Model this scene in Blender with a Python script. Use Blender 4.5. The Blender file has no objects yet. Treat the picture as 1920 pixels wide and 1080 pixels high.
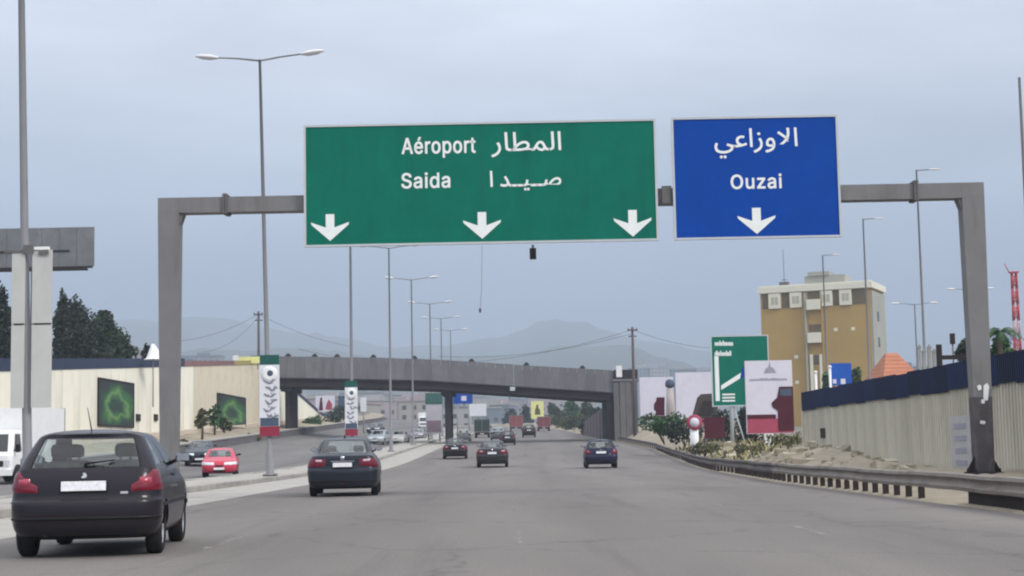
import bpy, bmesh, math, random
import numpy as np
from mathutils import Vector, Matrix, noise
random.seed(7)
C = bpy.context.scene.collection
scene = bpy.context.scene
PI = math.pi

# ------------------------------------------------------------------ camera
CAM_H = 1.12
FOC = 3000.0                                   # focal length in pixels of the 1920 wide frame
PITCH = math.atan(300.0 / FOC)
ROLL = math.radians(1.1)
fwd = Vector((0, math.cos(PITCH), math.sin(PITCH)))
up0 = Vector((0, -math.sin(PITCH), math.cos(PITCH)))
rt0 = Vector((1, 0, 0))
rt = rt0 * math.cos(ROLL) - up0 * math.sin(ROLL)
up = rt0 * math.sin(ROLL) + up0 * math.cos(ROLL)
cd = bpy.data.cameras.new('camera')
cam = bpy.data.objects.new('camera', cd)
C.objects.link(cam)
cd.sensor_width = 36.0
cd.lens = FOC / 1920.0 * 36.0
cd.clip_start = 0.1
cd.clip_end = 20000
cam.matrix_world = Matrix(((rt.x, up.x, -fwd.x, 0), (rt.y, up.y, -fwd.y, 0), (rt.z, up.z, -fwd.z, CAM_H), (0, 0, 0, 1)))
scene.camera = cam

def W(px, py, d):
    """the point of the place seen at pixel (px, py) of the photograph, d metres down the road"""
    v = fwd * FOC + rt * (px - 960.0) - up * (py - 540.0)
    v = v * (d / v.y)
    return Vector((v.x, d, v.z + CAM_H))

# ------------------------------------------------------------------ world: overcast daylight
SUN_EL, SUN_AZ = math.radians(38), math.radians(128)      # azimuth from +Y towards +X
HAZE = 4.8e-4                                  # density of the air, per metre
world = bpy.data.worlds.new('World')
scene.world = world
world.use_nodes = True
nt = world.node_tree
nt.nodes.clear()
def N(t, kind, **kw):
    n = t.nodes.new(kind)
    for k, v in kw.items():
        setattr(n, k, v)
    return n
out = N(nt, 'ShaderNodeOutputWorld')
bg = N(nt, 'ShaderNodeBackground')
bg.inputs['Strength'].default_value = 0.1
sky = N(nt, 'ShaderNodeTexSky', sky_type='NISHITA')
sky.sun_disc = False
sky.sun_elevation = SUN_EL
sky.sun_rotation = SUN_AZ
sky.air_density = 1.0
sky.dust_density = 2.0
tc = N(nt, 'ShaderNodeTexCoord')
sep = N(nt, 'ShaderNodeSeparateXYZ')
nt.links.new(tc.outputs['Generated'], sep.inputs[0])
ramp = N(nt, 'ShaderNodeValToRGB')                          # overcast sky: zenith about three times the horizon
ramp.color_ramp.elements[0].position = 0.0
ramp.color_ramp.elements[0].color = (0.205, 0.268, 0.395, 1)
ramp.color_ramp.elements[1].position = 1.0
ramp.color_ramp.elements[1].color = (1.55, 1.58, 1.66, 1)
for pos_, col_ in ((0.09, (0.285, 0.355, 0.490)), (0.25, (0.735, 0.780, 0.865)), (0.5, (1.08, 1.12, 1.20))):
    e = ramp.color_ramp.elements.new(pos_)
    e.color = (*col_, 1)
nt.links.new(sep.outputs['Z'], ramp.inputs[0])
mp = N(nt, 'ShaderNodeMapping')
mp.inputs['Scale'].default_value = (1.0, 1.0, 4.2)
nt.links.new(tc.outputs['Generated'], mp.inputs[0])
cl = N(nt, 'ShaderNodeTexNoise')
cl.inputs['Scale'].default_value = 3.4
cl.inputs['Detail'].default_value = 5.0
cl.inputs['Roughness'].default_value = 0.55
nt.links.new(mp.outputs[0], cl.inputs['Vector'])
cr = N(nt, 'ShaderNodeMapRange')
cr.inputs['From Min'].default_value = 0.3
cr.inputs['From Max'].default_value = 0.7
cr.inputs['To Min'].default_value = 0.81
cr.inputs['To Max'].default_value = 1.19
nt.links.new(cl.outputs['Fac'], cr.inputs['Value'])
mul = N(nt, 'ShaderNodeVectorMath', operation='SCALE')
nt.links.new(ramp.outputs[0], mul.inputs[0])
nt.links.new(cr.outputs[0], mul.inputs['Scale'])
ten = N(nt, 'ShaderNodeVectorMath', operation='SCALE')
ten.inputs['Scale'].default_value = 10.0
nt.links.new(mul.outputs[0], ten.inputs[0])
mix = N(nt, 'ShaderNodeMix', data_type='RGBA')
mix.inputs['Factor'].default_value = 0.85
nt.links.new(sky.outputs[0], mix.inputs['A'])
nt.links.new(ten.outputs[0], mix.inputs['B'])
nt.links.new(mix.outputs['Result'], bg.inputs['Color'])
nt.links.new(bg.outputs[0], out.inputs[0])

sd = bpy.data.lights.new('sun', 'SUN')
sd.energy = 1.5
sd.angle = math.radians(16)
sd.color = (1.0, 0.96, 0.90)
sun = bpy.data.objects.new('sun', sd)
C.objects.link(sun)
sv = Vector((math.sin(SUN_AZ) * math.cos(SUN_EL), math.cos(SUN_AZ) * math.cos(SUN_EL), math.sin(SUN_EL)))
sun.rotation_euler = sv.to_track_quat('Z', 'Y').to_euler()

scene.view_settings.view_transform = 'Standard'
scene.view_settings.look = 'None'
scene.view_settings.exposure = 0.5
scene.view_settings.gamma = 1.0
scene.view_settings.use_curve_mapping = False
scene.render.engine = 'CYCLES'
scene.cycles.max_bounces = 6
scene.cycles.volume_bounces = 0
scene.cycles.transparent_max_bounces = 12
scene.cycles.use_denoising = True
scene.cycles.filter_width = 2.1

# ------------------------------------------------------------------ helpers
class MB:
    """collects shapes for one mesh"""
    def __init__(s):
        s.v, s.f, s.m, s.sm = [], [], [], []
    def face(s, idx, mi=0, smooth=False):
        s.f.append(tuple(idx)); s.m.append(mi); s.sm.append(smooth)
    def add(s, vs, fs, mi=0, smooth=False):
        b = len(s.v)
        s.v.extend(Vector(p) for p in vs)
        for f in fs:
            s.face([b + i for i in f], mi, smooth)
    def box(s, x0, y0, z0, x1, y1, z1, mi=0, M=None):
        vs = [Vector(p) for p in ((x0, y0, z0), (x1, y0, z0), (x1, y1, z0), (x0, y1, z0), (x0, y0, z1), (x1, y0, z1), (x1, y1, z1), (x0, y1, z1))]
        if M: vs = [M @ p for p in vs]
        s.add(vs, [(0, 3, 2, 1), (4, 5, 6, 7), (0, 1, 5, 4), (1, 2, 6, 5), (2, 3, 7, 6), (3, 0, 4, 7)], mi)
    def cbox(s, c, sx, sy, sz, mi=0, M=None):
        s.box(c[0] - sx / 2, c[1] - sy / 2, c[2] - sz / 2, c[0] + sx / 2, c[1] + sy / 2, c[2] + sz / 2, mi, M)
    def tube(s, pts, rad, n=8, mi=0, cap=True, smooth=True):
        pts = [Vector(p) for p in pts]
        if not hasattr(rad, '__len__'): rad = [rad] * len(pts)
        b = len(s.v)
        for i, p in enumerate(pts):
            t = (pts[min(i + 1, len(pts) - 1)] - pts[max(i - 1, 0)]).normalized()
            a = Vector((0, 0, 1)) if abs(t.z) < 0.9 else Vector((1, 0, 0))
            u = t.cross(a).normalized(); w = t.cross(u)
            for k in range(n):
                an = 2 * PI * k / n
                s.v.append(p + (u * math.cos(an) + w * math.sin(an)) * rad[i])
        for i in range(len(pts) - 1):
            for k in range(n):
                k2 = (k + 1) % n
                s.face((b + i * n + k, b + i * n + k2, b + (i + 1) * n + k2, b + (i + 1) * n + k), mi, smooth)
        if cap:
            s.face([b + k for k in range(n)], mi)
            s.face([b + (len(pts) - 1) * n + k for k in range(n)][::-1], mi)
    def lathe(s, prof, n=24, axis='X', mi=0, smooth=True, o=(0, 0, 0)):
        """prof: (radius, along)"""
        b = len(s.v); o = Vector(o)
        for r, a in prof:
            for k in range(n):
                t = 2 * PI * k / n
                c, q = r * math.cos(t), r * math.sin(t)
                s.v.append(o + (Vector((a, c, q)) if axis == 'X' else Vector((c, a, q)) if axis == 'Y' else Vector((c, q, a))))
        for i in range(len(prof) - 1):
            for k in range(n):
                k2 = (k + 1) % n
                s.face((b + i * n + k, b + (i + 1) * n + k, b + (i + 1) * n + k2, b + i * n + k2), mi, smooth)
    def poly(s, pts, depth, mi=0):
        """extrude a planar outline (list of points) along the vector depth"""
        d = Vector(depth); n = len(pts)
        vs = [Vector(p) for p in pts] + [Vector(p) + d for p in pts]
        fs = [tuple(range(n))[::-1], tuple(range(n, 2 * n))]
        for k in range(n):
            fs.append((k, (k + 1) % n, n + (k + 1) % n, n + k))
        s.add(vs, fs, mi)
    def grid(s, rows, mi=0, smooth=True, closed=False):
        b = len(s.v); n = len(rows[0])
        for r in rows: s.v.extend(Vector(p) for p in r)
        for i in range(len(rows) - 1):
            for k in range(n if closed else n - 1):
                k2 = (k + 1) % n
                s.face((b + i * n + k, b + i * n + k2, b + (i + 1) * n + k2, b + (i + 1) * n + k), mi, smooth)
    def mesh(s, name, mats):
        me = bpy.data.meshes.new(name)
        me.from_pydata([tuple(p) for p in s.v], [], s.f)
        for m in (mats if isinstance(mats, (list, tuple)) else [mats]): me.materials.append(m)
        me.polygons.foreach_set('material_index', s.m)
        me.polygons.foreach_set('use_smooth', s.sm)
        me.update()
        return me
    def build(s, name, mats, parent=None, loc=None, fix=True):
        me = s.mesh(name, mats)
        if fix:
            bm = bmesh.new(); bm.from_mesh(me)
            bmesh.ops.recalc_face_normals(bm, faces=bm.faces)
            bm.to_mesh(me); bm.free()
        o = bpy.data.objects.new(name, me)
        C.objects.link(o)
        if parent: o.parent = parent
        if loc is not None: o.location = loc
        return o

def tag(o, label, cat, group=None):
    o['label'] = label; o['category'] = cat
    if group: o['group'] = group
    return o
def struct(o):
    o['kind'] = 'structure'; return o
def stuff(o):
    o['kind'] = 'stuff'; return o
def thing(name, label, cat, loc=(0, 0, 0), rz=0.0, group=None):
    o = bpy.data.objects.new(name, None)
    o.empty_display_size = 0.3
    C.objects.link(o)
    o.location = loc; o.rotation_euler = (0, 0, rz)
    return tag(o, label, cat, group)
def link(name, me, parent, loc=(0, 0, 0), rot=(0, 0, 0)):
    o = bpy.data.objects.new(name, me); C.objects.link(o); o.parent = parent
    o.location = loc; o.rotation_euler = rot
    return o
def copy_tree(o, parent=None):
    c = o.copy(); C.objects.link(c)
    if parent: c.parent = parent
    for ch in list(o.children): copy_tree(ch, c)
    return c

# ------------------------------------------------------------------ materials
def lin(c):
    return tuple((x / 255 / 12.92) if x / 255 <= 0.04045 else ((x / 255 + 0.055) / 1.055) ** 2.4 for x in c)
def mat(name, col, rough=0.6, var=0.12, scale=3.0, detail=6, bump=0.0, bscale=30.0, metal=0.0, coat=0.0, spec=0.25, stain=None, stain_amt=0.0, stain_scale=(1, 1, 1), island=0.0, each=0.0):
    """a principled surface whose colour wanders with object-space noise; stain adds streaks of a second colour"""
    m = bpy.data.materials.new(name); m.use_nodes = True
    t = m.node_tree; b = t.nodes['Principled BSDF']
    b.inputs['Roughness'].default_value = rough
    b.inputs['Metallic'].default_value = metal
    b.inputs['Coat Weight'].default_value = coat
    b.inputs['Coat Roughness'].default_value = 0.06
    b.inputs['Specular IOR Level'].default_value = spec
    co = N(t, 'ShaderNodeTexCoord')
    no = N(t, 'ShaderNodeTexNoise')
    no.inputs['Scale'].default_value = scale; no.inputs['Detail'].default_value = detail; no.inputs['Roughness'].default_value = 0.65
    t.links.new(co.outputs['Object'], no.inputs['Vector'])
    mr = N(t, 'ShaderNodeMapRange')
    mr.inputs['From Min'].default_value = 0.25; mr.inputs['From Max'].default_value = 0.75
    mr.inputs['To Min'].default_value = 1 - var; mr.inputs['To Max'].default_value = 1 + var
    t.links.new(no.outputs['Fac'], mr.inputs['Value'])
    last = mr.outputs[0]
    if island:
        ge = N(t, 'ShaderNodeNewGeometry')
        r2 = N(t, 'ShaderNodeMapRange')
        r2.inputs['To Min'].default_value = 1 - island; r2.inputs['To Max'].default_value = 1 + island
        t.links.new(ge.outputs['Random Per Island'], r2.inputs['Value'])
        mm = N(t, 'ShaderNodeMath', operation='MULTIPLY')
        t.links.new(last, mm.inputs[0]); t.links.new(r2.outputs[0], mm.inputs[1]); last = mm.outputs[0]
    if each:
        oi = N(t, 'ShaderNodeObjectInfo')
        r4 = N(t, 'ShaderNodeMapRange')
        r4.inputs['To Min'].default_value = 1 - each; r4.inputs['To Max'].default_value = 1 + each
        t.links.new(oi.outputs['Random'], r4.inputs['Value'])
        m4 = N(t, 'ShaderNodeMath', operation='MULTIPLY')
        t.links.new(last, m4.inputs[0]); t.links.new(r4.outputs[0], m4.inputs[1]); last = m4.outputs[0]
    sc = N(t, 'ShaderNodeVectorMath', operation='SCALE')
    sc.inputs[0].default_value = col[:3]
    t.links.new(last, sc.inputs['Scale'])
    colout = sc.outputs[0]
    if stain is not None:
        mp = N(t, 'ShaderNodeMapping'); mp.inputs['Scale'].default_value = stain_scale
        t.links.new(co.outputs['Object'], mp.inputs[0])
        n2 = N(t, 'ShaderNodeTexNoise'); n2.inputs['Scale'].default_value = 1.0; n2.inputs['Detail'].default_value = 7; n2.inputs['Roughness'].default_value = 0.7
        t.links.new(mp.outputs[0], n2.inputs['Vector'])
        r3 = N(t, 'ShaderNodeMapRange'); r3.inputs['From Min'].default_value = 0.5; r3.inputs['From Max'].default_value = 0.72
        r3.inputs['To Max'].default_value = stain_amt
        t.links.new(n2.outputs['Fac'], r3.inputs['Value'])
        mx = N(t, 'ShaderNodeMix', data_type='RGBA')
        mx.inputs['B'].default_value = (*stain[:3], 1)
        t.links.new(r3.outputs[0], mx.inputs['Factor']); t.links.new(colout, mx.inputs['A'])
        colout = mx.outputs['Result']
    t.links.new(colout, b.inputs['Base Color'])
    if bump:
        n3 = N(t, 'ShaderNodeTexNoise'); n3.inputs['Scale'].default_value = bscale; n3.inputs['Detail'].default_value = 5
        t.links.new(co.outputs['Object'], n3.inputs['Vector'])
        bu = N(t, 'ShaderNodeBump'); bu.inputs['Strength'].default_value = bump; bu.inputs['Distance'].default_value = 0.02
        t.links.new(n3.outputs['Fac'], bu.inputs['Height']); t.links.new(bu.outputs[0], b.inputs['Normal'])
    return m

M = {}
M['steel'] = mat('galvanised_steel', (0.30, 0.295, 0.29), 0.55, 0.10, 2.0, metal=0.0, stain=(0.16, 0.13, 0.10), stain_amt=0.5, stain_scale=(3, 3, 0.6))
M['steel_dark'] = mat('weathered_steel', (0.12, 0.115, 0.115), 0.6, 0.2, 3.0)
M['gantry'] = mat('gantry_grey_paint', (0.178, 0.172, 0.174), 0.6, 0.10, 1.5, stain=(0.10, 0.09, 0.08), stain_amt=0.6, stain_scale=(3, 3, 0.5))
M['lamp_pole'] = mat('lamp_pole_grey', (0.20, 0.20, 0.21), 0.55, 0.12, 1.0)
M['lamp_head'] = mat('lamp_head_white', (0.68, 0.67, 0.68), 0.5, 0.05, 4)
M['white'] = mat('white_paint', (0.76, 0.76, 0.76), 0.55, 0.04, 3, stain=(0.5, 0.48, 0.45), stain_amt=0.35, stain_scale=(2, 2, 1))
M['plate'] = mat('plate_white', (0.72, 0.72, 0.74), 0.5, 0.18, 22, detail=2)
M['sign_green'] = mat('sign_green', (0.003, 0.142, 0.098), 0.6, 0.12, 1.2, spec=0.08, stain=(0.004, 0.10, 0.075), stain_amt=.6, stain_scale=(1.5, 1.5, .3))
M['sign_blue'] = mat('sign_blue', (0.003, 0.054, 0.31), 0.6, 0.10, 1.2, spec=0.08)
M['sign_edge'] = mat('sign_border', (0.47, 0.50, 0.52), 0.55, 0.06, 2)
M['sign_white'] = mat('sign_lettering', (0.78, 0.80, 0.78), 0.5, 0.05, 4)
M['black'] = mat('black_plastic', (0.006, 0.006, 0.007), 0.5, 0.15, 6)
M['rubber'] = mat('tyre_rubber', (0.016, 0.015, 0.016), 0.8, 0.2, 8)
M['rim'] = mat('wheel_rim', (0.42, 0.42, 0.43), 0.4, 0.08, 6, metal=0.6)
M['red'] = mat('red_print', (0.25, 0.022, 0.05), 0.5, 0.12, 3)
M['maroon'] = mat('maroon_print', (0.065, 0.008, 0.018), 0.5, 0.3, 3)
M['pink'] = mat('pink_print', (0.34, 0.06, 0.10), 0.5, 0.15, 2)
M['poster'] = mat('poster_white', (0.62, 0.60, 0.68), 0.55, 0.05, 1.2, stain=(0.5, 0.46, 0.55), stain_amt=0.4, stain_scale=(.7, .7, .7))
M['poster_grey'] = mat('poster_grey_print', (0.30, 0.29, 0.35), 0.55, 0.15, 4)
M['banner'] = mat('banner_white', (0.66, 0.67, 0.70), 0.6, 0.06, 2)
M['banner_ink'] = mat('banner_ink', (0.27, 0.27, 0.31), 0.6, 0.2, 4)
M['banner_blue'] = mat('banner_slate', (0.06, 0.085, 0.13), 0.6, 0.2, 4)
M['banner_green'] = mat('banner_green', (0.012, 0.085, 0.072), 0.6, 0.15, 4)
M['banner_back'] = mat('banner_back', (0.47, 0.47, 0.45), 0.65, 0.08, 1.5, stain=(0.35, 0.35, 0.33), stain_amt=0.4, stain_scale=(1, 1, .3))
M['yellow'] = mat('yellow_print', (0.72, 0.66, 0.10), 0.55, 0.08, 3)
M['yellow_pale'] = mat('pale_yellow_print', (0.74, 0.72, 0.30), 0.55, 0.08, 3)
M['concrete'] = mat('bridge_concrete', (0.160, 0.155, 0.164), 0.85, 0.14, 0.8, each=0.09, stain=(0.10, 0.095, 0.095), stain_amt=0.6, stain_scale=(.8, .8, .15))
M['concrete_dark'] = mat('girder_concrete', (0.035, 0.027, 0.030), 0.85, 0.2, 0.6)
M['concrete_pale'] = mat('pale_concrete', (0.36, 0.34, 0.31), 0.85, 0.15, 1.2, bump=0.2)
M['block'] = mat('dark_block', (0.028, 0.022, 0.022), 0.85, 0.25, 3)
M['cream'] = mat('cream_render', (0.84, 0.80, 0.67), 0.85, 0.06, each=0.035, scale= 0.25, stain=(0.45, 0.40, 0.31), stain_amt=0.55, stain_scale=(.22, .22, .12))
M['cream_old'] = mat('cream_render_worn', (0.64, 0.57, 0.44), 0.85, 0.1, 0.4, stain=(0.28, 0.25, 0.2), stain_amt=0.8, stain_scale=(.3, .3, .25))
M['beige'] = mat('beige_ribbed_panel', (0.53, 0.50, 0.41), 0.85, 0.10, 0.7, each=0.07, stain=(0.33, 0.30, 0.25), stain_amt=0.75, stain_scale=(1.6, 1.6, .25))
M['pale_patch'] = mat('pale_repair', (0.42, 0.41, 0.41), 0.8, 0.08, 2)
M['navy'] = mat('navy_sheet', (0.007, 0.017, 0.060), 0.7, 0.4, 0.6, each=0.3, stain=(0.02, 0.02, 0.03), stain_amt=0.7, stain_scale=(.5, .5, .5))
M['navy_grey'] = mat('navy_sheet_faded', (0.022, 0.034, 0.075), 0.6, 0.3, 0.4, stain=(0.02, 0.05, 0.06), stain_amt=0.7, stain_scale=(.2, .2, .2))
M['ochre'] = mat('ochre_render', (0.42, 0.275, 0.095), 0.85, 0.10, 0.10, stain=(0.31, 0.23, 0.10), stain_amt=0.6, stain_scale=(.12, .12, .06))
M['grey_render'] = mat('grey_render', (0.36, 0.36, 0.32), 0.85, 0.1, 0.2)
M['window_dark'] = mat('window_dark', (0.06, 0.065, 0.06), 0.25, 0.3, 0.8)
M['tile'] = mat('orange_roof_tile', (0.42, 0.16, 0.085), 0.8, 0.18, 1.2)
M['red_tile'] = mat('red_roof_tile', (0.36, 0.07, 0.06), 0.8, 0.18, 1.2)
M['mast_red'] = mat('mast_red', (0.50, 0.08, 0.09), 0.6, 0.1, 2)
M['leaf'] = mat('tree_leaf', (0.040, 0.060, 0.034), 0.75, 0.45, 0.5, island=0.45, spec=0.2)
M['leaf_dark'] = mat('dark_leaf', (0.036, 0.046, 0.035), 0.75, 0.45, 0.4, island=0.5, spec=0.2)
M['leaf_green'] = mat('green_leaf', (0.040, 0.090, 0.032), 0.75, 0.45, 0.6, island=0.45, spec=0.2)
M['leaf_olive'] = mat('olive_leaf', (0.095, 0.095, 0.042), 0.8, 0.45, 0.8, island=0.45, spec=0.2)
M['bark'] = mat('bark', (0.09, 0.065, 0.045), 0.9, 0.3, 4)
M['wood'] = mat('grey_wood_pole', (0.10, 0.085, 0.085), 0.85, 0.2, 3)
M['wire'] = mat('wire', (0.05, 0.05, 0.055), 0.6, 0.1, 1)
M['stone'] = mat('pale_stone', (0.38, 0.34, 0.26), 0.9, 0.2, 2, island=0.25)
M['seat'] = mat('seat_fabric', (0.05, 0.05, 0.055), 0.9, 0.15, 8)
M['chrome'] = mat('chrome', (0.6, 0.6, 0.62), 0.25, 0.03, 5, metal=1.0)
M['tail'] = mat('tail_lens_red', (0.145, 0.005, 0.018), 0.25, 0.15, 8, coat=0.35)
M['tail_clear'] = mat('tail_lens_clear', (0.62, 0.47, 0.55), 0.2, 0.1, 8, coat=0.5)
M['headlamp'] = mat('head_lens', (0.60, 0.62, 0.66), 0.15, 0.1, 8, coat=0.6)
M['hill'] = mat('hill_scrub', (0.085, 0.095, 0.07), 0.95, 0.3, 0.004)

def sandy(name, a, b, c):
    """bare ground: two soil colours and a scatter of tufts, all noise driven"""
    m = bpy.data.materials.new(name); m.use_nodes = True
    t = m.node_tree; p = t.nodes['Principled BSDF']; p.inputs['Roughness'].default_value = 0.95
    co = N(t, 'ShaderNodeTexCoord')
    def nz(s, d=8):
        n = N(t, 'ShaderNodeTexNoise'); n.inputs['Scale'].default_value = s; n.inputs['Detail'].default_value = d; n.inputs['Roughness'].default_value = 0.7
        t.links.new(co.outputs['Object'], n.inputs['Vector']); return n
    def rng(n, lo, hi):
        r = N(t, 'ShaderNodeMapRange'); r.inputs['From Min'].default_value = lo; r.inputs['From Max'].default_value = hi
        t.links.new(n.outputs['Fac'], r.inputs['Value']); return r
    x1 = N(t, 'ShaderNodeMix', data_type='RGBA'); x1.inputs['A'].default_value = (*a, 1); x1.inputs['B'].default_value = (*b, 1)
    t.links.new(rng(nz(0.5), 0.35, 0.65).outputs[0], x1.inputs['Factor'])
    x2 = N(t, 'ShaderNodeMix', data_type='RGBA'); x2.inputs['B'].default_value = (*c, 1)
    t.links.new(x1.outputs['Result'], x2.inputs['A']); t.links.new(rng(nz(1.7), 0.56, 0.68).outputs[0], x2.inputs['Factor'])
    t.links.new(x2.outputs['Result'], p.inputs['Base Color'])
    bu = N(t, 'ShaderNodeBump'); bu.inputs['Strength'].default_value = 0.6; bu.inputs['Distance'].default_value = 0.08
    t.links.new(nz(5).outputs['Fac'], bu.inputs['Height']); t.links.new(bu.outputs[0], p.inputs['Normal'])
    return m
M['sand'] = sandy('sandy_soil', (0.35, 0.30, 0.22), (0.25, 0.21, 0.155), (0.13, 0.125, 0.07))
M['dust'] = sandy('dusty_strip', (0.39, 0.37, 0.33), (0.31, 0.29, 0.26), (0.25, 0.225, 0.19))
M['field'] = sandy('bare_ground', (0.20, 0.18, 0.13), (0.13, 0.12, 0.085), (0.07, 0.08, 0.045))

def asphalt(name, base, period, phase):
    m = bpy.data.materials.new(name); m.use_nodes = True
    t = m.node_tree; p = t.nodes['Principled BSDF']; p.inputs['Roughness'].default_value = 0.88
    p.inputs['Specular IOR Level'].default_value = 0.35
    co = N(t, 'ShaderNodeTexCoord')
    sp = N(t, 'ShaderNodeSeparateXYZ'); t.links.new(co.outputs['Object'], sp.inputs[0])
    def nz(s, d=6, sx=1, sy=1):
        mp = N(t, 'ShaderNodeMapping'); mp.inputs['Scale'].default_value = (sx, sy, 1)
        t.links.new(co.outputs['Object'], mp.inputs[0])
        n = N(t, 'ShaderNodeTexNoise'); n.inputs['Scale'].default_value = s; n.inputs['Detail'].default_value = d; n.inputs['Roughness'].default_value = 0.65
        t.links.new(mp.outputs[0], n.inputs['Vector']); return n
    def rng(o, a, b, c, d):
        r = N(t, 'ShaderNodeMapRange')
        for k, v in zip(('From Min', 'From Max', 'To Min', 'To Max'), (a, b, c, d)): r.inputs[k].default_value = v
        t.links.new(o, r.inputs['Value']); return r.outputs[0]
    def math_(op, a, b):
        n = N(t, 'ShaderNodeMath', operation=op)
        for i, q in enumerate((a, b)):
            if isinstance(q, (int, float)): n.inputs[i].default_value = q
            else: t.links.new(q, n.inputs[i])
        return n.outputs[0]
    # wheel tracks polished darker along each lane, edges paler with dust
    wob = math_('MULTIPLY', nz(0.05, 3, 1, .3).outputs['Fac'], 1.2)
    xx = math_('ADD', sp.outputs['X'], wob)
    band = math_('COSINE', math_('MULTIPLY', math_('ADD', xx, phase), 2 * PI / period), 0.0)
    f = rng(band, -1, 1, 0.93, 1.05)
    f = math_('MULTIPLY', f, rng(nz(0.35, 8, 1, .18).outputs['Fac'], .3, .7, 0.86, 1.14))
    f = math_('MULTIPLY', f, rng(nz(0.07, 5, 1, .25).outputs['Fac'], .3, .7, 0.90, 1.10))
    f = math_('MULTIPLY', f, rng(nz(28, 4).outputs['Fac'], .25, .75, 0.74, 1.26))
    f = math_('MULTIPLY', f, rng(nz(1.1, 4, 1, .04).outputs['Fac'], .55, .72, 1.0, 0.76))     # drips and skid streaks
    vo = N(t, 'ShaderNodeTexVoronoi', feature='DISTANCE_TO_EDGE'); vo.inputs['Scale'].default_value = 0.16
    wv = N(t, 'ShaderNodeVectorMath', operation='SCALE'); wv.inputs['Scale'].default_value = 1.6
    t.links.new(nz(0.9, 6).outputs['Color'], wv.inputs[0])
    ad = N(t, 'ShaderNodeVectorMath', operation='ADD')
    t.links.new(co.outputs['Object'], ad.inputs[0]); t.links.new(wv.outputs[0], ad.inputs[1]); t.links.new(ad.outputs[0], vo.inputs['Vector'])
    f = math_('MULTIPLY', f, rng(vo.outputs['Distance'], 0.0, 0.010, 0.72, 1.0))                 # sealed cracks
    sc = N(t, 'ShaderNodeVectorMath', operation='SCALE'); sc.inputs[0].default_value = base
    t.links.new(f, sc.inputs['Scale']); t.links.new(sc.outputs[0], p.inputs['Base Color'])
    bu = N(t, 'ShaderNodeBump'); bu.inputs['Strength'].default_value = 0.25; bu.inputs['Distance'].default_value = 0.01
    t.links.new(nz(45, 4).outputs['Fac'], bu.inputs['Height']); t.links.new(bu.outputs[0], p.inputs['Normal'])
    return m
M['asphalt'] = asphalt('worn_asphalt', (0.153, 0.138, 0.127), 3.6, 0.0)
M['asphalt_far'] = asphalt('worn_asphalt_opposite', (0.146, 0.136, 0.130), 3.8, 1.0)

def marking_mat():
    m = bpy.data.materials.new('worn_marking'); m.use_nodes = True
    t = m.node_tree; p = t.nodes['Principled BSDF']; p.inputs['Roughness'].default_value = 0.85
    p.inputs['Base Color'].default_value = (0.34, 0.325, 0.31, 1)
    co = N(t, 'ShaderNodeTexCoord'); n = N(t, 'ShaderNodeTexNoise'); n.inputs['Scale'].default_value = 5; n.inputs['Detail'].default_value = 8
    t.links.new(co.outputs['Object'], n.inputs['Vector'])
    r = N(t, 'ShaderNodeMapRange'); r.inputs['From Min'].default_value = 0.49; r.inputs['From Max'].default_value = 0.72
    t.links.new(n.outputs['Fac'], r.inputs['Value']); t.links.new(r.outputs[0], p.inputs['Alpha'])
    return m
M['marking'] = marking_mat()

def glass_mat(name, tint, trans):
    m = bpy.data.materials.new(name); m.use_nodes = True
    t = m.node_tree; t.nodes.clear()
    o = N(t, 'ShaderNodeOutputMaterial')
    tr = N(t, 'ShaderNodeBsdfTransparent'); tr.inputs[0].default_value = (*tint, 1)
    gl = N(t, 'ShaderNodeBsdfGlossy'); gl.inputs['Roughness'].default_value = 0.04
    lw = N(t, 'ShaderNodeLayerWeight'); lw.inputs['Blend'].default_value = 0.5
    pw = N(t, 'ShaderNodeMath', operation='POWER'); pw.inputs[1].default_value = 4.0
    t.links.new(lw.outputs['Facing'], pw.inputs[0])
    fr = N(t, 'ShaderNodeMath', operation='MULTIPLY'); fr.inputs[1].default_value = 0.7
    t.links.new(pw.outputs[0], fr.inputs[0])
    co = N(t, 'ShaderNodeTexCoord'); n = N(t, 'ShaderNodeTexNoise'); n.inputs['Scale'].default_value = 4.0
    t.links.new(co.outputs['Object'], n.inputs['Vector'])
    bu = N(t, 'ShaderNodeBump'); bu.inputs['Strength'].default_value = 0.02
    t.links.new(n.outputs['Fac'], bu.inputs['Height']); t.links.new(bu.outputs[0], gl.inputs['Normal'])
    ad = N(t, 'ShaderNodeMath', operation='ADD'); ad.inputs[1].default_value = trans
    t.links.new(fr.outputs[0], ad.inputs[0])
    mx = N(t, 'ShaderNodeMixShader')
    t.links.new(ad.outputs[0], mx.inputs[0]); t.links.new(tr.outputs[0], mx.inputs[1]); t.links.new(gl.outputs[0], mx.inputs[2])
    t.links.new(mx.outputs[0], o.inputs[0])
    return m
M['glass'] = glass_mat('car_glass', (0.90, 0.97, 0.96), 0.07)

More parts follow.
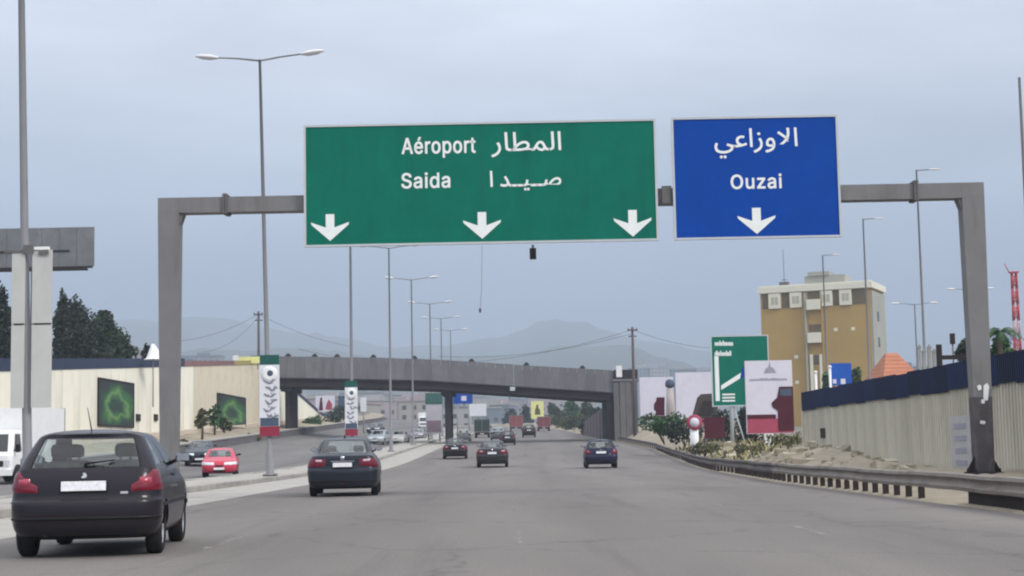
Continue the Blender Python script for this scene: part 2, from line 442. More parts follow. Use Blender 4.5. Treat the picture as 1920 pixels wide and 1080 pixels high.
def paint(name, col, inner=(0.03, 0.03, 0.032), dusty=0.035):
    """car paint outside, dark lining on the inner face of the shell, road dust low on the body"""
    m = mat(name, col, 0.32, 0.06, 1.2, coat=0.28, spec=0.15)
    t = m.node_tree; p = t.nodes['Principled BSDF']
    src = p.inputs['Base Color'].links[0].from_socket
    co = N(t, 'ShaderNodeTexCoord'); s = N(t, 'ShaderNodeSeparateXYZ'); t.links.new(co.outputs['Object'], s.inputs[0])
    r = N(t, 'ShaderNodeMapRange')
    for k, v in zip(('From Min', 'From Max', 'To Min', 'To Max'), (0.2, 0.75, dusty * 2.2, dusty * 0.3)): r.inputs[k].default_value = v
    t.links.new(s.outputs['Z'], r.inputs['Value'])
    d = N(t, 'ShaderNodeMix', data_type='RGBA'); d.inputs['B'].default_value = (0.20, 0.18, 0.16, 1)
    t.links.new(r.outputs[0], d.inputs['Factor']); t.links.new(src, d.inputs['A'])
    ge = N(t, 'ShaderNodeNewGeometry')
    x = N(t, 'ShaderNodeMix', data_type='RGBA'); x.inputs['B'].default_value = (*inner, 1)
    t.links.new(ge.outputs['Backfacing'], x.inputs['Factor']); t.links.new(d.outputs['Result'], x.inputs['A'])
    t.links.new(x.outputs['Result'], p.inputs['Base Color'])
    return m
# ------------------------------------------------------------------ lie of the land
def climb(y, y0, s, L=25.0):
    y = min(y, 470.0)
    if y <= y0 - L: return 0.0
    if y >= y0 + L: return s * (y - y0)
    return s * (y - y0 + L) ** 2 / (4 * L)
def z_near(y): return climb(y, 92, 0.0205)             # our carriageway
def z_left(y): return climb(y, 77, 0.030)              # far edge of the opposite carriageway
def sway(y): return 0.0 if y < 262 else -((min(y, 620) - 262) ** 2) / 2000.0
def x_right(y):                                        # right edge of our carriageway, widening into the exit lane
    pts = ((-60, 7.5), (46, 7.5), (70, 8.4), (98, 10.0), (130, 11.2), (165, 11.0), (200, 10.6), (260, 9.4), (700, 9.4))
    for (a, xa), (b, xb) in zip(pts, pts[1:]):
        if y <= b:
            t = (y - a) / (b - a); return xa + (xb - xa) * t
    return 9.4
def z_land(x, y):
    """carriageway level across the whole width"""
    a, b = z_near(y), z_left(y)
    t = max(0.0, min(1.0, (-12.5 - (x - sway(y))) / 11.5))
    return a + (b - a) * t
YS = [-60, -30, 0, 8] + list(range(14, 200, 4)) + list(range(200, 480, 10)) + [490, 520, 560, 620]

def sheet(name, m, xa, xb, nx, dz, ys=YS, rough=0.0):
    b = MB()
    rows = []
    for y in ys:
        x0 = xa(y) if callable(xa) else xa
        x1 = xb(y) if callable(xb) else xb
        r = []
        for i in range(nx + 1):
            x = x0 + (x1 - x0) * i / nx + sway(y)
            z = z_land(x, y) + (dz(x - sway(y), y) if callable(dz) else dz)
            r.append((x, y, z))
        rows.append(r)
    b.grid(rows)
    return struct(b.build(name, m))

# terrain under everything, out to the foot of the hills
gx = [-3400, -1500, -700, -300, -140, -80, -50, -38, -30, -27.4, -26, -24.6, -24.2, -18, -12.4, -9, -4, 0, 4, 8, 12, 16, 22, 32, 50, 90, 160, 320, 700, 1500, 3400]
gy = [-90, -40] + list(range(0, 480, 12)) + [500, 560, 640, 800, 1100, 1600, 2300, 3300, 4600, 6300]
b = MB(); rows = []
for y in gy:
    r = []
    for x in gx:
        xx = x + (sway(y) if abs(x) < 160 else 0)
        z = z_land(x + sway(y), y) - 0.10
        if x > 12: z += min(0.5, (x - 12) * 0.05)
        if x < -27.45: z += 0.9
        r.append((xx, y, z))
    rows.append(r)
b.grid(rows)
struct(b.build('ground', M['field']))

sheet('road', M['asphalt'], -7.3, x_right, 14, 0.0)
sheet('hard_shoulder', M['dust'], -9.55, -7.1, 4, 0.004)
sheet('opposite_road', M['asphalt_far'], -24.0, -12.5, 10, 0.0)
# median with its kerbs
def kerb(name, xa, xb, h, m, y0=-60, y1=620, nose=0.03):
    b = MB(); rows = []
    for y in YS:
        if y < y0 or y > y1: continue
        s = sway(y); za, zb = z_land(xa + s, y), z_land(xb + s, y)
        j = 0.012 * math.sin(y * 1.7) + 0.01 * math.sin(y * 0.53)
        rows.append([(xa + s, y, za - 0.08), (xa + s, y, za + h - nose), (xa + s + nose, y, za + h + j), (xb + s - nose, y, zb + h + j), (xb + s, y, zb + h - nose), (xb + s, y, zb - 0.08)])
    b.grid(rows, smooth=False)
    return struct(b.build(name, m))
M['kerb'] = mat('kerb_concrete', (0.30, 0.285, 0.26), 0.9, 0.2, 1.5, stain=(0.10, 0.09, 0.085), stain_amt=0.7, stain_scale=(2, .25, 2))
kerb('kerb', -9.78, -9.5, 0.19, M['kerb'])
kerb('kerb', -12.5, -12.25, 0.19, M['kerb'])
sheet('median', M['dust'], -12.26, -9.77, 4, lambda x, y: 0.15 + 0.05 * noise.noise(Vector((x, y * .5, 0))), ys=sorted(set(YS + list(range(16, 160, 2)))))
# left side: low retaining wall, pavement and slope up to the boundary wall
M['low_wall'] = mat('low_wall_concrete', (0.13, 0.12, 0.125), 0.9, 0.2, 0.6, stain=(0.07, 0.06, 0.06), stain_amt=0.6, stain_scale=(.4, .4, .4))
b = MB(); rows = []
for y in YS:
    s = sway(y); z = z_land(-24.2, y)
    rows.append([(-24.0 + s, y, z - 0.1), (-24.0 + s, y, z + 0.62), (-24.35 + s, y, z + 0.62), (-24.35 + s, y, z - 0.1)])
b.grid(rows, smooth=False)
lw = b.build('retaining_wall', M['low_wall'])
tag(lw, 'low grey retaining wall along the far edge of the opposite carriageway', 'wall')
b = MB(); rows = []
for y in YS:
    s = sway(y); z = z_land(-24.2, y) + 0.62
    rows.append([(-23.92 + s, y, z + .003), (-23.92 + s, y, z + 0.12), (-24.5 + s, y, z + 0.12), (-24.5 + s, y, z + .003)])
b.grid(rows, smooth=False)
b.build('coping', M['concrete_pale'], lw)
sheet('left_slope', M['sand'], -27.5, -24.4, 6, lambda x, y: 0.66 + (-24.4 - x) * 0.13 + 0.10 * noise.noise(Vector((x, y * .4, 3))), ys=sorted(set(YS + list(range(60, 260, 3)))))
# right verge: sandy, with the spoil heap beside the road
def verge_z(x, y):
    e0 = x - x_right(y)
    if e0 < 0.02: return -0.06
    e = max(0.0, e0 - 0.55)
    if e0 < 0.6: return 0.015 + 0.06 * e0
    base = min(0.34, 0.05 + 0.12 * e) if y < 48 else min(0.34, 0.05 + .12 * e) + min(0.55, (y - 48) * 0.012) * min(1, e / 2.0)
    hx, hy = x - (x_right(57) + 2.3), y - 57
    heap = 0.62 * math.exp(-(hx / 1.5) ** 2 - (hy / 8.0) ** 2)
    k = min(1.0, e / 0.8)
    return base + heap * k + k * (0.13 * noise.noise(Vector((x * .9, y * .6, 7))) + 0.10 * noise.noise(Vector((x * 2.7, y * 2.0, 1))))
vy = sorted(set(list(range(14, 180, 1)) + [-60, -30, 0, 8, 190, 210, 240, 280, 340, 420, 520]))
sheet('verge', M['sand'], lambda y: x_right(y) - 0.01, lambda y: 12.05 if y < 66.5 else 22.0, 30, verge_z, ys=vy)

# faint worn lane dashes
b = MB()
for lx in (-3.7, -0.0, 3.75):
    for y in range(10, 200, 9):
        for q in range(2):
            y0, y1 = y + q * 1.5, y + q * 1.5 + 1.5
            s = b.v.__len__()
            b.add([(lx - .06, y0, z_near(y0) + .004), (lx + .06, y0, z_near(y0) + .004), (lx + .06, y1, z_near(y1) + .004), (lx - .06, y1, z_near(y1) + .004)], [(0, 1, 2, 3)])
struct(b.build('lane_marking', M['marking']))

# ------------------------------------------------------------------ hills far away
def ridge(name, prof, d, depth, seed):
    """a hill range at distance d whose crest runs through the listed picture heights"""
    b = MB(); rows = []
    xs = [i for i in range(-400, 2330, 18)]
    def crest(px):
        for (a, ya), (c, yc) in zip(prof, prof[1:]):
            if px <= c:
                t = (px - a) / (c - a); t = t * t * (3 - 2 * t); return ya + (yc - ya) * t
        return prof[-1][1]
    for k in range(9):
        t = k / 8.0
        r = []
        for px in xs:
            p = W(px, crest(px), d)
            h = max(0, p.z - 4)
            y = d - depth * (1 - t)
            hz = 4 + h * (math.sin(t * PI / 2) ** 1.2) * (1 + (0.10 * (1 - t) + 0.035) * noise.noise(Vector((px * .013, t * 4, seed)))) + h * .03 * noise.noise(Vector((px * .06, t * 9, seed + 3)))
            r.append((p.x, y + 60 * noise.noise(Vector((px * .008, t * 3, seed + 9))), hz if k else 2))
        rows.append(r)
    rows.append([(p[0], p[1] + 500, p[2] - 60) for p in rows[-1]])
    b.grid(rows)
    return struct(b.build(name, M['hill']))
ridge('hills', ((-400, 640), (60, 612), (230, 604), (420, 606), (560, 628), (720, 650), (820, 652), (930, 634), (985, 622), (1015, 609), (1045, 605), (1085, 610), (1120, 628), (1220, 650), (1330, 664), (1500, 676), (1800, 690), (2330, 700)), 4300, 1500, 1.0)
ridge('near_hills', ((-400, 690), (200, 672), (420, 660), (620, 664), (760, 676), (960, 672), (1080, 655), (1160, 650), (1230, 676), (1320, 700), (1480, 690), (1700, 720), (2330, 730)), 2600, 900, 5.0)

# ------------------------------------------------------------------ right boundary wall: ribbed panels with navy sheets above
def right_wall():
    t = thing('boundary_wall', 'beige ribbed boundary wall topped with navy sheeting, behind the right guardrail', 'wall', (12.0, 20, 0))
    PW = 1.5
    def panel(n=6):
        b = MB()
        ins = []
        for k in range(n):
            y0 = PW * k / n
            for u, x in ((0.0, 0.0), (0.22, 0.0), (0.30, -0.035), (0.78, -0.035), (0.86, 0.0)):
                ins.append((x, y0 + u * PW / n))
        ins.append((0.0, PW - 0.012))
        rows = [[(x, y, z) for (x, y) in ins] for z in (-0.2, 0.9, 1.9, 2.50)]
        b.grid(rows, smooth=False)
        b.box(0.012, 0.0, -0.2, 0.14, PW - 0.012, 2.492)
        return b.mesh('wall_panel', M['beige'])
    me = panel()
    def navy(seed):
        b = MB(); n = 9; rows = []
        rr = random.Random(seed)
        drop = rr.uniform(-0.03, 0.03); top = rr.uniform(-0.02, 0.03)
        ins = []
        for k in range(n):
            for u, x in ((0, 0), (.3, 0.0), (.5, -.03), (.8, -.03)):
                ins.append((x, PW * (k + u) / n))
        ins.append((0, PW))
        for z in (2.44 + drop, 3.16 + top):
            rows.append([(x - 0.07, y, z) for (x, y) in ins])
        b.grid(rows, smooth=False)
        b.box(-0.02, 0, 2.496, 0.03, PW - .002, 3.14 + top)
        return b.mesh('navy_sheet', M['navy'])
    navies = [navy(k) for k in range(5)]
    n = int((66.5 - 20) / PW)
    for k in range(n):
        link('wall_panel', me, t, (random.uniform(-.012, .012), k * PW, random.uniform(-.02, .02)))
        link('navy_sheet', random.choice(navies), t, (0, k * PW, 0))
    # end pier
    b = MB(); b.box(-0.06, n * PW, -0.2, 0.2, n * PW + 0.3, 2.55); b.build('end_pier', M['beige'], t)
    # pale repaired strip with horizontal bands, and a small plaque near the far end
    b = MB()
    y0 = 12.0 * 3000 / (1795 - 960) - 20
    b.box(-0.052, y0 - 0.95, 0.30, -0.036, y0 + 0.95, 1.75)
    pa = b.build('repair_patch', M['pale_patch'], t)
    b = MB()
    for k in range(4): b.box(-0.062, y0 - 0.55, 0.42 + k * 0.33, -0.0525, y0 + 0.55, 0.56 + k * 0.33)
    b.build('painted_band', M['poster_grey'], pa)
    for zc, w in ((1.9, .25), (2.05, .4)):
        pass
    b = MB(); yy = 12.0 * 3000 / (1537 - 960) - 20
    b.box(-0.06, yy - 0.45, 1.28, -0.036, yy + 0.45, 1.66); b.build('plaque', M['block'], t)
    # jagged stubs between sheets and panels near the right edge of the picture
    for q in (17.0, 17.35, 18.2):
        pass
    return t
right_wall()

# ------------------------------------------------------------------ left boundary wall
def left_wall():
    X = -27.6
    t = thing('boundary_wall', 'tall cream boundary wall beyond the opposite carriageway, carrying two dark posters', 'wall', (X, 60, 0))
    def top(y):
        px = 960 - (-X) * 3000 / y
        if y < 176:
            return W(px, 696 - 0.026 * max(0, px), y).z
        a = W(960 - 27.6 * 3000 / 176, 684, 176).z
        return a + (W(600, 780, 230).z - a) * min(1, (y - 176) / 54.0)
    y = 66.0
    while y < 252:
        w = 4.0
        y1 = y + w
        zb0, zb1 = z_land(X, y) + 0.3, z_land(X, y1) + 0.3
        za0, za1 = top(y), top(y1)
        b = MB()
        j = random.uniform(-.012, .012)
        vs = [(-.3, 0, zb0), (j, 0, zb0), (j, w - .03, zb1), (-.3, w - .03, zb1), (-.3, 0, za0), (j, 0, za0), (j, w - .03, za1), (-.3, w - .03, za1)]
        b.add(vs, [(0, 3, 2, 1), (4, 5, 6, 7), (0, 1, 5, 4), (1, 2, 6, 5), (2, 3, 7, 6), (3, 0, 4, 7)])
        o = b.build('wall_panel', M['cream_old'] if 134 < y < 177 else M['cream'], t, (0, y - 60, 0))
        # capping sheet
        b = MB()
        h0, h1 = (0.68, 0.68) if y < 132 else (0.45, 0.45)
        vs = [(-.24, 0.0, za0 + .002), (.05, 0.0, za0 + .002), (.05, w - .01, za1 + .002), (-.24, w - .01, za1 + .002), (-.24, 0, za0 + h0), (.05, 0, za0 + h0), (.05, w - .01, za1 + h1), (-.24, w - .01, za1 + h1)]
        b.add(vs, [(0, 3, 2, 1), (4, 5, 6, 7), (0, 1, 5, 4), (1, 2, 6, 5), (2, 3, 7, 6), (3, 0, 4, 7)])
        b.build('capping_sheet', M['navy_grey'] if y < 132 else M['tile_faded'] if y < 158 else M['yellow_old'] if y < 177 else M['navy_grey'], t, (0, y - 60, 0))
        y = y1
    # plinth
    b = MB(); rows = []
    for y in range(66, 252, 6):
        z = z_land(X, y)
        rows.append([(0.014, y - 60, z + 1.5), (0.10, y - 60, z + 1.42), (0.10, y - 60, z + 0.2)])
    b.grid(rows, smooth=False)
    b.build('plinth', M['plinth'], t)
    for px in (255, 288):
        p = W(px, 783, 27.6 * 3000 / (960 - px))
        b = MB(); b.box(0.015, p.y - 60 - .55, p.z - .25, 0.12, p.y - 60 + .55, p.z + .25); b.build('vent', M['block'], t)
    return t
M['tile_faded'] = mat('faded_red_capping', (0.22, 0.12, 0.12), 0.8, 0.2, .4)
M['yellow_old'] = mat('faded_yellow_capping', (0.34, 0.28, 0.11), 0.8, 0.2, .4)
M['plinth'] = mat('plinth_render', (0.56, 0.47, 0.38), 0.9, 0.12, .5, stain=(0.35, 0.28, 0.22), stain_amt=.7, stain_scale=(.5, .5, .5))
left_wall()

def swirl_mat():
    """dark poster print with a glowing green ring"""
    m = bpy.data.materials.new('green_swirl_print'); m.use_nodes = True
    t = m.node_tree; p = t.nodes['Principled BSDF']; p.inputs['Roughness'].default_value = 0.5
    co = N(t, 'ShaderNodeTexCoord')
    mp = N(t, 'ShaderNodeMapping'); mp.inputs['Location'].default_value = (0, -0.5, -0.5)
    t.links.new(co.outputs['Generated'], mp.inputs[0])
    s = N(t, 'ShaderNodeSeparateXYZ'); t.links.new(mp.outputs[0], s.inputs[0])
    cx = N(t, 'ShaderNodeCombineXYZ'); t.links.new(s.outputs['Y'], cx.inputs['X']); t.links.new(s.outputs['Z'], cx.inputs['Y'])
    no = N(t, 'ShaderNodeTexNoise'); no.inputs['Scale'].default_value = 3.0
    t.links.new(mp.outputs[0], no.inputs['Vector'])
    sc = N(t, 'ShaderNodeVectorMath', operation='SCALE'); sc.inputs['Scale'].default_value = 0.55
    t.links.new(no.outputs['Color'], sc.inputs[0])
    ad = N(t, 'ShaderNodeVectorMath', operation='ADD'); t.links.new(cx.outputs[0], ad.inputs[0]); t.links.new(sc.outputs[0], ad.inputs[1])
    of = N(t, 'ShaderNodeVectorMath', operation='SUBTRACT'); of.inputs[1].default_value = (0.29, 0.20, 0.27)
    t.links.new(ad.outputs[0], of.inputs[0])
    ln = N(t, 'ShaderNodeVectorMath', operation='LENGTH'); t.links.new(of.outputs[0], ln.inputs[0])
    r = N(t, 'ShaderNodeValToRGB'); cr_ = r.color_ramp
    cr_.elements[0].position = 0.0; cr_.elements[0].color = (0.006, 0.03, 0.012, 1)
    cr_.elements[1].position = 0.62; cr_.elements[1].color = (0.008, 0.012, 0.014, 1)
    for pos, c in ((0.16, (0.008, 0.04, 0.02)), (0.25, (0.03, 0.13, 0.03)), (0.31, (0.14, 0.26, 0.07)), (0.36, (0.03, 0.14, 0.03)), (0.47, (0.010, 0.04, 0.02))):
        e = cr_.elements.new(pos); e.color = (*c, 1)
    t.links.new(ln.outputs['Value'], r.inputs[0]); t.links.new(r.outputs[0], p.inputs['Base Color'])
    return m
M['swirl'] = swirl_mat()
def wall_poster(px0, px1, pya, pyb, label):
    X = -27.6
    ya, yb = 27.6 * 3000 / (960 - px0), 27.6 * 3000 / (960 - px1)
    pc = (px0 + px1) / 2; yc = 27.6 * 3000 / (960 - pc)
    zt, zb = W(pc, pya, yc).z, W(pc, pyb, yc).z
    t = thing('wall_poster', label, 'poster', (X + 0.03, (ya + yb) / 2, (zt + zb) / 2), group='green and black posters on the cream wall')
    w, h = yb - ya, zt - zb
    b = MB()
    for a in (-1, 1):
        b.cbox((0.05, a * (w / 2 - .06), 0), .1, .12, h)
        b.cbox((0.05, 0, a * (h / 2 - .06)), .098, w - .242, .12)
    b.build('frame', M['block'], t)
    b = MB(); b.cbox((0.035, 0, 0), .05, w - .24, h - .24); b.build('print', M['swirl'], t)
wall_poster(179, 246, 713, 801, 'large dark poster with a green swirl on the cream wall, nearer one')
wall_poster(403, 456, 741, 803, 'smaller dark poster with a green swirl on the worn wall behind saplings')

# ------------------------------------------------------------------ bridge
BD = 175.0
def interp(tab, x):
    if x <= tab[0][0]: return tab[0][1]
    for (a, ya), (c, yc) in zip(tab, tab[1:]):
        if x <= c: return ya + (yc - ya) * (x - a) / (c - a)
    return tab[-1][1]
B_TOP = ((470, 666.5), (530, 668), (700, 670.5), (800, 673.5), (900, 679), (1000, 686), (1100, 691.5), (1150, 694.5), (1196, 698))
B_MID = ((470, 707), (530, 708), (700, 711), (800, 713), (960, 723.5), (1060, 730), (1145, 735.5), (1196, 738))
B_BOT = ((470, 723), (530, 724), (700, 726), (800, 728.5), (960, 738.5), (1145, 751), (1196, 754))
def bridge():
    t = thing('road_bridge', 'grey concrete road bridge with dark girder spanning both carriageways', 'bridge', (0, BD, 0))
    pxs = list(range(470, 1150, 17))
    depth = 11.0
    # deck girder
    b = MB(); rows = []
    for px in pxs + [1147]:
        x = W(px, 700, BD).x
        zb = W(px, interp(B_BOT, px), BD).z; zm = W(px, interp(B_MID, px), BD).z
        rows.append([(x, 0.25, zb), (x, 0.25, zm - .18), (x, -0.12, zm - .15), (x, -0.12, zm), (x, depth + .1, zm), (x, depth + .1, zm - .15), (x, depth - .3, zm - .18), (x, depth - .3, zb)])
    b.grid(rows, smooth=False, closed=True)
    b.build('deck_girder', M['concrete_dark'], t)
    # parapet panels, near and far side
    for yy in (0.0, depth - 0.2):
        for a, c in zip(pxs, pxs[1:] + [1150]):
            b = MB()
            xa, xc = W(a, 700, BD).x, W(c, 700, BD).x - 0.035
            j = random.uniform(-.012, .012); dz = random.uniform(-.015, .015)
            q = []
            for x, px in ((xa, a), (xc, c)):
                q.append((x, W(px, interp(B_MID, px), BD).z + .004, W(px, interp(B_TOP, px), BD).z + dz))
            vs = [(q[0][0], yy + j, q[0][1]), (q[1][0], yy + j, q[1][1]), (q[1][0], yy + .18, q[1][1]), (q[0][0], yy + .18, q[0][1]),
                  (q[0][0], yy + j, q[0][2]), (q[1][0], yy + j, q[1][2]), (q[1][0], yy + .18, q[1][2]), (q[0][0], yy + .18, q[0][2])]
            b.add(vs, [(0, 3, 2, 1), (4, 5, 6, 7), (0, 1, 5, 4), (1, 2, 6, 5), (2, 3, 7, 6), (3, 0, 4, 7)])
            b.build('parapet_panel', M['concrete'], t)
    # stubs standing on the parapet
    for px in (540, 590, 632, 700, 777, 884, 987, 1092):
        p = W(px, interp(B_TOP, px), BD)
        b = MB(); b.cbox((p.x, 0.09, p.z + .09), .62, .16, .17); b.cbox((p.x, 0.09, p.z + .25), .34, .14, .15); b.build('parapet_stub', M['block'], t)
    # piers
    for px, w in ((534, 0.75), (838, 0.85)):
        x = W(px, 760, BD).x
        zt = W(px, interp(B_BOT, px), BD).z
        zb = z_land(x, BD) - 0.1
        b = MB()
        n = 14; prof = [(x + w / 2 * math.cos(2 * PI * k / n), 5.4 + 3.6 * max(-1, min(1, 1.25 * math.sin(2 * PI * k / n)))) for k in range(n)]
        b.grid([[(px_, y_, z) for px_, y_ in prof] for z in (zb, zt - .5)], smooth=False, closed=True)
        b.box(x - w * .8, 1.0, zt - .5, x + w * .8, 9.8, zt - .003)
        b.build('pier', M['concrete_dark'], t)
    # right abutment: frame, cheek wall and wing wall
    xr = W(1146, 760, BD).x
    zt = W(1146, interp(B_BOT, 1146), BD).z
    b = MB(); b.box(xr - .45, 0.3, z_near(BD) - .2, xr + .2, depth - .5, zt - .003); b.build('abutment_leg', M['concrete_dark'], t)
    x0, x1 = W(1151, 760, BD).x, W(1196, 760, BD).x
    zc = W(1170, 716, BD).z
    for k in range(4):
        xa, xb = x0 + (x1 - x0) * k / 4, x0 + (x1 - x0) * (k + 1) / 4 - .04
        b = MB(); b.box(xa, -0.35 + random.uniform(-.05, .05), z_near(BD) - .3, xb, depth, zc + random.uniform(-.05, .05)); b.build('abutment_block', M['concrete_abut'], t)
    b = MB(); b.box(x0 - .1, -0.45, zc + .055, x1 + .15, depth + .1, zc + .3); b.build('abutment_cap', M['concrete'], t)
    b = MB(); b.box(x0 + .2, .3, zc + .303, x1 + .1, depth - .3, zc + 1.35); b.build('end_parapet', M['block'], t)
    for k in range(8):
        y0 = depth + k * 6
        b = MB(); b.box(xr - .3 - k * .1, y0, z_near(BD + y0) - .3, xr - .05 - k * .1, y0 + 5.95, W(1138, 764, BD + 11).z - .16 * k); b.build('wing_wall_panel', M['wing'], t)
    # small square drain marker under the parapet
    p = W(961, 729, BD)
    b = MB(); b.cbox((p.x, -.16, p.z), .55, .07, .42); b.build('marker_plate', M['sign_edge'], t)
    return t
M['concrete_abut'] = mat('abutment_concrete', (0.14, 0.132, 0.135), 0.9, 0.15, .7, stain=(0.045, 0.04, 0.045), stain_amt=0.85, stain_scale=(.9, .9, .12))
M['wing'] = mat('wing_wall', (0.15, 0.115, 0.12), 0.9, 0.2, .6)
bridge()
# white board standing on the bridge end
p = W(1161, 705, BD - .5)
t = thing('white_board', 'small bright white upright board on top of the right bridge abutment', 'board', p)
b = MB(); b.cbox((0, 0, .62), .62, .08, 1.25); b.build('panel', M['white'], t)
b = MB(); b.cbox((-.2, .07, .45), .07, .05, .95); b.cbox((.2, .07, .45), .07, .05, .95); b.build('support', M['steel_dark'], t)
t.location.z = W(1161, 707, BD - .5).z
# ------------------------------------------------------------------ guardrail on the right
def rail_x(y): return x_right(y) + 0.12
def guardrail():
    t = thing('guardrail', 'long weathered steel guardrail on dark posts along the right edge of the road', 'guardrail', (0, 0, 0))
    def zr_(y): return z_land(x_right(y), y) - .04
    prof = ((-.015, .60), (-.07, .585), (-.085, .53), (-.03, .48), (-.02, .45), (-.03, .42), (-.085, .37), (-.07, .315), (-.015, .30))
    y = 8.0
    while y < 172:
        y1 = y + 4.0
        b = MB(); rows = []
        for k in range(5):
            yy = y + 4.03 * k / 4
            wob = .02 * math.sin(yy * .7) + .012 * math.sin(yy * 2.1)
            x, z = rail_x(yy) + wob * .6, zr_(yy) + wob * .4 - .02
            rows.append([(x + px, yy, z + pz) for px, pz in prof] + [(x + .0, yy, z + .30), (x + .0, yy, z + .60)])
        b.grid(rows, smooth=False, closed=True)
        b.build('rail', M['rail'] if y < 46 else M['rail_dark'], t)
        y = y1
    pb = MB(); pb.box(-.04, -.07, -.25, .06, .07, .285); pb.box(-.03, -.05, .285, .04, .05, .56)
    pm = pb.mesh('post', M['post'])
    ys = [30.6 + 0.98 * k for k in range(30)] + [60 + 1.5 * k for k in range(24)] + [97 + 2 * k for k in range(38)] + [24.3, 22.3, 19, 15, 11]
    for yy in ys:
        link('post', pm, t, (rail_x(yy) + .06, yy, zr_(yy) - .02 + random.uniform(-.01, .01)), (random.uniform(-.03, .03), 0, random.uniform(-.05, .05)))
    return t
M['rail'] = mat('rail_steel', (0.235, 0.205, 0.18), 0.7, 0.15, 2.0, stain=(0.10, 0.07, 0.06), stain_amt=0.85, stain_scale=(2, .7, 5))
M['rail_dark'] = mat('weathered_rail', (0.13, 0.115, 0.11), 0.8, 0.25, 2.0, stain=(0.05, 0.04, 0.04), stain_amt=0.8, stain_scale=(2, .5, 5))
M['post'] = mat('rusty_post', (0.035, 0.026, 0.026), 0.8, 0.3, 3)
guardrail()
b = MB(); b.box(-.06, -1.5, -.3, .5, 1.45, .40); b.box(-.08, -1.54, -.3, .54, -.9, .16)
o = b.build('concrete_block', M['block'], None, (7.78, 26.1, 0))
tag(o, 'dark stained concrete block under the guardrail at the right edge', 'block')

# ------------------------------------------------------------------ sign gantry
GD = 37.0
def sgn(px, py, d=GD): return W(px, py, d)
M['sleeve'] = mat('grimy_paint', (0.085, 0.075, 0.078), .75, .3, 2.5, stain=(0.2, 0.18, 0.17), stain_amt=.6, stain_scale=(5, 5, 2))
def gantry():
    xl, xr_ = sgn(319, 600).x, sgn(1836, 700).x
    t = thing('sign_gantry', 'grey box-section steel gantry spanning the road with two hanging direction signs', 'gantry', (0, GD, 0))
    ztop = sgn(960, 361).z
    def post(x, zb, wt, wb, name='post'):
        b = MB()
        rows = []
        for z, w in ((zb, wb), (ztop - .34, wt)):
            rows.append([(x - w / 2, -.2, z), (x + w / 2, -.2, z), (x + w / 2, .2, z), (x - w / 2, .2, z)])
        b.grid(rows, smooth=False, closed=True)
        o = b.build('post', M['gantry'], t)
        if x > 0:
            b = MB(); rows = []
            for z, f in ((zb + .006, 0), (2.08, (2.08 - zb) / (ztop - .34 - zb))):
                w = wb + (wt - wb) * f + .012
                rows.append([(x - w / 2, -.207, z), (x + w / 2, -.207, z), (x + w / 2, .207, z), (x - w / 2, .207, z)])
            b.grid(rows, smooth=False, closed=True); b.build('grimy_sleeve', M['sleeve'], o)
        b = MB(); b.box(x - wb * .9, -.42, zb - .14, x + wb * .9, .42, zb + .004)
        for sx in (-1, 1):
            for sy in (-1, 1): b.tube([(x + sx * wb * .72, sy * .31, zb + .005), (x + sx * wb * .72, sy * .31, zb + .09)], .03, 6)
            b.poly([(x + sx * (wb / 2 + .002), .0, zb + .004), (x + sx * (wb / 2 + .22), .0, zb + .004), (x + sx * (wb / 2 + .002), .0, zb + .4)], (0, .02, 0))
        b.build('base_plate', M['block'], o)
        return o
    pl = post(xl, 0.10, .50, .36)
    pr = post(xr_, 0.36, .52, .38)
    # torn white papers stuck on the right post
    for (dx, z, w, h, a) in ((.08, 2.20, .13, .40, .06), (-.07, 2.30, .10, .12, -.3), (.0, 1.98, .09, .10, .1), (-.03, 1.50, .13, .08, .2)):
        R = Matrix.Translation((xr_ + dx, -.219, z)) @ Matrix.Rotation(a, 4, 'Y')
        b = MB(); b.poly([R @ Vector(q) for q in ((-w / 2, 0, -h / 2), (w * .3, 0, -h / 2), (w / 2, 0, h * .3), (w * .1, 0, h / 2), (-w / 2, 0, h * .35))], (0, .006, 0))
        b.build('torn_paper', M['white'], pr)
    # mitred knees and beam
    def beam(xa, xb, h):
        b = MB(); b.box(xa, -.2, ztop - h, xb, .2, ztop)
        b.box(xa + .01, -.215, ztop - h - .025, xb - .01, .215, ztop - h - .002)
        return b
    knl, knr = xl + .25, xr_ - .26
    for x, w, s in ((xl, .50, 1), (xr_, .52, -1)):
        b = MB(); b.box(x - w / 2, -.2, ztop - .338, x + w / 2, .2, ztop)
        e = x + s * w / 2
        b.poly([(e, -.16, ztop - .34), (e + s * .10, -.16, ztop - .34), (e, -.16, ztop - .62)], (0, .32, 0))
        b.build('knee', M['gantry'], t)
    fl, fr_ = sgn(425, 380).x, sgn(1713, 358).x
    for a, c in ((knl + .003, fl - .05), (fl + .05, fr_ - .05), (fr_ + .05, knr - .003)):
        beam(a, c, .335).build('beam', M['gantry'], t)
    for x in (fl, fr_):
        b = MB(); b.box(x - .048, -.26, ztop - .40, x - .006, .26, ztop + .07); b.box(x + .006, -.26, ztop - .40, x + .048, .26, ztop + .07)
        for z in (ztop + .035, ztop - .37):
            for y in (-.2, -.07, .07, .2): b.tube([(x - .075, y, z), (x + .075, y, z)], .018, 6)
        b.build('flange', M['steel_dark'], t)
    # bracket between the two signs and the small box under the green sign
    xb_ = sgn(1248, 370).x
    b = MB(); b.box(xb_ - .11, -.30, ztop - .37, xb_ + .11, -.202, ztop + .04); b.build('bracket', M['steel_dark'], t)
    return ztop
ZTOP = gantry()

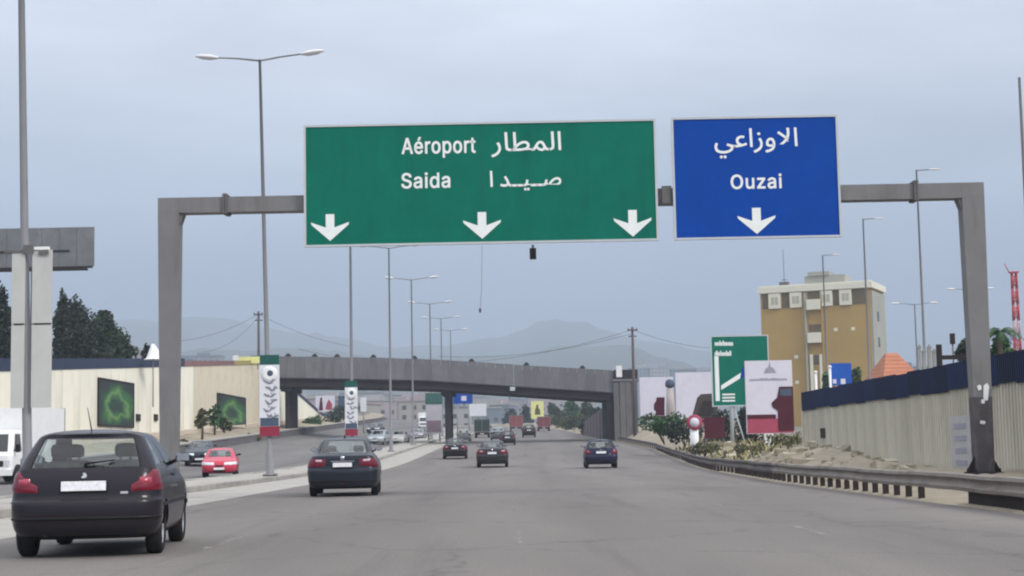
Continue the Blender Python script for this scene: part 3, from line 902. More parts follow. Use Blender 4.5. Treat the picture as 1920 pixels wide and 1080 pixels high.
LETTERS = {
'aeroport': ('1535,190 1535,164 1437,164 1437,190 1466,236 1496,236 1496,49 1498,38 1501,31 1508,26 1518,25 1522,25 1526,26 1530,26 1534,27 1540,1 1535,0 1529,-1 1523,-2 1517,-2 1496,1 1479,11 1469,26 1466,46 1315,0 1315,190 1345,190 1345,160 1346,160 1354,173 1365,184 1379,190 1395,192 1399,192 1403,192 1407,192 1410,192 1410,161 1408,162 1404,162 1398,163 1392,163 1380,161 1368,157 1359,151 1352,142 1347,131 1346,118 1346,0 1170,-4 1146,-1 1125,8 1107,23 1094,43 1086,66 1083,94 1086,122 1094,146 1107,165 1125,180 1146,189 1170,192 1194,189 1215,180 1233,165 1246,146 1254,122 1257,94 1254,66 1246,43 1233,23 1215,8 1194,-1 1170,23 1187,26 1201,33 1212,44 1220,59 1224,75 1226,94 1224,112 1220,129 1212,144 1201,155 1187,162 1170,165 1153,162 1139,155 1128,144 1120,129 1116,112 1114,94 1116,75 1120,59 1128,44 1139,33 1153,26 865,-71 865,190 895,190 895,160 898,160 902,166 908,173 915,180 925,186 937,191 953,192 976,189 995,180 1012,166 1024,146 1031,122 1034,94 1032,66 1024,42 1012,23 996,8 976,-1 954,-4 938,-3 925,2 915,8 908,16 902,23 898,29 896,29 896,-71 949,23 965,26 979,33 989,44 997,58 1001,75 1003,95 1001,114 997,131 989,145 979,156 965,163 949,165 933,163 920,156 909,145 901,131 897,114 895,95 897,75 901,58 909,43 920,32 933,26 720,-4 696,-1 675,8 657,23 644,43 636,66 633,94 636,122 644,146 657,165 675,180 696,189 720,192 744,189 766,180 783,165 796,146 804,122 807,94 804,66 796,43 783,23 766,8 744,-1 720,23 737,26 751,33 762,44 770,59 774,75 776,94 774,112 770,129 762,144 751,155 737,162 720,165 703,162 689,155 678,144 671,129 666,112 664,94 666,75 671,59 678,44 689,33 703,26 498,0 498,190 528,190 528,160 529,160 537,173 548,184 562,190 578,192 582,192 586,192 590,192 594,192 594,161 591,162 587,162 581,163 575,163 563,161 551,157 542,151 535,142 530,131 529,118 529,0 343,214 367,265 401,265 368,214 361,-4 335,-1 313,8 296,23 283,42 275,66 272,93 275,121 282,145 295,165 312,180 333,189 357,192 373,191 388,187 402,180 414,170 425,157 433,141 439,121 440,97 440,85 292,85 292,110 424,110 410,101 408,119 404,134 396,147 386,157 373,163 357,165 341,163 328,157 317,147 309,135 304,121 303,105 303,89 305,69 310,53 319,40 330,31 345,25 361,23 372,24 382,26 390,31 398,36 403,44 408,53 437,45 431,32 422,20 410,10 396,2 379,-3 8,0 101,254 138,254 231,0 198,0 144,151 138,167 132,186 125,210 116,239 123,239 114,209 106,185 100,166 95,151 43,0 55,71 55,99 185,99 185,71', '23.5.4 23.6.5 2.0.3 2.1.0 23.7.6 22.7.23 22.8.7 22.9.8 13.15.14 22.10.9 12.15.13 21.10.22 11.15.12 10.15.11 21.15.10 20.15.21 19.15.20 19.16.15 19.17.16 19.18.17 31.33.32 31.34.33 31.35.34 31.36.35 31.37.36 30.37.31 24.26.25 24.27.26 29.37.30 28.41.29 41.40.29 40.39.29 39.38.29 38.37.29 28.42.41 28.43.42 24.28.27 24.46.28 46.45.28 45.44.28 44.43.28 24.47.46 24.48.47 60.62.61 59.62.60 59.63.62 58.63.59 58.64.63 57.86.58 86.85.58 85.64.58 85.84.64 84.65.64 57.87.86 83.65.84 57.88.87 82.65.83 56.88.57 82.66.65 56.89.88 81.66.82 56.90.89 80.66.81 55.90.56 80.67.66 55.91.90 79.67.80 54.91.55 54.92.91 78.67.79 78.68.67 54.93.92 77.68.78 53.93.54 77.69.68 53.94.93 76.69.77 53.95.94 75.69.76 52.95.53 75.70.69 52.96.95 74.70.75 52.73.96 73.70.74 52.70.73 52.71.70 51.71.52 50.71.51 50.72.71 49.72.50 106.108.107 105.108.106 97.99.98 97.100.99 105.109.108 104.109.105 104.110.109 103.110.104 102.110.103 102.140.110 140.139.110 139.111.110 101.140.102 101.141.140 101.142.141 138.111.139 97.101.100 97.145.101 145.144.101 144.143.101 143.142.101 137.111.138 137.112.111 136.112.137 135.112.136 135.113.112 97.146.145 134.113.135 97.147.146 133.113.134 133.114.113 132.114.133 97.148.147 132.115.114 131.115.132 97.126.148 126.149.148 130.115.131 126.150.149 130.116.115 129.116.130 126.125.150 125.151.150 97.127.126 124.151.125 128.116.129 124.128.151 124.116.128 123.116.124 123.117.116 122.117.123 121.117.122 121.118.117 120.118.121 120.119.118 163.165.164 162.165.163 162.166.165 161.166.162 161.167.166 160.189.161 189.188.161 188.167.161 188.187.167 187.168.167 160.190.189 186.168.187 160.191.190 185.168.186 159.191.160 185.169.168 159.192.191 184.169.185 159.193.192 183.169.184 158.193.159 183.170.169 158.194.193 182.170.183 157.194.158 157.195.194 181.170.182 181.171.170 157.196.195 180.171.181 156.196.157 180.172.171 156.197.196 179.172.180 156.198.197 178.172.179 155.198.156 178.173.172 155.199.198 177.173.178 155.176.199 176.173.177 155.173.176 155.174.173 154.174.155 153.174.154 153.175.174 152.175.153 207.209.208 207.210.209 207.211.210 207.212.211 207.213.212 206.213.207 200.202.201 200.203.202 205.213.206 204.217.205 217.216.205 216.215.205 215.214.205 214.213.205 204.218.217 204.219.218 200.204.203 200.222.204 222.221.204 221.220.204 220.219.204 200.223.222 200.224.223 240.242.241 240.243.242 239.243.240 239.244.243 239.245.244 238.245.239 238.260.245 260.246.245 238.261.260 259.246.260 237.261.238 258.246.259 237.262.261 258.247.246 257.247.258 237.263.262 256.247.257 237.264.263 236.264.237 256.248.247 236.265.264 255.248.256 235.252.236 252.265.236 255.253.248 253.249.248 252.266.265 254.253.255 235.251.252 266.253.252 266.249.253 267.249.266 267.250.249 234.251.235 268.250.267 234.250.251 234.268.250 234.269.268 233.269.234 233.270.269 278.280.279 278.281.280 277.281.278 232.270.233 232.271.270 276.281.277 276.282.281 232.272.271 275.282.276 274.282.275 232.273.272 273.282.274 232.282.273 231.282.232 231.283.282 231.284.283 230.284.231 230.285.284 229.285.230 225.227.226 225.228.227 286.295.287 295.288.287 295.296.288 296.289.288 286.303.295 303.297.295 297.294.295 297.294.296 294.304.296 304.289.296 293.304.294 303.298.297 292.304.293 303.299.298 291.304.292 303.300.299 303.302.300 302.301.300 290.305.291 305.304.291 286.302.303 302.304.303 302.305.304 305.289.304 286.301.302 290.289.305'),
'saida': ('853,-4 836,-3 821,2 807,11 797,22 791,37 789,54 790,69 795,80 802,90 812,97 823,102 836,105 849,108 862,110 878,112 890,113 900,115 906,117 910,121 911,127 911,128 910,139 907,148 901,156 893,161 883,164 871,165 859,164 848,161 839,156 832,150 827,144 823,137 794,146 802,161 813,173 826,182 840,188 855,191 870,192 881,192 893,190 905,186 916,180 926,172 935,160 940,145 942,126 942,0 912,0 912,26 910,26 905,19 899,12 891,6 881,1 868,-3 859,23 874,24 887,29 898,37 905,47 910,57 911,69 911,95 908,93 903,91 897,89 889,88 881,87 874,86 867,85 861,84 851,82 841,79 832,75 825,70 821,62 819,52 821,43 824,36 830,30 838,26 848,24 644,-4 621,-1 602,8 586,23 574,42 566,66 563,94 566,122 574,146 586,166 602,180 622,189 644,192 660,191 673,186 682,180 690,173 695,166 699,160 702,160 702,254 732,254 732,0 703,0 703,29 699,29 695,23 690,16 682,8 672,2 660,-3 648,23 664,26 678,32 688,43 696,58 701,75 702,95 701,114 696,131 688,145 678,156 665,163 648,165 632,163 618,156 608,145 600,131 596,114 594,95 596,75 600,58 608,44 619,33 632,26 490,221 482,223 475,227 470,234 469,242 470,249 475,256 482,260 490,262 498,260 505,256 509,249 511,242 509,234 505,227 498,223 474,0 474,190 505,190 505,0 318,-4 301,-3 285,2 272,11 262,22 256,37 253,54 255,69 260,80 267,90 277,97 288,102 301,105 314,108 327,110 343,112 355,113 364,115 371,117 375,121 376,127 376,128 375,139 372,148 366,156 358,161 348,164 336,165 324,164 313,161 304,156 297,150 292,144 288,137 259,146 267,161 278,173 290,182 305,188 320,191 335,192 346,192 358,190 370,186 381,180 391,172 399,160 405,145 407,126 407,0 377,0 377,26 375,26 370,19 364,12 356,6 346,1 333,-3 323,23 339,24 352,29 363,37 370,47 375,57 376,69 376,95 373,93 368,91 361,89 354,88 346,87 338,86 332,85 326,84 315,82 305,79 297,75 290,70 286,62 284,52 285,43 289,36 295,30 303,26 313,24 112,-4 86,-2 64,5 46,15 32,30 23,48 19,68 52,68 55,55 62,44 71,35 83,29 97,26 112,25 128,26 143,30 155,37 165,46 171,57 173,70 171,81 166,89 158,96 148,102 136,107 122,111 92,120 64,130 43,145 30,163 26,186 29,206 37,224 51,238 69,249 90,256 114,258 137,256 158,249 175,238 189,224 197,208 200,189 169,189 163,206 151,219 134,227 112,229 97,228 84,224 73,218 64,209 59,199 58,188 60,176 65,167 74,160 85,154 96,150 106,147 132,140 144,136 156,132 168,126 179,119 189,110 197,99 202,85 204,69 201,50 193,32 180,17 162,5 139,-2', '39.41.40 39.42.41 38.42.39 38.43.42 37.43.38 37.44.43 36.44.37 36.45.44 35.45.36 35.27.45 27.46.45 35.28.27 26.46.27 35.29.28 25.46.26 35.30.29 34.30.35 24.46.25 24.47.46 34.31.30 23.47.24 34.32.31 22.47.23 33.32.34 22.48.47 21.48.22 20.48.21 19.48.20 19.49.48 18.49.19 17.65.18 65.49.18 16.65.17 15.65.16 14.65.15 13.65.14 12.65.13 11.65.12 10.65.11 9.65.10 9.66.65 64.49.65 9.67.66 9.68.67 8.68.9 8.69.68 8.70.69 8.71.70 8.72.71 8.73.72 8.74.73 8.75.74 7.75.8 7.76.75 7.77.76 7.78.77 63.49.64 6.78.7 6.79.78 62.49.63 5.79.6 5.80.79 61.51.62 51.49.62 5.81.80 60.51.61 4.81.5 4.82.81 4.83.82 59.52.60 52.51.60 4.84.83 59.53.52 50.49.51 58.53.59 4.58.84 4.53.58 3.53.4 3.54.53 3.55.54 2.55.3 2.56.55 1.56.2 1.57.56 0.57.1 104.106.105 104.107.106 96.98.97 96.99.98 95.99.96 95.100.99 94.100.95 94.101.100 94.102.101 93.129.94 129.128.94 128.102.94 128.103.102 127.103.128 126.103.127 93.130.129 126.104.103 126.125.104 125.124.104 124.107.104 93.131.130 92.131.93 92.132.131 123.107.124 92.133.132 91.133.92 122.107.123 91.134.133 91.135.134 121.107.122 90.135.91 90.136.135 120.107.121 89.136.90 89.137.136 119.109.120 109.107.120 89.138.137 118.109.119 88.138.89 88.139.138 117.110.118 110.109.118 117.111.110 108.107.109 88.116.139 116.111.117 88.111.116 88.112.111 87.112.88 87.113.112 87.114.113 86.114.87 86.115.114 85.115.86 156.158.157 156.159.158 147.149.148 146.149.147 146.150.149 145.150.146 145.151.150 144.151.145 144.152.151 143.152.144 143.153.152 142.153.143 142.154.153 141.154.142 141.155.154 140.155.141 199.201.200 199.202.201 198.202.199 198.203.202 197.203.198 197.204.203 196.204.197 196.205.204 195.205.196 195.187.205 187.206.205 195.188.187 186.206.187 195.189.188 185.206.186 195.190.189 194.190.195 184.206.185 184.207.206 194.191.190 183.207.184 194.192.191 182.207.183 193.192.194 182.208.207 181.208.182 180.208.181 179.208.180 179.209.208 178.209.179 177.225.178 225.209.178 176.225.177 175.225.176 174.225.175 173.225.174 172.225.173 171.225.172 170.225.171 169.225.170 169.226.225 224.209.225 169.227.226 169.228.227 168.228.169 168.229.228 168.230.229 168.231.230 168.232.231 168.233.232 168.234.233 168.235.234 167.235.168 167.236.235 167.237.236 167.238.237 223.209.224 166.238.167 166.239.238 222.209.223 165.239.166 165.240.239 221.211.222 211.209.222 165.241.240 220.211.221 164.241.165 164.242.241 164.243.242 219.212.220 212.211.220 164.244.243 219.213.212 210.209.211 218.213.219 164.218.244 164.213.218 163.213.164 163.214.213 163.215.214 162.215.163 162.216.215 161.216.162 161.217.216 160.217.161 280.282.281 279.282.280 279.283.282 278.283.279 278.284.283 278.285.284 277.292.278 292.285.278 277.293.292 291.285.292 277.294.293 290.285.291 290.286.285 276.294.277 276.295.294 289.286.290 276.296.295 276.297.296 289.287.286 275.297.276 288.287.289 275.298.297 275.299.298 274.299.275 274.300.299 274.301.300 273.301.274 273.302.301 273.303.302 273.304.303 273.305.304 272.305.273 272.306.305 272.307.306 272.308.307 271.308.272 271.309.308 270.309.271 270.310.309 269.310.270 269.311.310 268.311.269 267.311.268 267.312.311 266.312.267 265.312.266 265.313.312 264.313.265 263.313.264 263.314.313 250.252.251 250.253.252 262.314.263 250.254.253 262.315.314 249.254.250 261.315.262 249.255.254 260.315.261 249.256.255 260.316.315 259.316.260 248.256.249 248.257.256 258.316.259 248.258.257 248.316.258 248.317.316 247.317.248 247.318.317 246.318.247 246.245.318'),
'ouzai': ('978,221 970,223 963,227 959,234 957,242 959,249 963,256 970,260 978,262 986,260 993,256 998,249 1000,242 998,234 993,227 986,223 963,0 963,190 993,190 993,0 802,-4 785,-3 769,2 756,11 746,22 739,37 737,54 739,69 743,80 751,90 761,97 772,102 784,105 798,108 811,110 826,112 839,113 848,115 854,117 858,121 860,127 860,128 858,139 855,148 850,156 842,161 832,164 820,165 807,164 796,161 788,156 781,150 775,144 772,137 742,146 750,161 761,173 774,182 788,188 803,191 819,192 830,192 841,190 853,186 865,180 875,172 883,160 888,145 890,126 890,0 860,0 860,26 858,26 854,19 848,12 840,6 829,1 817,-3 807,23 823,24 836,29 846,37 854,47 858,57 860,69 860,95 857,93 852,91 845,89 837,88 830,87 822,86 815,85 810,84 799,82 789,79 780,75 774,70 769,62 768,52 769,43 773,36 779,30 787,26 796,24 532,0 532,23 639,160 639,161 536,161 536,190 678,190 678,165 575,30 575,28 681,28 681,0 378,-3 360,-1 344,5 331,15 321,29 315,47 313,69 313,190 343,190 343,72 346,52 355,37 369,28 387,25 400,27 411,31 421,38 428,48 433,61 435,76 435,190 465,190 465,0 436,0 436,46 440,46 430,23 415,8 398,0 133,-3 103,1 75,12 52,32 35,58 24,90 20,127 24,165 35,197 52,223 75,242 103,254 133,258 164,254 192,242 215,223 232,197 243,165 247,127 243,90 232,58 215,32 192,12 164,1 133,26 155,29 175,38 191,52 204,72 212,97 215,127 212,157 204,182 191,202 175,216 155,225 133,228 112,225 92,216 75,202 63,182 54,157 52,127 54,97 63,72 75,52 92,38 112,29', '16.18.17 16.19.18 7.9.8 6.9.7 6.10.9 5.10.6 5.11.10 4.11.5 4.12.11 3.12.4 3.13.12 2.13.3 2.14.13 1.14.2 1.15.14 0.15.1 59.61.60 59.62.61 58.62.59 58.63.62 57.63.58 57.64.63 56.64.57 56.65.64 55.65.56 55.47.65 47.66.65 55.48.47 46.66.47 55.49.48 45.66.46 55.50.49 54.50.55 44.66.45 44.67.66 54.51.50 43.67.44 54.52.51 42.67.43 53.52.54 42.68.67 41.68.42 40.68.41 39.68.40 39.69.68 38.69.39 37.85.38 85.69.38 36.85.37 35.85.36 34.85.35 33.85.34 32.85.33 31.85.32 30.85.31 29.85.30 29.86.85 84.69.85 29.87.86 29.88.87 28.88.29 28.89.88 28.90.89 28.91.90 28.92.91 28.93.92 28.94.93 28.95.94 27.95.28 27.96.95 27.97.96 27.98.97 83.69.84 26.98.27 26.99.98 82.69.83 25.99.26 25.100.99 81.71.82 71.69.82 25.101.100 80.71.81 24.101.25 24.102.101 24.103.102 79.72.80 72.71.80 24.104.103 79.73.72 70.69.71 78.73.79 24.78.104 24.73.78 23.73.24 23.74.73 23.75.74 22.75.23 22.76.75 21.76.22 21.77.76 20.77.21 109.111.110 109.112.111 109.108.112 108.107.112 107.113.112 106.113.107 106.114.113 106.115.114 106.116.115 105.116.106 123.125.124 123.126.125 136.138.137 136.139.138 135.139.136 123.127.126 122.127.123 134.142.135 142.139.135 122.128.127 133.141.134 141.142.134 121.128.122 133.143.141 143.140.141 143.139.142 132.143.133 121.129.128 131.143.132 120.129.121 120.130.129 130.143.131 120.143.130 120.144.143 140.139.143 119.144.120 119.145.144 118.145.119 118.117.145 157.159.158 156.159.157 156.160.159 155.160.156 155.182.160 182.161.160 155.183.182 181.161.182 180.161.181 155.184.183 154.184.155 180.162.161 179.162.180 154.185.184 178.162.179 154.186.185 153.186.154 178.163.162 177.163.178 153.187.186 177.164.163 152.187.153 176.164.177 152.188.187 151.188.152 151.189.188 175.164.176 175.165.164 151.190.189 174.165.175 150.190.151 174.166.165 150.191.190 173.166.174 149.191.150 173.167.166 149.192.191 172.167.173 149.193.192 171.167.172 148.193.149 171.168.167 148.170.193 170.168.171 148.168.170 147.168.148 147.169.168 146.169.147'),
'matar': ('681,0 675,212 699,212 705,0 577,-1 579,23 594,24 603,26 609,31 611,38 612,48 611,61 606,212 630,212 636,63 636,49 635,36 632,24 627,15 619,8 609,3 595,0 405,-1 408,23 416,24 422,26 426,31 431,38 436,48 443,60 450,73 457,84 464,92 471,98 478,102 485,105 491,107 496,107 505,106 514,103 521,97 528,88 535,76 542,60 549,46 554,36 560,29 566,25 572,23 580,23 585,22 589,19 591,16 592,11 591,7 587,3 583,0 566,-1 556,2 547,7 539,15 544,21 540,12 535,6 529,1 523,-3 515,-5 508,-6 498,-5 488,-1 478,4 468,10 459,19 452,28 444,17 437,8 430,3 423,0 415,-1 463,51 468,43 474,36 480,31 485,26 491,23 497,20 503,19 508,18 517,20 523,26 525,35 523,47 520,53 517,60 514,66 511,72 507,77 504,80 499,83 494,84 490,83 485,81 480,77 475,71 469,62 397,-1 386,0 374,2 362,6 351,11 342,17 366,30 377,26 388,24 399,23 414,22 417,19 420,16 420,11 419,7 416,3 411,0 195,-1 198,23 260,23 284,23 305,25 322,28 336,32 346,37 354,43 358,51 360,60 359,65 356,71 352,76 346,81 338,84 328,85 314,83 300,78 286,69 273,59 261,48 251,36 242,26 235,16 209,17 220,33 232,49 246,64 261,79 277,91 294,101 312,107 330,109 345,108 358,103 368,95 376,85 381,73 382,59 380,45 372,31 359,19 338,9 324,5 309,3 292,1 273,-1 251,-1 226,-1 223,28 217,212 241,212 247,49 174,0 159,4 148,11 141,20 138,33 136,49 130,212 154,212 160,59 161,46 163,37 167,30 173,26 183,24 203,22 207,19 209,16 210,11 209,7 206,3 201,0 1,-68 -7,-46 19,-35 39,-23 52,-10 61,4 65,18 67,32 67,40 65,48 63,56 59,65 54,76 47,90 68,100 78,82 84,64 88,48 89,34 88,16 83,0 76,-14 67,-27 57,-38 45,-47 34,-54 22,-60 11,-65', '0.2.1 0.3.2 11.13.12 11.14.13 11.15.14 10.15.11 10.16.15 9.16.10 8.16.9 8.17.16 7.17.8 6.17.7 6.18.17 5.18.6 4.18.5 4.19.18 4.20.19 4.21.20 36.38.37 35.38.36 35.39.38 34.39.35 34.40.39 33.40.34 32.40.33 32.41.40 31.41.32 31.99.41 99.98.41 98.42.41 30.100.31 100.99.31 30.101.100 97.42.98 30.102.101 96.42.97 95.42.96 30.103.102 95.43.42 29.103.30 94.43.95 29.104.103 93.43.94 29.79.104 28.79.29 93.44.43 92.44.93 91.44.92 28.80.79 27.80.28 90.44.91 90.45.44 27.81.80 26.81.27 26.82.81 90.46.45 89.46.90 25.82.26 25.73.82 73.83.82 89.47.46 25.74.73 72.83.73 24.74.25 72.84.83 88.47.89 88.48.47 23.74.24 88.49.48 22.74.23 88.50.49 72.85.84 88.61.50 61.51.50 88.60.61 62.51.61 72.86.85 87.60.88 62.52.51 72.87.86 71.87.72 71.60.87 22.75.74 62.53.52 71.62.60 62.59.60 71.63.62 59.53.62 59.54.53 70.63.71 22.76.75 58.54.59 58.55.54 70.64.63 69.64.70 22.77.76 58.56.55 57.56.58 69.65.64 22.78.77 57.4.56 68.65.69 68.66.65 67.66.68 172.174.173 172.149.174 149.150.174 150.175.174 154.156.155 154.157.156 153.157.154 153.158.157 152.158.153 152.159.158 151.138.152 138.159.152 151.139.138 137.159.138 137.160.159 136.160.137 151.140.139 135.160.136 150.140.151 150.141.140 134.160.135 134.161.160 133.161.134 150.142.141 132.161.133 175.142.150 131.161.132 131.162.161 175.143.142 130.162.131 148.172.149 172.143.175 172.144.143 130.163.162 129.163.130 128.163.129 172.145.144 147.172.148 127.163.128 127.111.163 111.164.163 127.110.111 164.112.111 147.145.172 126.110.127 164.113.112 147.146.145 125.110.126 164.114.113 124.110.125 164.23.114 122.124.123 122.110.124 164.115.23 164.116.115 164.117.116 165.109.164 109.117.164 122.109.110 109.118.117 109.119.118 122.165.109 165.108.109 122.166.165 122.167.166 122.168.167 122.169.168 122.170.169 122.171.170 181.183.182 181.184.183 181.185.184 180.185.181 180.186.185 180.187.186 179.187.180 179.188.187 179.189.188 179.123.189 179.190.123 179.191.190 178.191.179 178.192.191 178.193.192 178.194.193 177.194.178 177.195.194 176.195.177 176.196.195 122.196.176 210.212.211 209.212.210 209.213.212 208.213.209 207.213.208 207.214.213 206.214.207 206.215.214 205.215.206 204.215.205 204.216.215 203.216.204 202.216.203 202.217.216 201.217.202 201.218.217 200.218.201 200.219.218 199.219.200 199.220.219 198.220.199 198.221.220 197.221.198 197.222.221 197.223.222 197.224.223'),
'sayda': ('879,-5 855,-5 836,-3 820,-1 807,2 797,7 790,12 786,19 783,26 790,29 782,16 774,8 765,3 756,0 746,-1 736,-1 739,23 748,24 756,26 762,30 767,36 771,43 774,54 778,66 782,82 803,76 801,69 800,63 799,57 798,52 797,48 797,45 798,38 800,33 805,28 813,25 824,22 839,20 859,19 885,19 903,20 920,21 934,24 946,29 955,34 962,41 966,48 967,57 967,63 964,70 960,76 954,81 946,84 936,85 922,83 908,78 894,69 881,59 869,48 859,36 850,26 843,16 817,17 828,33 840,49 854,64 869,79 885,91 902,101 920,107 938,109 953,108 966,103 976,95 984,85 989,73 990,59 988,42 980,27 966,14 945,4 917,-3 656,-1 659,23 744,22 748,19 750,16 751,11 750,7 747,3 742,0 576,-1 579,23 664,22 668,19 670,16 671,11 670,7 667,3 662,0 499,-57 494,-56 489,-53 486,-48 485,-43 486,-37 489,-33 494,-29 499,-28 505,-29 510,-33 513,-37 514,-43 513,-48 510,-53 505,-56 465,-1 468,23 481,23 491,25 499,28 504,34 508,41 511,52 514,66 517,84 541,79 539,74 538,68 537,61 535,55 535,49 534,44 535,39 535,35 536,32 539,29 545,26 552,24 564,23 584,22 588,19 590,16 591,11 590,7 587,3 582,0 560,-1 547,0 538,3 531,6 526,11 523,16 521,22 520,29 529,29 524,20 519,13 513,8 506,4 498,1 489,0 478,-1 540,-57 534,-56 529,-53 526,-48 525,-43 526,-37 529,-33 534,-29 540,-28 546,-29 550,-33 553,-37 555,-43 553,-48 550,-53 546,-56 385,-1 388,23 474,22 477,19 479,16 480,11 479,7 476,3 471,0 305,-1 308,23 394,22 397,19 399,16 400,11 399,7 396,3 391,0 211,23 225,24 235,26 242,29 248,35 251,41 252,48 251,55 249,62 245,71 240,81 234,91 228,102 221,114 213,126 233,139 244,122 253,106 261,91 268,77 273,64 277,52 282,40 287,32 292,27 298,24 303,23 313,22 317,19 319,16 320,11 319,7 316,3 311,0 296,-1 286,2 277,7 270,14 264,24 261,37 272,47 271,35 267,24 260,13 249,5 233,0 211,-2 201,-1 191,0 181,2 172,5 165,9 158,13 170,34 177,30 186,26 198,24 27,0 21,212 45,212 51,0', '69.71.70 69.72.71 68.72.69 68.73.72 67.73.68 67.74.73 66.53.67 53.74.67 66.54.53 52.74.53 52.75.74 51.75.52 66.55.54 23.25.24 50.75.51 65.55.66 65.56.55 23.26.25 49.75.50 49.76.75 48.76.49 65.57.56 23.27.26 22.27.23 64.57.65 47.76.48 22.28.27 47.77.76 64.58.57 22.29.28 46.77.47 21.29.22 21.30.29 63.58.64 45.77.46 21.31.30 63.59.58 21.32.31 20.32.21 45.78.77 44.78.45 20.33.32 63.60.59 19.33.20 43.78.44 62.36.63 36.60.63 19.34.33 18.9.19 9.34.19 18.8.9 10.7.9 7.34.9 42.78.43 7.35.34 42.79.78 18.7.8 17.7.18 36.37.60 37.61.60 7.36.35 41.79.42 16.7.17 15.7.16 7.62.36 40.79.41 61.38.37 39.79.40 61.39.38 61.79.39 15.10.7 10.6.7 15.11.10 15.12.11 15.13.12 15.14.13 82.16.83 82.84.16 82.85.84 82.86.85 82.87.86 82.88.87 82.89.88 82.90.89 82.15.90 91.83.92 91.93.83 91.94.93 91.95.94 91.96.95 91.97.96 91.98.97 91.99.98 91.82.99 124.126.125 124.127.126 124.128.127 124.129.128 123.129.124 123.130.129 123.131.130 122.131.123 122.132.131 122.133.132 121.133.122 121.134.133 121.135.134 120.135.121 120.154.135 154.136.135 120.153.154 155.136.154 156.136.155 156.137.136 119.153.120 156.138.137 118.153.119 156.139.138 117.153.118 156.92.139 116.153.117 156.140.92 116.152.153 156.141.140 157.152.156 152.141.156 152.142.141 116.157.152 157.151.152 116.158.157 116.159.158 116.160.159 116.161.160 116.162.161 170.172.171 169.172.170 169.173.172 168.173.169 168.174.173 167.174.168 167.175.174 166.175.167 166.176.175 165.176.166 165.177.176 164.177.165 164.178.177 163.178.164 107.109.108 106.109.107 106.110.109 105.110.106 105.111.110 104.111.105 104.112.111 103.112.104 103.113.112 102.113.103 102.114.113 101.114.102 101.115.114 100.115.101 179.117.180 179.181.117 179.182.181 179.183.182 179.184.183 179.185.184 179.186.185 179.187.186 179.116.187 188.180.189 188.190.180 188.191.190 188.192.191 188.193.192 188.194.193 188.195.194 188.196.195 188.179.196 211.213.212 210.213.211 210.214.213 209.214.210 209.215.214 208.215.209 207.215.208 207.216.215 206.216.207 206.217.216 205.217.206 205.218.217 204.218.205 203.218.204 203.237.218 237.219.218 202.237.203 202.236.237 238.219.237 201.236.202 238.220.219 201.235.236 239.220.238 200.235.201 249.251.250 239.221.220 249.252.251 199.235.200 239.222.221 249.253.252 198.235.199 239.223.222 198.234.235 249.197.253 240.223.239 197.234.198 240.189.223 249.234.197 240.224.189 240.225.224 240.226.225 240.227.226 249.240.234 240.233.234 249.241.240 233.227.240 248.241.249 233.228.227 247.241.248 232.228.233 232.229.228 247.242.241 246.242.247 232.230.229 231.230.232 245.242.246 244.242.245 244.243.242 231.188.230 254.256.255 254.257.256'),
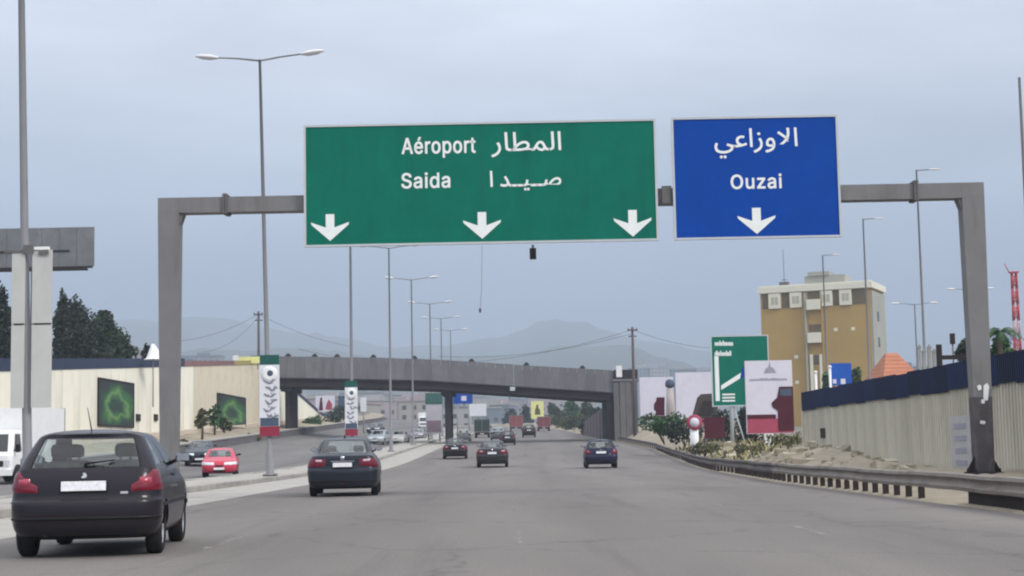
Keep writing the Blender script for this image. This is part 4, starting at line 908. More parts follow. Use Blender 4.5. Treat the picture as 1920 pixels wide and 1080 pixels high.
'ouzaiar': ('879,0 873,212 897,212 903,0 795,159 795,166 795,175 794,184 793,193 791,201 790,209 816,212 817,205 818,196 819,186 819,177 820,168 820,161 819,147 818,134 815,120 812,107 807,94 801,82 797,76 788,62 777,49 764,36 748,24 786,24 795,25 801,27 806,30 808,33 810,38 810,42 808,51 801,62 789,75 774,89 756,104 736,120 714,136 691,153 705,173 730,154 753,136 772,121 789,107 802,94 813,82 822,71 828,60 831,50 832,40 832,33 830,27 827,20 822,13 816,8 807,4 796,1 781,0 713,0 713,24 740,46 762,67 777,88 787,110 793,133 564,-68 558,-44 575,-41 591,-37 605,-32 617,-25 627,-16 634,-4 638,11 640,29 639,38 638,46 636,54 632,61 629,67 624,72 619,75 613,76 606,74 601,70 596,65 592,57 590,49 589,41 590,35 591,30 595,26 600,23 607,22 615,21 624,21 633,23 641,25 648,28 649,7 641,3 632,0 622,-2 613,-2 602,-2 593,0 585,3 578,7 572,12 569,19 566,26 566,35 566,47 569,58 573,69 579,79 586,87 595,94 605,98 615,100 626,98 636,94 644,87 651,77 656,66 660,54 662,41 663,27 660,1 652,-21 638,-39 618,-52 594,-62 490,135 484,136 480,139 476,144 475,149 476,155 480,159 484,163 490,164 496,163 500,159 504,155 505,149 504,144 500,139 496,136 439,-68 430,-46 457,-35 476,-23 490,-10 499,4 503,18 505,32 504,40 503,48 501,56 497,65 491,76 484,90 506,100 516,82 522,64 526,48 527,34 525,16 521,0 514,-14 505,-27 495,-38 483,-47 472,-54 460,-60 449,-65 394,0 389,212 413,212 418,0 218,-1 221,23 238,23 250,23 259,23 265,24 269,24 271,24 266,28 259,34 252,41 247,50 243,61 241,74 243,89 249,103 258,114 271,123 286,128 302,130 309,130 317,129 324,127 332,125 327,103 321,104 314,105 308,106 302,106 292,105 283,102 276,97 270,91 267,83 266,74 266,66 269,59 273,53 277,48 283,43 289,40 296,37 302,35 308,33 314,33 317,34 320,35 323,36 327,37 331,39 336,41 342,44 350,47 358,26 338,18 318,12 296,6 273,2 247,-1 77,-125 72,-124 67,-120 64,-116 63,-110 64,-105 67,-100 72,-97 77,-95 83,-97 88,-100 91,-105 92,-110 91,-116 88,-120 83,-124 9,0 9,7 10,15 12,23 14,32 18,42 21,52 43,44 40,36 37,28 36,21 34,14 33,8 33,2 35,-10 39,-19 45,-27 54,-34 64,-39 76,-42 89,-44 103,-45 120,-44 135,-42 149,-38 162,-33 172,-27 180,-21 184,-14 186,-6 185,-2 183,1 179,4 174,7 168,10 160,13 151,16 141,19 147,44 161,38 174,34 185,30 195,27 203,25 210,24 216,23 226,22 230,19 232,16 233,11 232,7 229,3 224,0 216,-1 215,-1 213,-1 211,-1 209,-1 207,-1 208,-4 208,-6 208,-8 208,-10 206,-21 201,-31 192,-41 179,-50 163,-58 144,-64 122,-68 97,-69 74,-67 53,-61 35,-52 21,-39 12,-21 118,-125 112,-124 107,-120 104,-116 103,-110 104,-105 107,-100 112,-97 118,-95 123,-97 128,-100 131,-105 132,-110 131,-116 128,-120 123,-124', '0.2.1 0.3.2 10.12.11 9.12.10 9.13.12 8.13.9 8.14.13 7.14.8 7.15.14 6.15.7 6.16.15 5.16.6 43.45.44 5.17.16 4.17.5 4.18.17 69.18.4 43.46.45 42.46.43 69.19.18 41.46.42 41.47.46 69.20.19 68.20.69 41.48.47 68.21.20 40.48.41 67.21.68 67.49.21 49.22.21 40.49.48 39.49.40 49.23.22 39.67.49 67.23.49 23.50.49 38.67.39 66.38.67 38.23.67 38.24.23 38.25.24 66.25.38 25.37.38 65.25.66 25.36.37 65.26.25 65.27.26 64.27.65 64.28.27 123.125.124 122.125.123 122.126.125 121.126.122 121.127.126 120.127.121 120.128.127 119.87.120 87.128.120 87.86.128 86.129.128 119.88.87 85.129.86 119.89.88 84.129.85 119.90.89 118.90.119 83.129.84 83.130.129 118.91.90 82.130.83 117.91.118 117.92.91 81.130.82 81.131.130 117.93.92 116.93.117 80.131.81 116.94.93 80.132.131 79.132.80 116.95.94 115.95.116 115.96.95 78.102.79 102.103.79 103.132.79 104.132.103 104.133.132 114.96.115 114.97.96 101.78.102 114.98.97 100.78.101 114.99.98 99.78.100 114.78.99 113.78.114 112.78.113 112.106.78 106.77.78 111.106.112 105.133.104 110.106.111 106.133.105 106.134.133 109.106.110 109.107.106 77.134.106 108.107.109 76.134.77 75.134.76 75.135.134 74.135.75 73.135.74 72.135.73 72.136.135 71.136.72 70.136.71 70.137.136 167.169.168 166.169.167 166.170.169 165.170.166 164.170.165 164.171.170 163.171.164 163.172.171 162.172.163 161.172.162 161.173.172 160.173.161 159.173.160 159.174.173 158.174.159 158.175.174 157.175.158 157.176.175 156.176.157 156.177.176 155.177.156 155.178.177 154.178.155 154.179.178 154.180.179 154.181.180 145.147.146 145.148.147 144.148.145 143.148.144 143.149.148 142.149.143 142.150.149 141.150.142 141.151.150 140.151.141 140.152.151 139.152.140 139.153.152 138.153.139 182.184.183 182.185.184 204.206.205 204.207.206 204.208.207 203.208.204 203.209.208 203.210.209 202.211.203 211.210.203 201.214.202 214.213.202 213.212.202 212.211.202 201.215.214 201.216.215 200.216.201 200.217.216 200.218.217 200.219.218 199.219.200 199.220.219 198.220.199 198.221.220 198.222.221 197.222.198 197.223.222 197.224.223 196.224.197 196.225.224 237.239.238 236.239.237 196.226.225 235.239.236 195.226.196 195.227.226 234.239.235 233.239.234 195.228.227 232.239.233 231.239.232 195.229.228 230.239.231 194.229.195 194.230.229 194.239.230 193.239.194 193.240.239 192.240.193 191.240.192 190.240.191 189.240.190 188.240.189 187.240.188 186.240.187 186.241.240 186.242.241 186.243.242 186.244.243 266.268.267 266.269.268 298.300.299 265.269.266 298.301.300 265.270.269 298.302.301 264.270.265 298.303.302 264.271.270 298.304.303 298.305.304 298.306.305 263.271.264 298.187.306 298.307.187 298.308.307 263.272.271 298.309.308 297.309.298 296.309.297 296.310.309 262.272.263 262.273.272 295.310.296 295.311.310 294.311.295 262.274.273 293.311.294 261.274.262 293.312.311 292.312.293 292.313.312 261.275.274 291.313.292 336.275.261 291.319.313 319.186.313 291.320.319 318.186.319 317.186.318 316.186.317 315.186.316 314.186.315 290.320.291 290.321.320 290.322.321 289.322.290 289.323.322 336.276.275 289.324.323 288.324.289 336.277.276 287.324.288 287.325.324 335.277.336 335.278.277 286.325.287 286.326.325 285.326.286 335.279.278 284.326.285 334.279.335 334.280.279 284.327.326 283.327.284 334.281.280 282.327.283 334.282.281 334.327.282 334.328.327 333.328.334 333.329.328 332.329.333 332.330.329 331.330.332 344.346.345 343.346.344 343.347.346 342.347.343 342.348.347 341.348.342 341.349.348 340.349.341 340.350.349 339.350.340 339.351.350 338.351.339 338.352.351 337.352.338 252.254.253 251.254.252 251.255.254 250.255.251 250.256.255 249.256.250 249.257.256 248.257.249 248.258.257 247.258.248 247.259.258 246.259.247 246.260.259 245.260.246'),
}
def word(key, px0, py0, px1, py1, d, parent, org, bold=0.010):
    """lettering as thin flat relief inside the given picture box"""
    vs, fs = LETTERS[key]
    vs = [tuple(int(q) for q in p.split(',')) for p in vs.split()]
    fs = [tuple(int(q) for q in p.split('.')) for p in fs.split()]
    xs = [p[0] for p in vs]; ys = [p[1] for p in vs]
    c = W((px0 + px1) / 2, (py0 + py1) / 2, d) - org
    s = d / FOC
    w, h = (px1 - px0) * s - 2 * bold, (py1 - py0) * s - 2 * bold
    sx, sy = w / (max(xs) - min(xs)), h / (max(ys) - min(ys))
    mx, my = (max(xs) + min(xs)) / 2, (max(ys) + min(ys)) / 2
    b = MB()
    for k, (ox, oz) in enumerate(((0, 0), (1, .6), (-1, .6), (1, -.6), (-1, -.6), (0, 1), (0, -1))):
        b.add([(c.x + (p[0] - mx) * sx + ox * bold, -.030 - .0007 * k, c.z + (p[1] - my) * sy + oz * bold) for p in vs], fs)
    return b.build('lettering', M['sign_white'], parent, fix=False)
def arrow(px, py0, py1, hw, d, parent, org):
    s = d / FOC
    c = W(px, py0, d) - org
    H = (py1 - py0) * s; w = hw * s
    out = [(-.10, 0), (.10, 0), (.10, -H * .50), (w, -H * .30), (w * .97, -H * .40), (0, -H), (-w * .97, -H * .40), (-w, -H * .30), (-.10, -H * .50)]
    b = MB(); b.poly([(c.x + x, -.030, c.z + z) for x, z in out], (0, -.004, 0))
    return b.build('arrow', M['sign_white'], parent)
def direction_sign(name, label, px0, py0, px1, py1, m, d):
    pc, qc = (px0 + px1) / 2, (py0 + py1) / 2
    org = W(pc, qc, d)
    s = d / FOC
    w, h = (px1 - px0) * s, (py1 - py0) * s
    t = thing(name, label, 'road sign', org)
    b = MB(); b.box(-w / 2 + .05, -.024, -h / 2 + .05, w / 2 - .05, .03, h / 2 - .05); b.build('board', m, t)
    b = MB()
    for a in (-1, 1):
        b.cbox((a * (w / 2 - .026), 0, 0), .05, .09, h)
        b.cbox((0, 0, a * (h / 2 - .026)), w - .104, .089, .05)
    b.build('border', M['sign_edge'], t)
    b = MB()
    for k in range(4):
        x = -w / 2 + w * (k + .5) / 4
        b.box(x - .05, .032, -h / 2 + .1, x + .05, .118, h / 2 - .1)
    b.build('back_rib', M['steel'], t)
    return t, org
SD = GD - .33
g, og = direction_sign('direction_sign', 'wide green overhead sign reading Aéroport and Saida with three down arrows', 566, 226, 1236, 460, M['sign_green'], SD)
word('aeroport', 752, 256, 893, 297, SD, g, og)
word('saida', 752, 323, 845, 354, SD, g, og)
word('matar', 920, 247, 1053, 295, SD, g, og, .005)
word('sayda', 918, 319, 1053, 358, SD, g, og, .007)
for px, a in ((619, 402), (903.5, 398), (1185.5, 394)): arrow(px, a, a + 51, 36, SD, g, og)
b = MB(); p0 = W(904, 342, SD) - og
b.box(p0.x - .006, -.0258, -1.36, p0.x + .006, -.0242, 1.36); b.build('panel_seam', M['banner_green'], g)
u, ou = direction_sign('direction_sign', 'blue overhead sign reading Ouzai with one down arrow', 1259, 215, 1576, 450, M['sign_blue'], SD)
word('ouzaiar', 1338, 240, 1496, 297, SD, u, ou, .005)
word('ouzai', 1369, 326, 1466, 355, SD, u, ou)
arrow(1417.5, 390, 440, 36, SD, u, ou)
# small black box and thin cable hanging under the green sign
p = W(999, 464, SD)
t = thing('sensor_box', 'small black box hanging below the green overhead sign', 'sensor', p)
b = MB(); b.box(-.075, -.06, -.27, .075, .08, -.02); b.build('housing', M['black'], t)
b = MB(); b.box(-.03, -.02, -.02, .03, .03, .06); b.build('bracket', M['steel_dark'], t)
p = W(904, 462, SD)
t = thing('hanging_cable', 'thin cable with a small weight dangling from the green overhead sign', 'cable', p)
b = MB(); b.tube([(0, 0, .02), (-.015, 0, -.5), (-.03, 0, -1.0), (-.07, 0, -1.42)], .004, 5); b.build('cord', M['wire'], t)
b = MB(); b.lathe([(.001, -1.54), (.024, -1.52), (.024, -1.44), (.001, -1.42)], 8, 'Z', o=(-.072, 0, 0)); b.build('weight', M['wire'], t)

# ------------------------------------------------------------------ lamps
def head_mesh():
    b = MB(); rows = []
    for (x, w, zt, zb) in ((0, .05, .045, -.03), (.08, .13, .08, -.06), (.35, .17, .13, -.08), (.75, .15, .11, -.07), (.98, .08, .05, -.04), (1.02, .02, .01, -.01)):
        rows.append([(x, w * math.cos(a), (zt if math.sin(a) > 0 else -zb) * math.sin(a)) for a in [2 * PI * k / 12 for k in range(12)]])
    b.grid(rows, closed=True)
    b.face(range(len(b.v) - 12, len(b.v)))
    return b.mesh('lamp_head', M['lamp_head'])
HEAD = head_mesh()
def lens_mesh():
    b = MB(); rows = []
    for s, z in ((1, -.055), (.8, -.10), (.3, -.115)):
        rows.append([(.5 + .36 * s * math.cos(a), .13 * s * math.sin(a), z) for a in [2 * PI * k / 12 for k in range(12)]])
    b.grid(rows, closed=True); b.face(range(24, 36)); return b.mesh('lens', M['headlamp'])
LENS = lens_mesh()
def pole_mesh(h, r0, r1):
    b = MB(); b.tube([(0, 0, 0), (0, 0, .9), (0, 0, .95), (0, 0, h)], [r0 * 1.45, r0 * 1.45, r0, r1], 10); return b.mesh('pole', M['lamp_pole'])
def base_mesh(r):
    b = MB(); b.cbox((0, 0, .03), r * 4.4, r * 4.4, .06)
    for sx in (-1, 1):
        for sy in (-1, 1): b.tube([(sx * r * 1.7, sy * r * 1.7, .06), (sx * r * 1.7, sy * r * 1.7, .12)], .025, 6)
    return b.mesh('base_plate', M['block'])
P18 = pole_mesh(17.0, .13, .065); B18 = base_mesh(.13)
def arm_mesh(L, rise):
    b = MB(); b.tube([(0, 0, 0), (L * .5, 0, rise * .62), (L, 0, rise)], [.045, .04, .034], 8); return b.mesh('arm', M['lamp_pole'])
ARM = arm_mesh(1.85, .22)
def double_lamp(x, y, h, label, rz=0.0, lean=0.0):
    t = thing('street_lamp', label, 'street lamp', (x + sway(y), y, z_land(-9.6, y) + .12), rz, 'double armed lamps along the median')
    t.rotation_euler.y = lean
    k_ = .78 if y < 40 else .9
    link('pole', P18, t).scale = (k_, k_, h / 17.0)
    link('base_plate', B18, t)
    for s in (-1, 1):
        a = link('arm', ARM, t, (0, 0, h - .05), (0, 0, 0 if s > 0 else PI))
        hd = link('lamp_head', HEAD, a, (1.80, 0, .20), (0, -.12, 0))
        link('lens', LENS, hd)
    return t
LX = -10.35
lamp_rows = (
    (34.3, 17.3, 'tall double armed street lamp at far left, its top outside the picture'),
    (68.0, 17.1, 'tall double armed street lamp just right of the gantry left post'),
    (102.0, 17.0, 'street lamp rising behind the blue-grey saloon, top hidden by the green sign'),
    (134.5, 17.2, 'third median lamp, right of the two banner lamps, top hidden by green sign'),
    (164.0, 17.0, 'double armed street lamp, first beyond the green sign with its arms visible'),
    (200.0, 17.0, 'double armed street lamp just behind the bridge, second with visible arms'),
    (231.0, 17.0, 'double armed street lamp beyond the bridge, third with visible arms'),
    (264.0, 17.0, 'faint double armed street lamp far beyond the bridge'))
LZ = W(485, 104, 68).z - .3
for y, h, lb in lamp_rows:
    double_lamp(LX + random.uniform(-.04, .04), y, LZ if y < 120 else h, lb, random.uniform(-.04, .04), {34.3: -.024, 68.0: -.021}.get(y, 0.0))

# single armed lamps behind the right wall
ARM1 = arm_mesh(1.25, .06)
for px, pt, d, lb in ((1735, 318, 112, 'tallest single armed street lamp behind the right wall, nearest one'), (1628, 410, 131, 'single armed street lamp in front of the ochre tower right edge'), (1549, 478, 150, 'single armed street lamp in front of the ochre tower middle')):
    x = W(px - 2 * (px > 1700), 650, d).x; zt = W(px, pt, d).z; zb = z_land(x, d) + .3
    t = thing('street_lamp', lb, 'street lamp', (x, d, zb), 0, 'single armed lamps behind the right wall')
    link('pole', P18, t).scale = (.85, .85, (zt - zb) / 17.0)
    link('base_plate', B18, t)
    a = link('arm', ARM1, t, (0, 0, zt - zb - .05)); hd = link('lamp_head', HEAD, a, (.9, 0, .05)); hd.scale = (.8, .8, .6)
# far T lamp, lamp peeping past the gantry post and pole at the picture's right edge
def far_lamp(px, pt, d, L, lb):
    x = W(px, 620, d).x; zt = W(px, pt, d).z; zb = z_land(x, d) + .3
    t = thing('street_lamp', lb, 'street lamp', (x, d, zb), 0)
    link('pole', P18, t).scale = (.9, .9, (zt - zb) / 17.0)
    for s in L:
        a = link('arm', ARM, t, (0, 0, zt - zb - .1), (0, 0, 0 if s > 0 else PI)); link('lamp_head', HEAD, a, (1.8, 0, .2))
far_lamp(1717, 570, 190, (-1, 1), 'distant T-shaped double lamp seen beside the tallest single lamp')
far_lamp(1823, 543, 185, (-1, 1), 'distant lamp whose left head peeps past the gantry right post')
x = W(1919, 300, 56).x
t = thing('flag_pole', 'dark bare pole cut by the right picture edge behind the wall', 'pole', (x, 56, .3))
b = MB(); b.tube([(0, 0, 0), (0, 0, W(1918, 145, 56).z - .3)], [.09, .05], 8); b.build('shaft', M['steel_dark'], t)
b = MB(); b.cbox((0, 0, .03), .4, .4, .06); b.build('base_plate', M['block'], t)

# ------------------------------------------------------------------ banners on the lamp poles
def squiggle(seed, w, h, n=4):
    """brush-like ink marks, thin solid strokes"""
    rr = random.Random(seed); b = MB()
    for k in range(n):
        zc = h / 2 - h * (k + .5) / n
        x0 = rr.uniform(-w * .38, -w * .1); pts = []
        for i in range(7):
            pts.append((x0 + w * .62 * i / 6, -.004, zc + h / n * .30 * math.sin(i * 1.3 + rr.uniform(0, 2)) + rr.uniform(-.03, .03)))
        b.tube(pts, [.02, .05, .06, .03, .06, .05, .02], 5)
        b.cbox((rr.uniform(-w * .2, w * .3), -.004, zc + h / n * .33), .05, .02, .05)
    return b
def lamp_banner(y, z0, z1, w, label, seed):
    x = LX + sway(y)
    t = thing('lamp_banner', label, 'banner', (x, y - .19, z0), group='banners hung on the median lamp poles')
    h = z1 - z0; a = .21 * h; c = .33 * h
    b = MB(); b.box(-w / 2, 0, a * .58, w / 2, .05, h - .42); b.build('sheet', M['banner'], t)
    b = MB(); b.box(-w / 2, 0, 0, w / 2, .05, a * .58 - .003); b.build('red_band', M['red'], t)
    b = MB(); b.box(-w / 2 + .03, -.012, a * .60, w / 2 - .03, -.001, a * .60 + .34); b.build('slate_band', M['banner_blue'], t)
    b = MB(); b.box(-w / 2 + .01, .0, h - .417, w / 2 - .01, .06, h); b.build('header', M['banner_green'], t)
    b = MB(); b.lathe([(.001, -.012), (.2, -.012), (.36, -.011), (.36, .0)], 20, 'Y', o=(0, -.002, h - .82)); b.build('disc', M['white'], t)
    b = MB(); b.lathe([(.001, -.02), (.09, -.02), (.13, -.0125)], 14, 'Y', o=(.03, -.002, h - .78)); b.build('emblem', M['banner_blue'], t)
    sq = squiggle(seed, w, h * .50, 6); o = sq.build('calligraphy', M['banner_ink'], t, (0, 0, h * .46))
    b = MB()
    for z in (.35, h * .5, h - .2): b.box(-.16, .052, z - .03, .16, .09, z + .03); b.box(-.03, .092, z - .03, .03, .15, z + .03)
    b.build('bracket', M['steel_dark'], t)
lamp_banner(68.0, W(503, 818, 68).z, W(503, 666, 68).z, .84, 'white banner with calligraphy, green top and red foot, on the lamp before the bridge', 3)
lamp_banner(102.0, W(658, 817, 102).z, W(658, 714, 102).z, .80, 'white banner with red foot in the shadow line of the bridge, farther one', 8)
# reverse side of the banner at far left: two pale panels either side of the pole
def back_banner():
    y = 34.3; z0, z1 = W(62, 765, y).z, W(62, 466, y).z
    t = thing('lamp_banner', 'large blank pale banner with two leaves on the far left lamp pole', 'banner', (LX, y - .18, z0), group='banners hung on the median lamp poles')
    h = z1 - z0
    for xa, xb in ((W(26, 610, y).x - LX, -.10), (.06, W(101, 610, y).x - LX)):
        for za, zb in ((0, h * .515), (h * .525, h - .06)):
            b = MB(); b.box(xa, 0, za, xb, .05, zb); b.build('leaf_panel', M['banner_back'], t)
        b = MB(); b.box(xa + .05, -.008, h * .515, xb - .02, .04, h * .525); b.build('joint_strip', M['block'], t)
    b = MB(); b.box(-.02, -.03, h - .055, .42, .06, h + .01); b.build('top_bar', M['white'], t)
    b = MB(); b.box(-.55, -.02, h - .11, -.03, .052, h - .058); b.box(-.13, -.05, h - .14, .10, -.031, h + .05); b.box(.2, -.045, h - .16, .42, -.031, h - .09); b.build('clamp', M['steel_dark'], t)
back_banner()

# ------------------------------------------------------------------ big billboard seen from behind, far left
def rear_billboard():
    d = 110.0
    xr_ = W(177, 460, d).x; zt, zb = W(100, 427, d).z, W(100, 500, d).z
    xl = xr_ - 8.5
    t = thing('billboard', 'dark grey back of a large billboard above the trees at far left', 'billboard', ((xl + xr_) / 2, d, z_land(-30, d) + 1.0))
    o = t.location; w = xr_ - xl
    n = 7
    for k in range(n):
        b = MB(); x = -w / 2 + w * k / n
        b.box(x + .01, -.05 + random.uniform(-.01, .01), zb - o.z, x + w / n - .01, .05, zt - o.z); b.build('back_panel', M['bill_back'], t)
    b = MB()
    b.box(-w / 2, -.5, zb - o.z - .32, w / 2 - .4, -.06, zb - o.z - .2); b.box(-w / 2, -.06, zb - o.z - .14, w / 2 - .1, .06, zb - o.z - .01)
    b.build('walkway', M['block'], t)
    b = MB(); b.box(-w / 2, -.12, zb - o.z + 1.02, w / 2 - 1.7, -.06, zb - o.z + 1.14); b.build('back_rail', M['block'], t)
    b = MB(); xp = W(63, 600, d).x - o.x
    b.tube([(xp, .3, 0), (xp, .3, zt - o.z - .6)], [.35, .3], 12); b.build('column', M['steel_dark'], t)
M['bill_back'] = mat('billboard_back', (0.15, 0.155, 0.165), 0.7, 0.18, 0.8, stain=(0.24, 0.24, 0.26), stain_amt=.6, stain_scale=(.6, .6, .6))
rear_billboard()

# ------------------------------------------------------------------ green route sign, billboard and hoardings on the right
def route_sign():
    d = 100.0; s = d / FOC
    t = thing('route_sign', 'green roadside sign with white diverging arrow on a white post, right verge', 'road sign', W(1388, 850, d))
    o = Vector(t.location); w, h = 109 * s, 133 * s
    c = W(1388, 695, d) - o
    b = MB(); b.cbox((c.x, 0, c.z), w - .14, .08, h - .14); bd = b.build('board', M['sign_green'], t)
    b = MB()
    for a in (-1, 1):
        b.cbox((c.x + a * (w / 2 - .04), 0, c.z), .07, .1, h); b.cbox((c.x, 0, c.z + a * (h / 2 - .04)), w - .15, .099, .07)
    b.build('border', M['sign_edge'], t)
    b = MB()
    p0, p1 = W(1343, 668, d) - o, W(1345, 752, d) - o
    b.box(p0.x - .13, -.052, p1.z, p0.x + .13, -.043, p0.z)
    q0, q1 = W(1352, 727, d) - o, W(1392, 702, d) - o
    b.poly([(q0.x, -.052, q0.z - .14), (q1.x, -.052, q1.z - .16), (q1.x, -.052, q1.z + .16), (q0.x, -.052, q0.z + .14)], (0, .008, 0))
    b.build('arrow', M['sign_white'], t)
    b = MB(); q = W(1394, 694, d) - o; b.poly([(q.x - .25, -.056, q.z - .55), (q.x + .42, -.056, q.z - .2), (q.x + .42, -.056, q.z + .55), (q.x - .1, -.056, q.z + .1)], (0, .008, 0)); b.build('blue_patch', M['sign_blue'], t)
    rr = random.Random(4)
    for px0, px1, py in ((1340, 1373, 645), (1340, 1368, 664)):
        b = MB(); x = px0
        while x < px1:
            wd = rr.uniform(2.2, 4.2); p = W(x, py, d) - o
            hh = rr.choice((.22, .22, .32)); b.box(p.x, -.052, p.z - .11, p.x + wd * s * .8, -.043, p.z - .11 + hh); x += wd
        b.build('blurred_lettering', M['sign_white'], t)
    b = MB(); 
    for k in range(3):
        p = W(1345, 740 + k * 6, d) - o; b.box(p.x + .3, -.052, p.z - .05, p.x + 1.1, -.043, p.z + .05)
    b.build('blurred_lettering', M['sign_white'], t)
    p = W(1373, 800, d) - o
    b = MB(); b.tube([(p.x, .12, -.1), (p.x, .12, c.z + h / 2 - .3)], .11, 10); b.build('post', M['sign_edge'], t)
    b = MB(); b.tube([(p.x + 1.0, .3, -.1), (p.x + .06, .14, c.z - h / 2 + .3)], .05, 6); b.build('brace', M['sign_edge'], t)
route_sign()
def billboard():
    d = 86.0; s = d / FOC
    t = thing('billboard', 'white billboard with grey crest and dark maroon bottle shape, pink foot, on stubby post', 'billboard', W(1442, 848, d))
    o = Vector(t.location)
    def pt(x, y): return W(x, y, d) - o
    a, c = pt(1396, 676), pt(1489, 813)
    xa, xb = a.x, c.x; zt, zb = pt(1442, 676).z, pt(1442, 813).z
    b = MB(); b.box(xa, -.06, zb, xb, .12, zt); b.build('panel', M['poster'], t)
    b = MB(); b.box(xa + .03, -.075, zb + .03, xb - .03, -.063, zb + .80); b.build('pink_strip', M['pink'], t)
    b = MB(); b.box(xa + .03, -.09, zb + .803, xb - .95, -.063, zb + 1.02); b.build('shelf_line', M['maroon'], t)
    x0, x1 = pt(1447, 760).x, pt(1488, 760).x
    zz = [pt(1465, v).z for v in (808, 770, 755, 745, 725)]
    b = MB(); b.poly([(x0 + .30, -.10, zz[0]), (x1 - .02, -.10, zz[0]), (x1 - .02, -.10, zz[4]), (x0 + .42, -.10, zz[4]), (x0 + .30, -.10, zz[3]), (x0 - .02, -.10, zz[2]), (x0 + .02, -.10, zz[1] + .2), (x0 + .30, -.10, zz[1])], (0, .008, 0)); bo = b.build('bottle_print', M['maroon'], t)
    b = MB(); b.box(x0 + .46, -.112, zz[4] - .5, x1 - .1, -.101, zz[4] - .12); b.build('bottle_cap', M['banner_blue'], bo)
    b = MB(); k = pt(1443, 690); 
    b.poly([(k.x - .34, -.07, k.z - .28), (k.x + .34, -.07, k.z - .28), (k.x + .2, -.07, k.z), (k.x + .05, -.07, k.z + .05), (k.x, -.07, k.z + .36), (k.x - .08, -.07, k.z + .05), (k.x - .22, -.07, k.z - .02)], (0, .008, 0)); b.build('crest', M['poster_grey'], t)
    rr = random.Random(9); b = MB(); x = xa + .22
    while x < xb - .3:
        wd = rr.uniform(.07, .14); z = pt(1442, 712).z; b.box(x, -.07, z - .055, x + wd * .8, -.062, z + .055 + rr.choice((0, 0, .04))); x += wd
    b.build('blurred_lettering', M['poster_grey'], t)
    b = MB(); b.box(-.22, -.06, -.2, .22, .2, zb - .002); b.build('post', M['white'], t)
billboard()
def hoarding(name, px0, px1, py0, py1, d, label):
    s = d / FOC
    t = thing(name, label, 'billboard', W((px0 + px1) / 2, py1 + 8, d), group='white hoardings beside the bridge end')
    o = Vector(t.location)
    def pt(x, y): return W(x, y, d) - o
    xa, xb = pt(px0, py0).x, pt(px1, py0).x
    pm_ = (px0 + px1) / 2
    zt, zb = pt(pm_, py0).z, pt(pm_, py1).z
    b = MB(); b.box(xa, -.05, zb, xb, .1, zt); b.build('panel', M['poster'], t)
    b = MB(); b.box(xa, -.07, zb - .3, xb, .08, zb - .003); b.build('foot_rail', M['maroon'], t)
    b = MB()
    for f in (.15, .85): b.box(xa + (xb - xa) * f - .1, -.02, -.3, xa + (xb - xa) * f + .1, .16, zb - .303)
    b.build('leg', M['steel_dark'], t)
    return t, pt
t, pt = hoarding('hoarding', 1199, 1262, 707, 780, 128, 'white hoarding with a small dark maroon figure, nearest the bridge')
a = [pt(x, y) for x, y in ((1228, 779), (1246, 779), (1246, 745), (1231, 745), (1230, 752), (1226, 758), (1226, 768), (1230, 772))]
b = MB(); b.poly([(q.x, -.07, q.z) for q in a], (0, .015, 0)); b.build('figure_print', M['maroon'], t)
t, pt = hoarding('hoarding', 1266, 1345, 698, 786, 124, 'wider white hoarding with a brown arch shape, left of the green route sign')
a = [pt(x, y) for x, y in ((1296, 785), (1346, 785), (1346, 741), (1334, 738), (1314, 739), (1307, 746), (1302, 765))]
b = MB(); b.poly([(q.x, -.07, q.z) for q in a], (0, .015, 0)); b.build('arch_print', mat('brown_print', (0.06, 0.045, 0.042), .6, .25, 1.2), t)
a = [pt(x, y) for x, y in ((1306, 780), (1338, 780), (1336, 752), (1318, 752))]
b = MB(); b.poly([(q.x, -.085, q.z) for q in a], (0, .012, 0)); b.build('inner_print', M['block'], t)
# slender pillar with a dark round cap between the hoardings
p = W(1258, 790, 118)
t = thing('pillar', 'slender pale pillar with a dark round cap between the white hoardings', 'pillar', p)
zt = (W(1258, 728, 118) - p).z
b = MB(); b.tube([(0, 0, -.5), (0, 0, zt * .5), (0, 0, zt)], [.40, .32, .25], 10); b.build('shaft', mat('pillar_render', (0.42, 0.37, 0.36), .85, .12, 1), t)
b = MB(); b.lathe([(.01, zt - .02), (.33, zt + .1), (.36, zt + .35), (.25, zt + .6), (.01, zt + .68)], 12, 'Z'); b.build('cap', M['banner_blue'], t)
# round sign with red ring, on a white pedestal
p = W(1330 - 27, 850, 92)
t = thing('round_sign', 'round red-ringed traffic sign on a thick white pedestal beside the bushes', 'road sign', p)
zc = (W(1303, 792, 92) - p).z
b = MB(); b.tube([(0, 0, -.2), (0, 0, zc - .35)], [.27, .24], 12); b.build('pedestal', M['white'], t)
b = MB(); b.lathe([(.01, -.30), (.28, -.30), (.45, -.295), (.45, -.25), (.01, -.25)], 20, 'Y', o=(0, 0, zc)); b.build('red_disc', M['pink'], t)
b = MB(); b.lathe([(.01, -.312), (.27, -.312), (.27, -.302)], 18, 'Y', o=(0, 0, zc)); b.build('white_disc', M['poster'], t)
# wide red and pink low advert beside it
p = W(1345, 838, 98)
t = thing('low_advert', 'low dark red advert board standing behind the round sign', 'billboard', p)
b = MB(); h0, h1 = (W(1345, 822, 98) - p).z, (W(1345, 782, 98) - p).z
b.box(-.75, 0, h0, .5, .08, h1); b.build('panel', M['maroon'], t)
b = MB(); b.box(-.7, .01, -.3, -.6, .07, h0); b.box(.35, .01, -.3, .45, .07, h0); b.build('leg', M['steel_dark'], t)
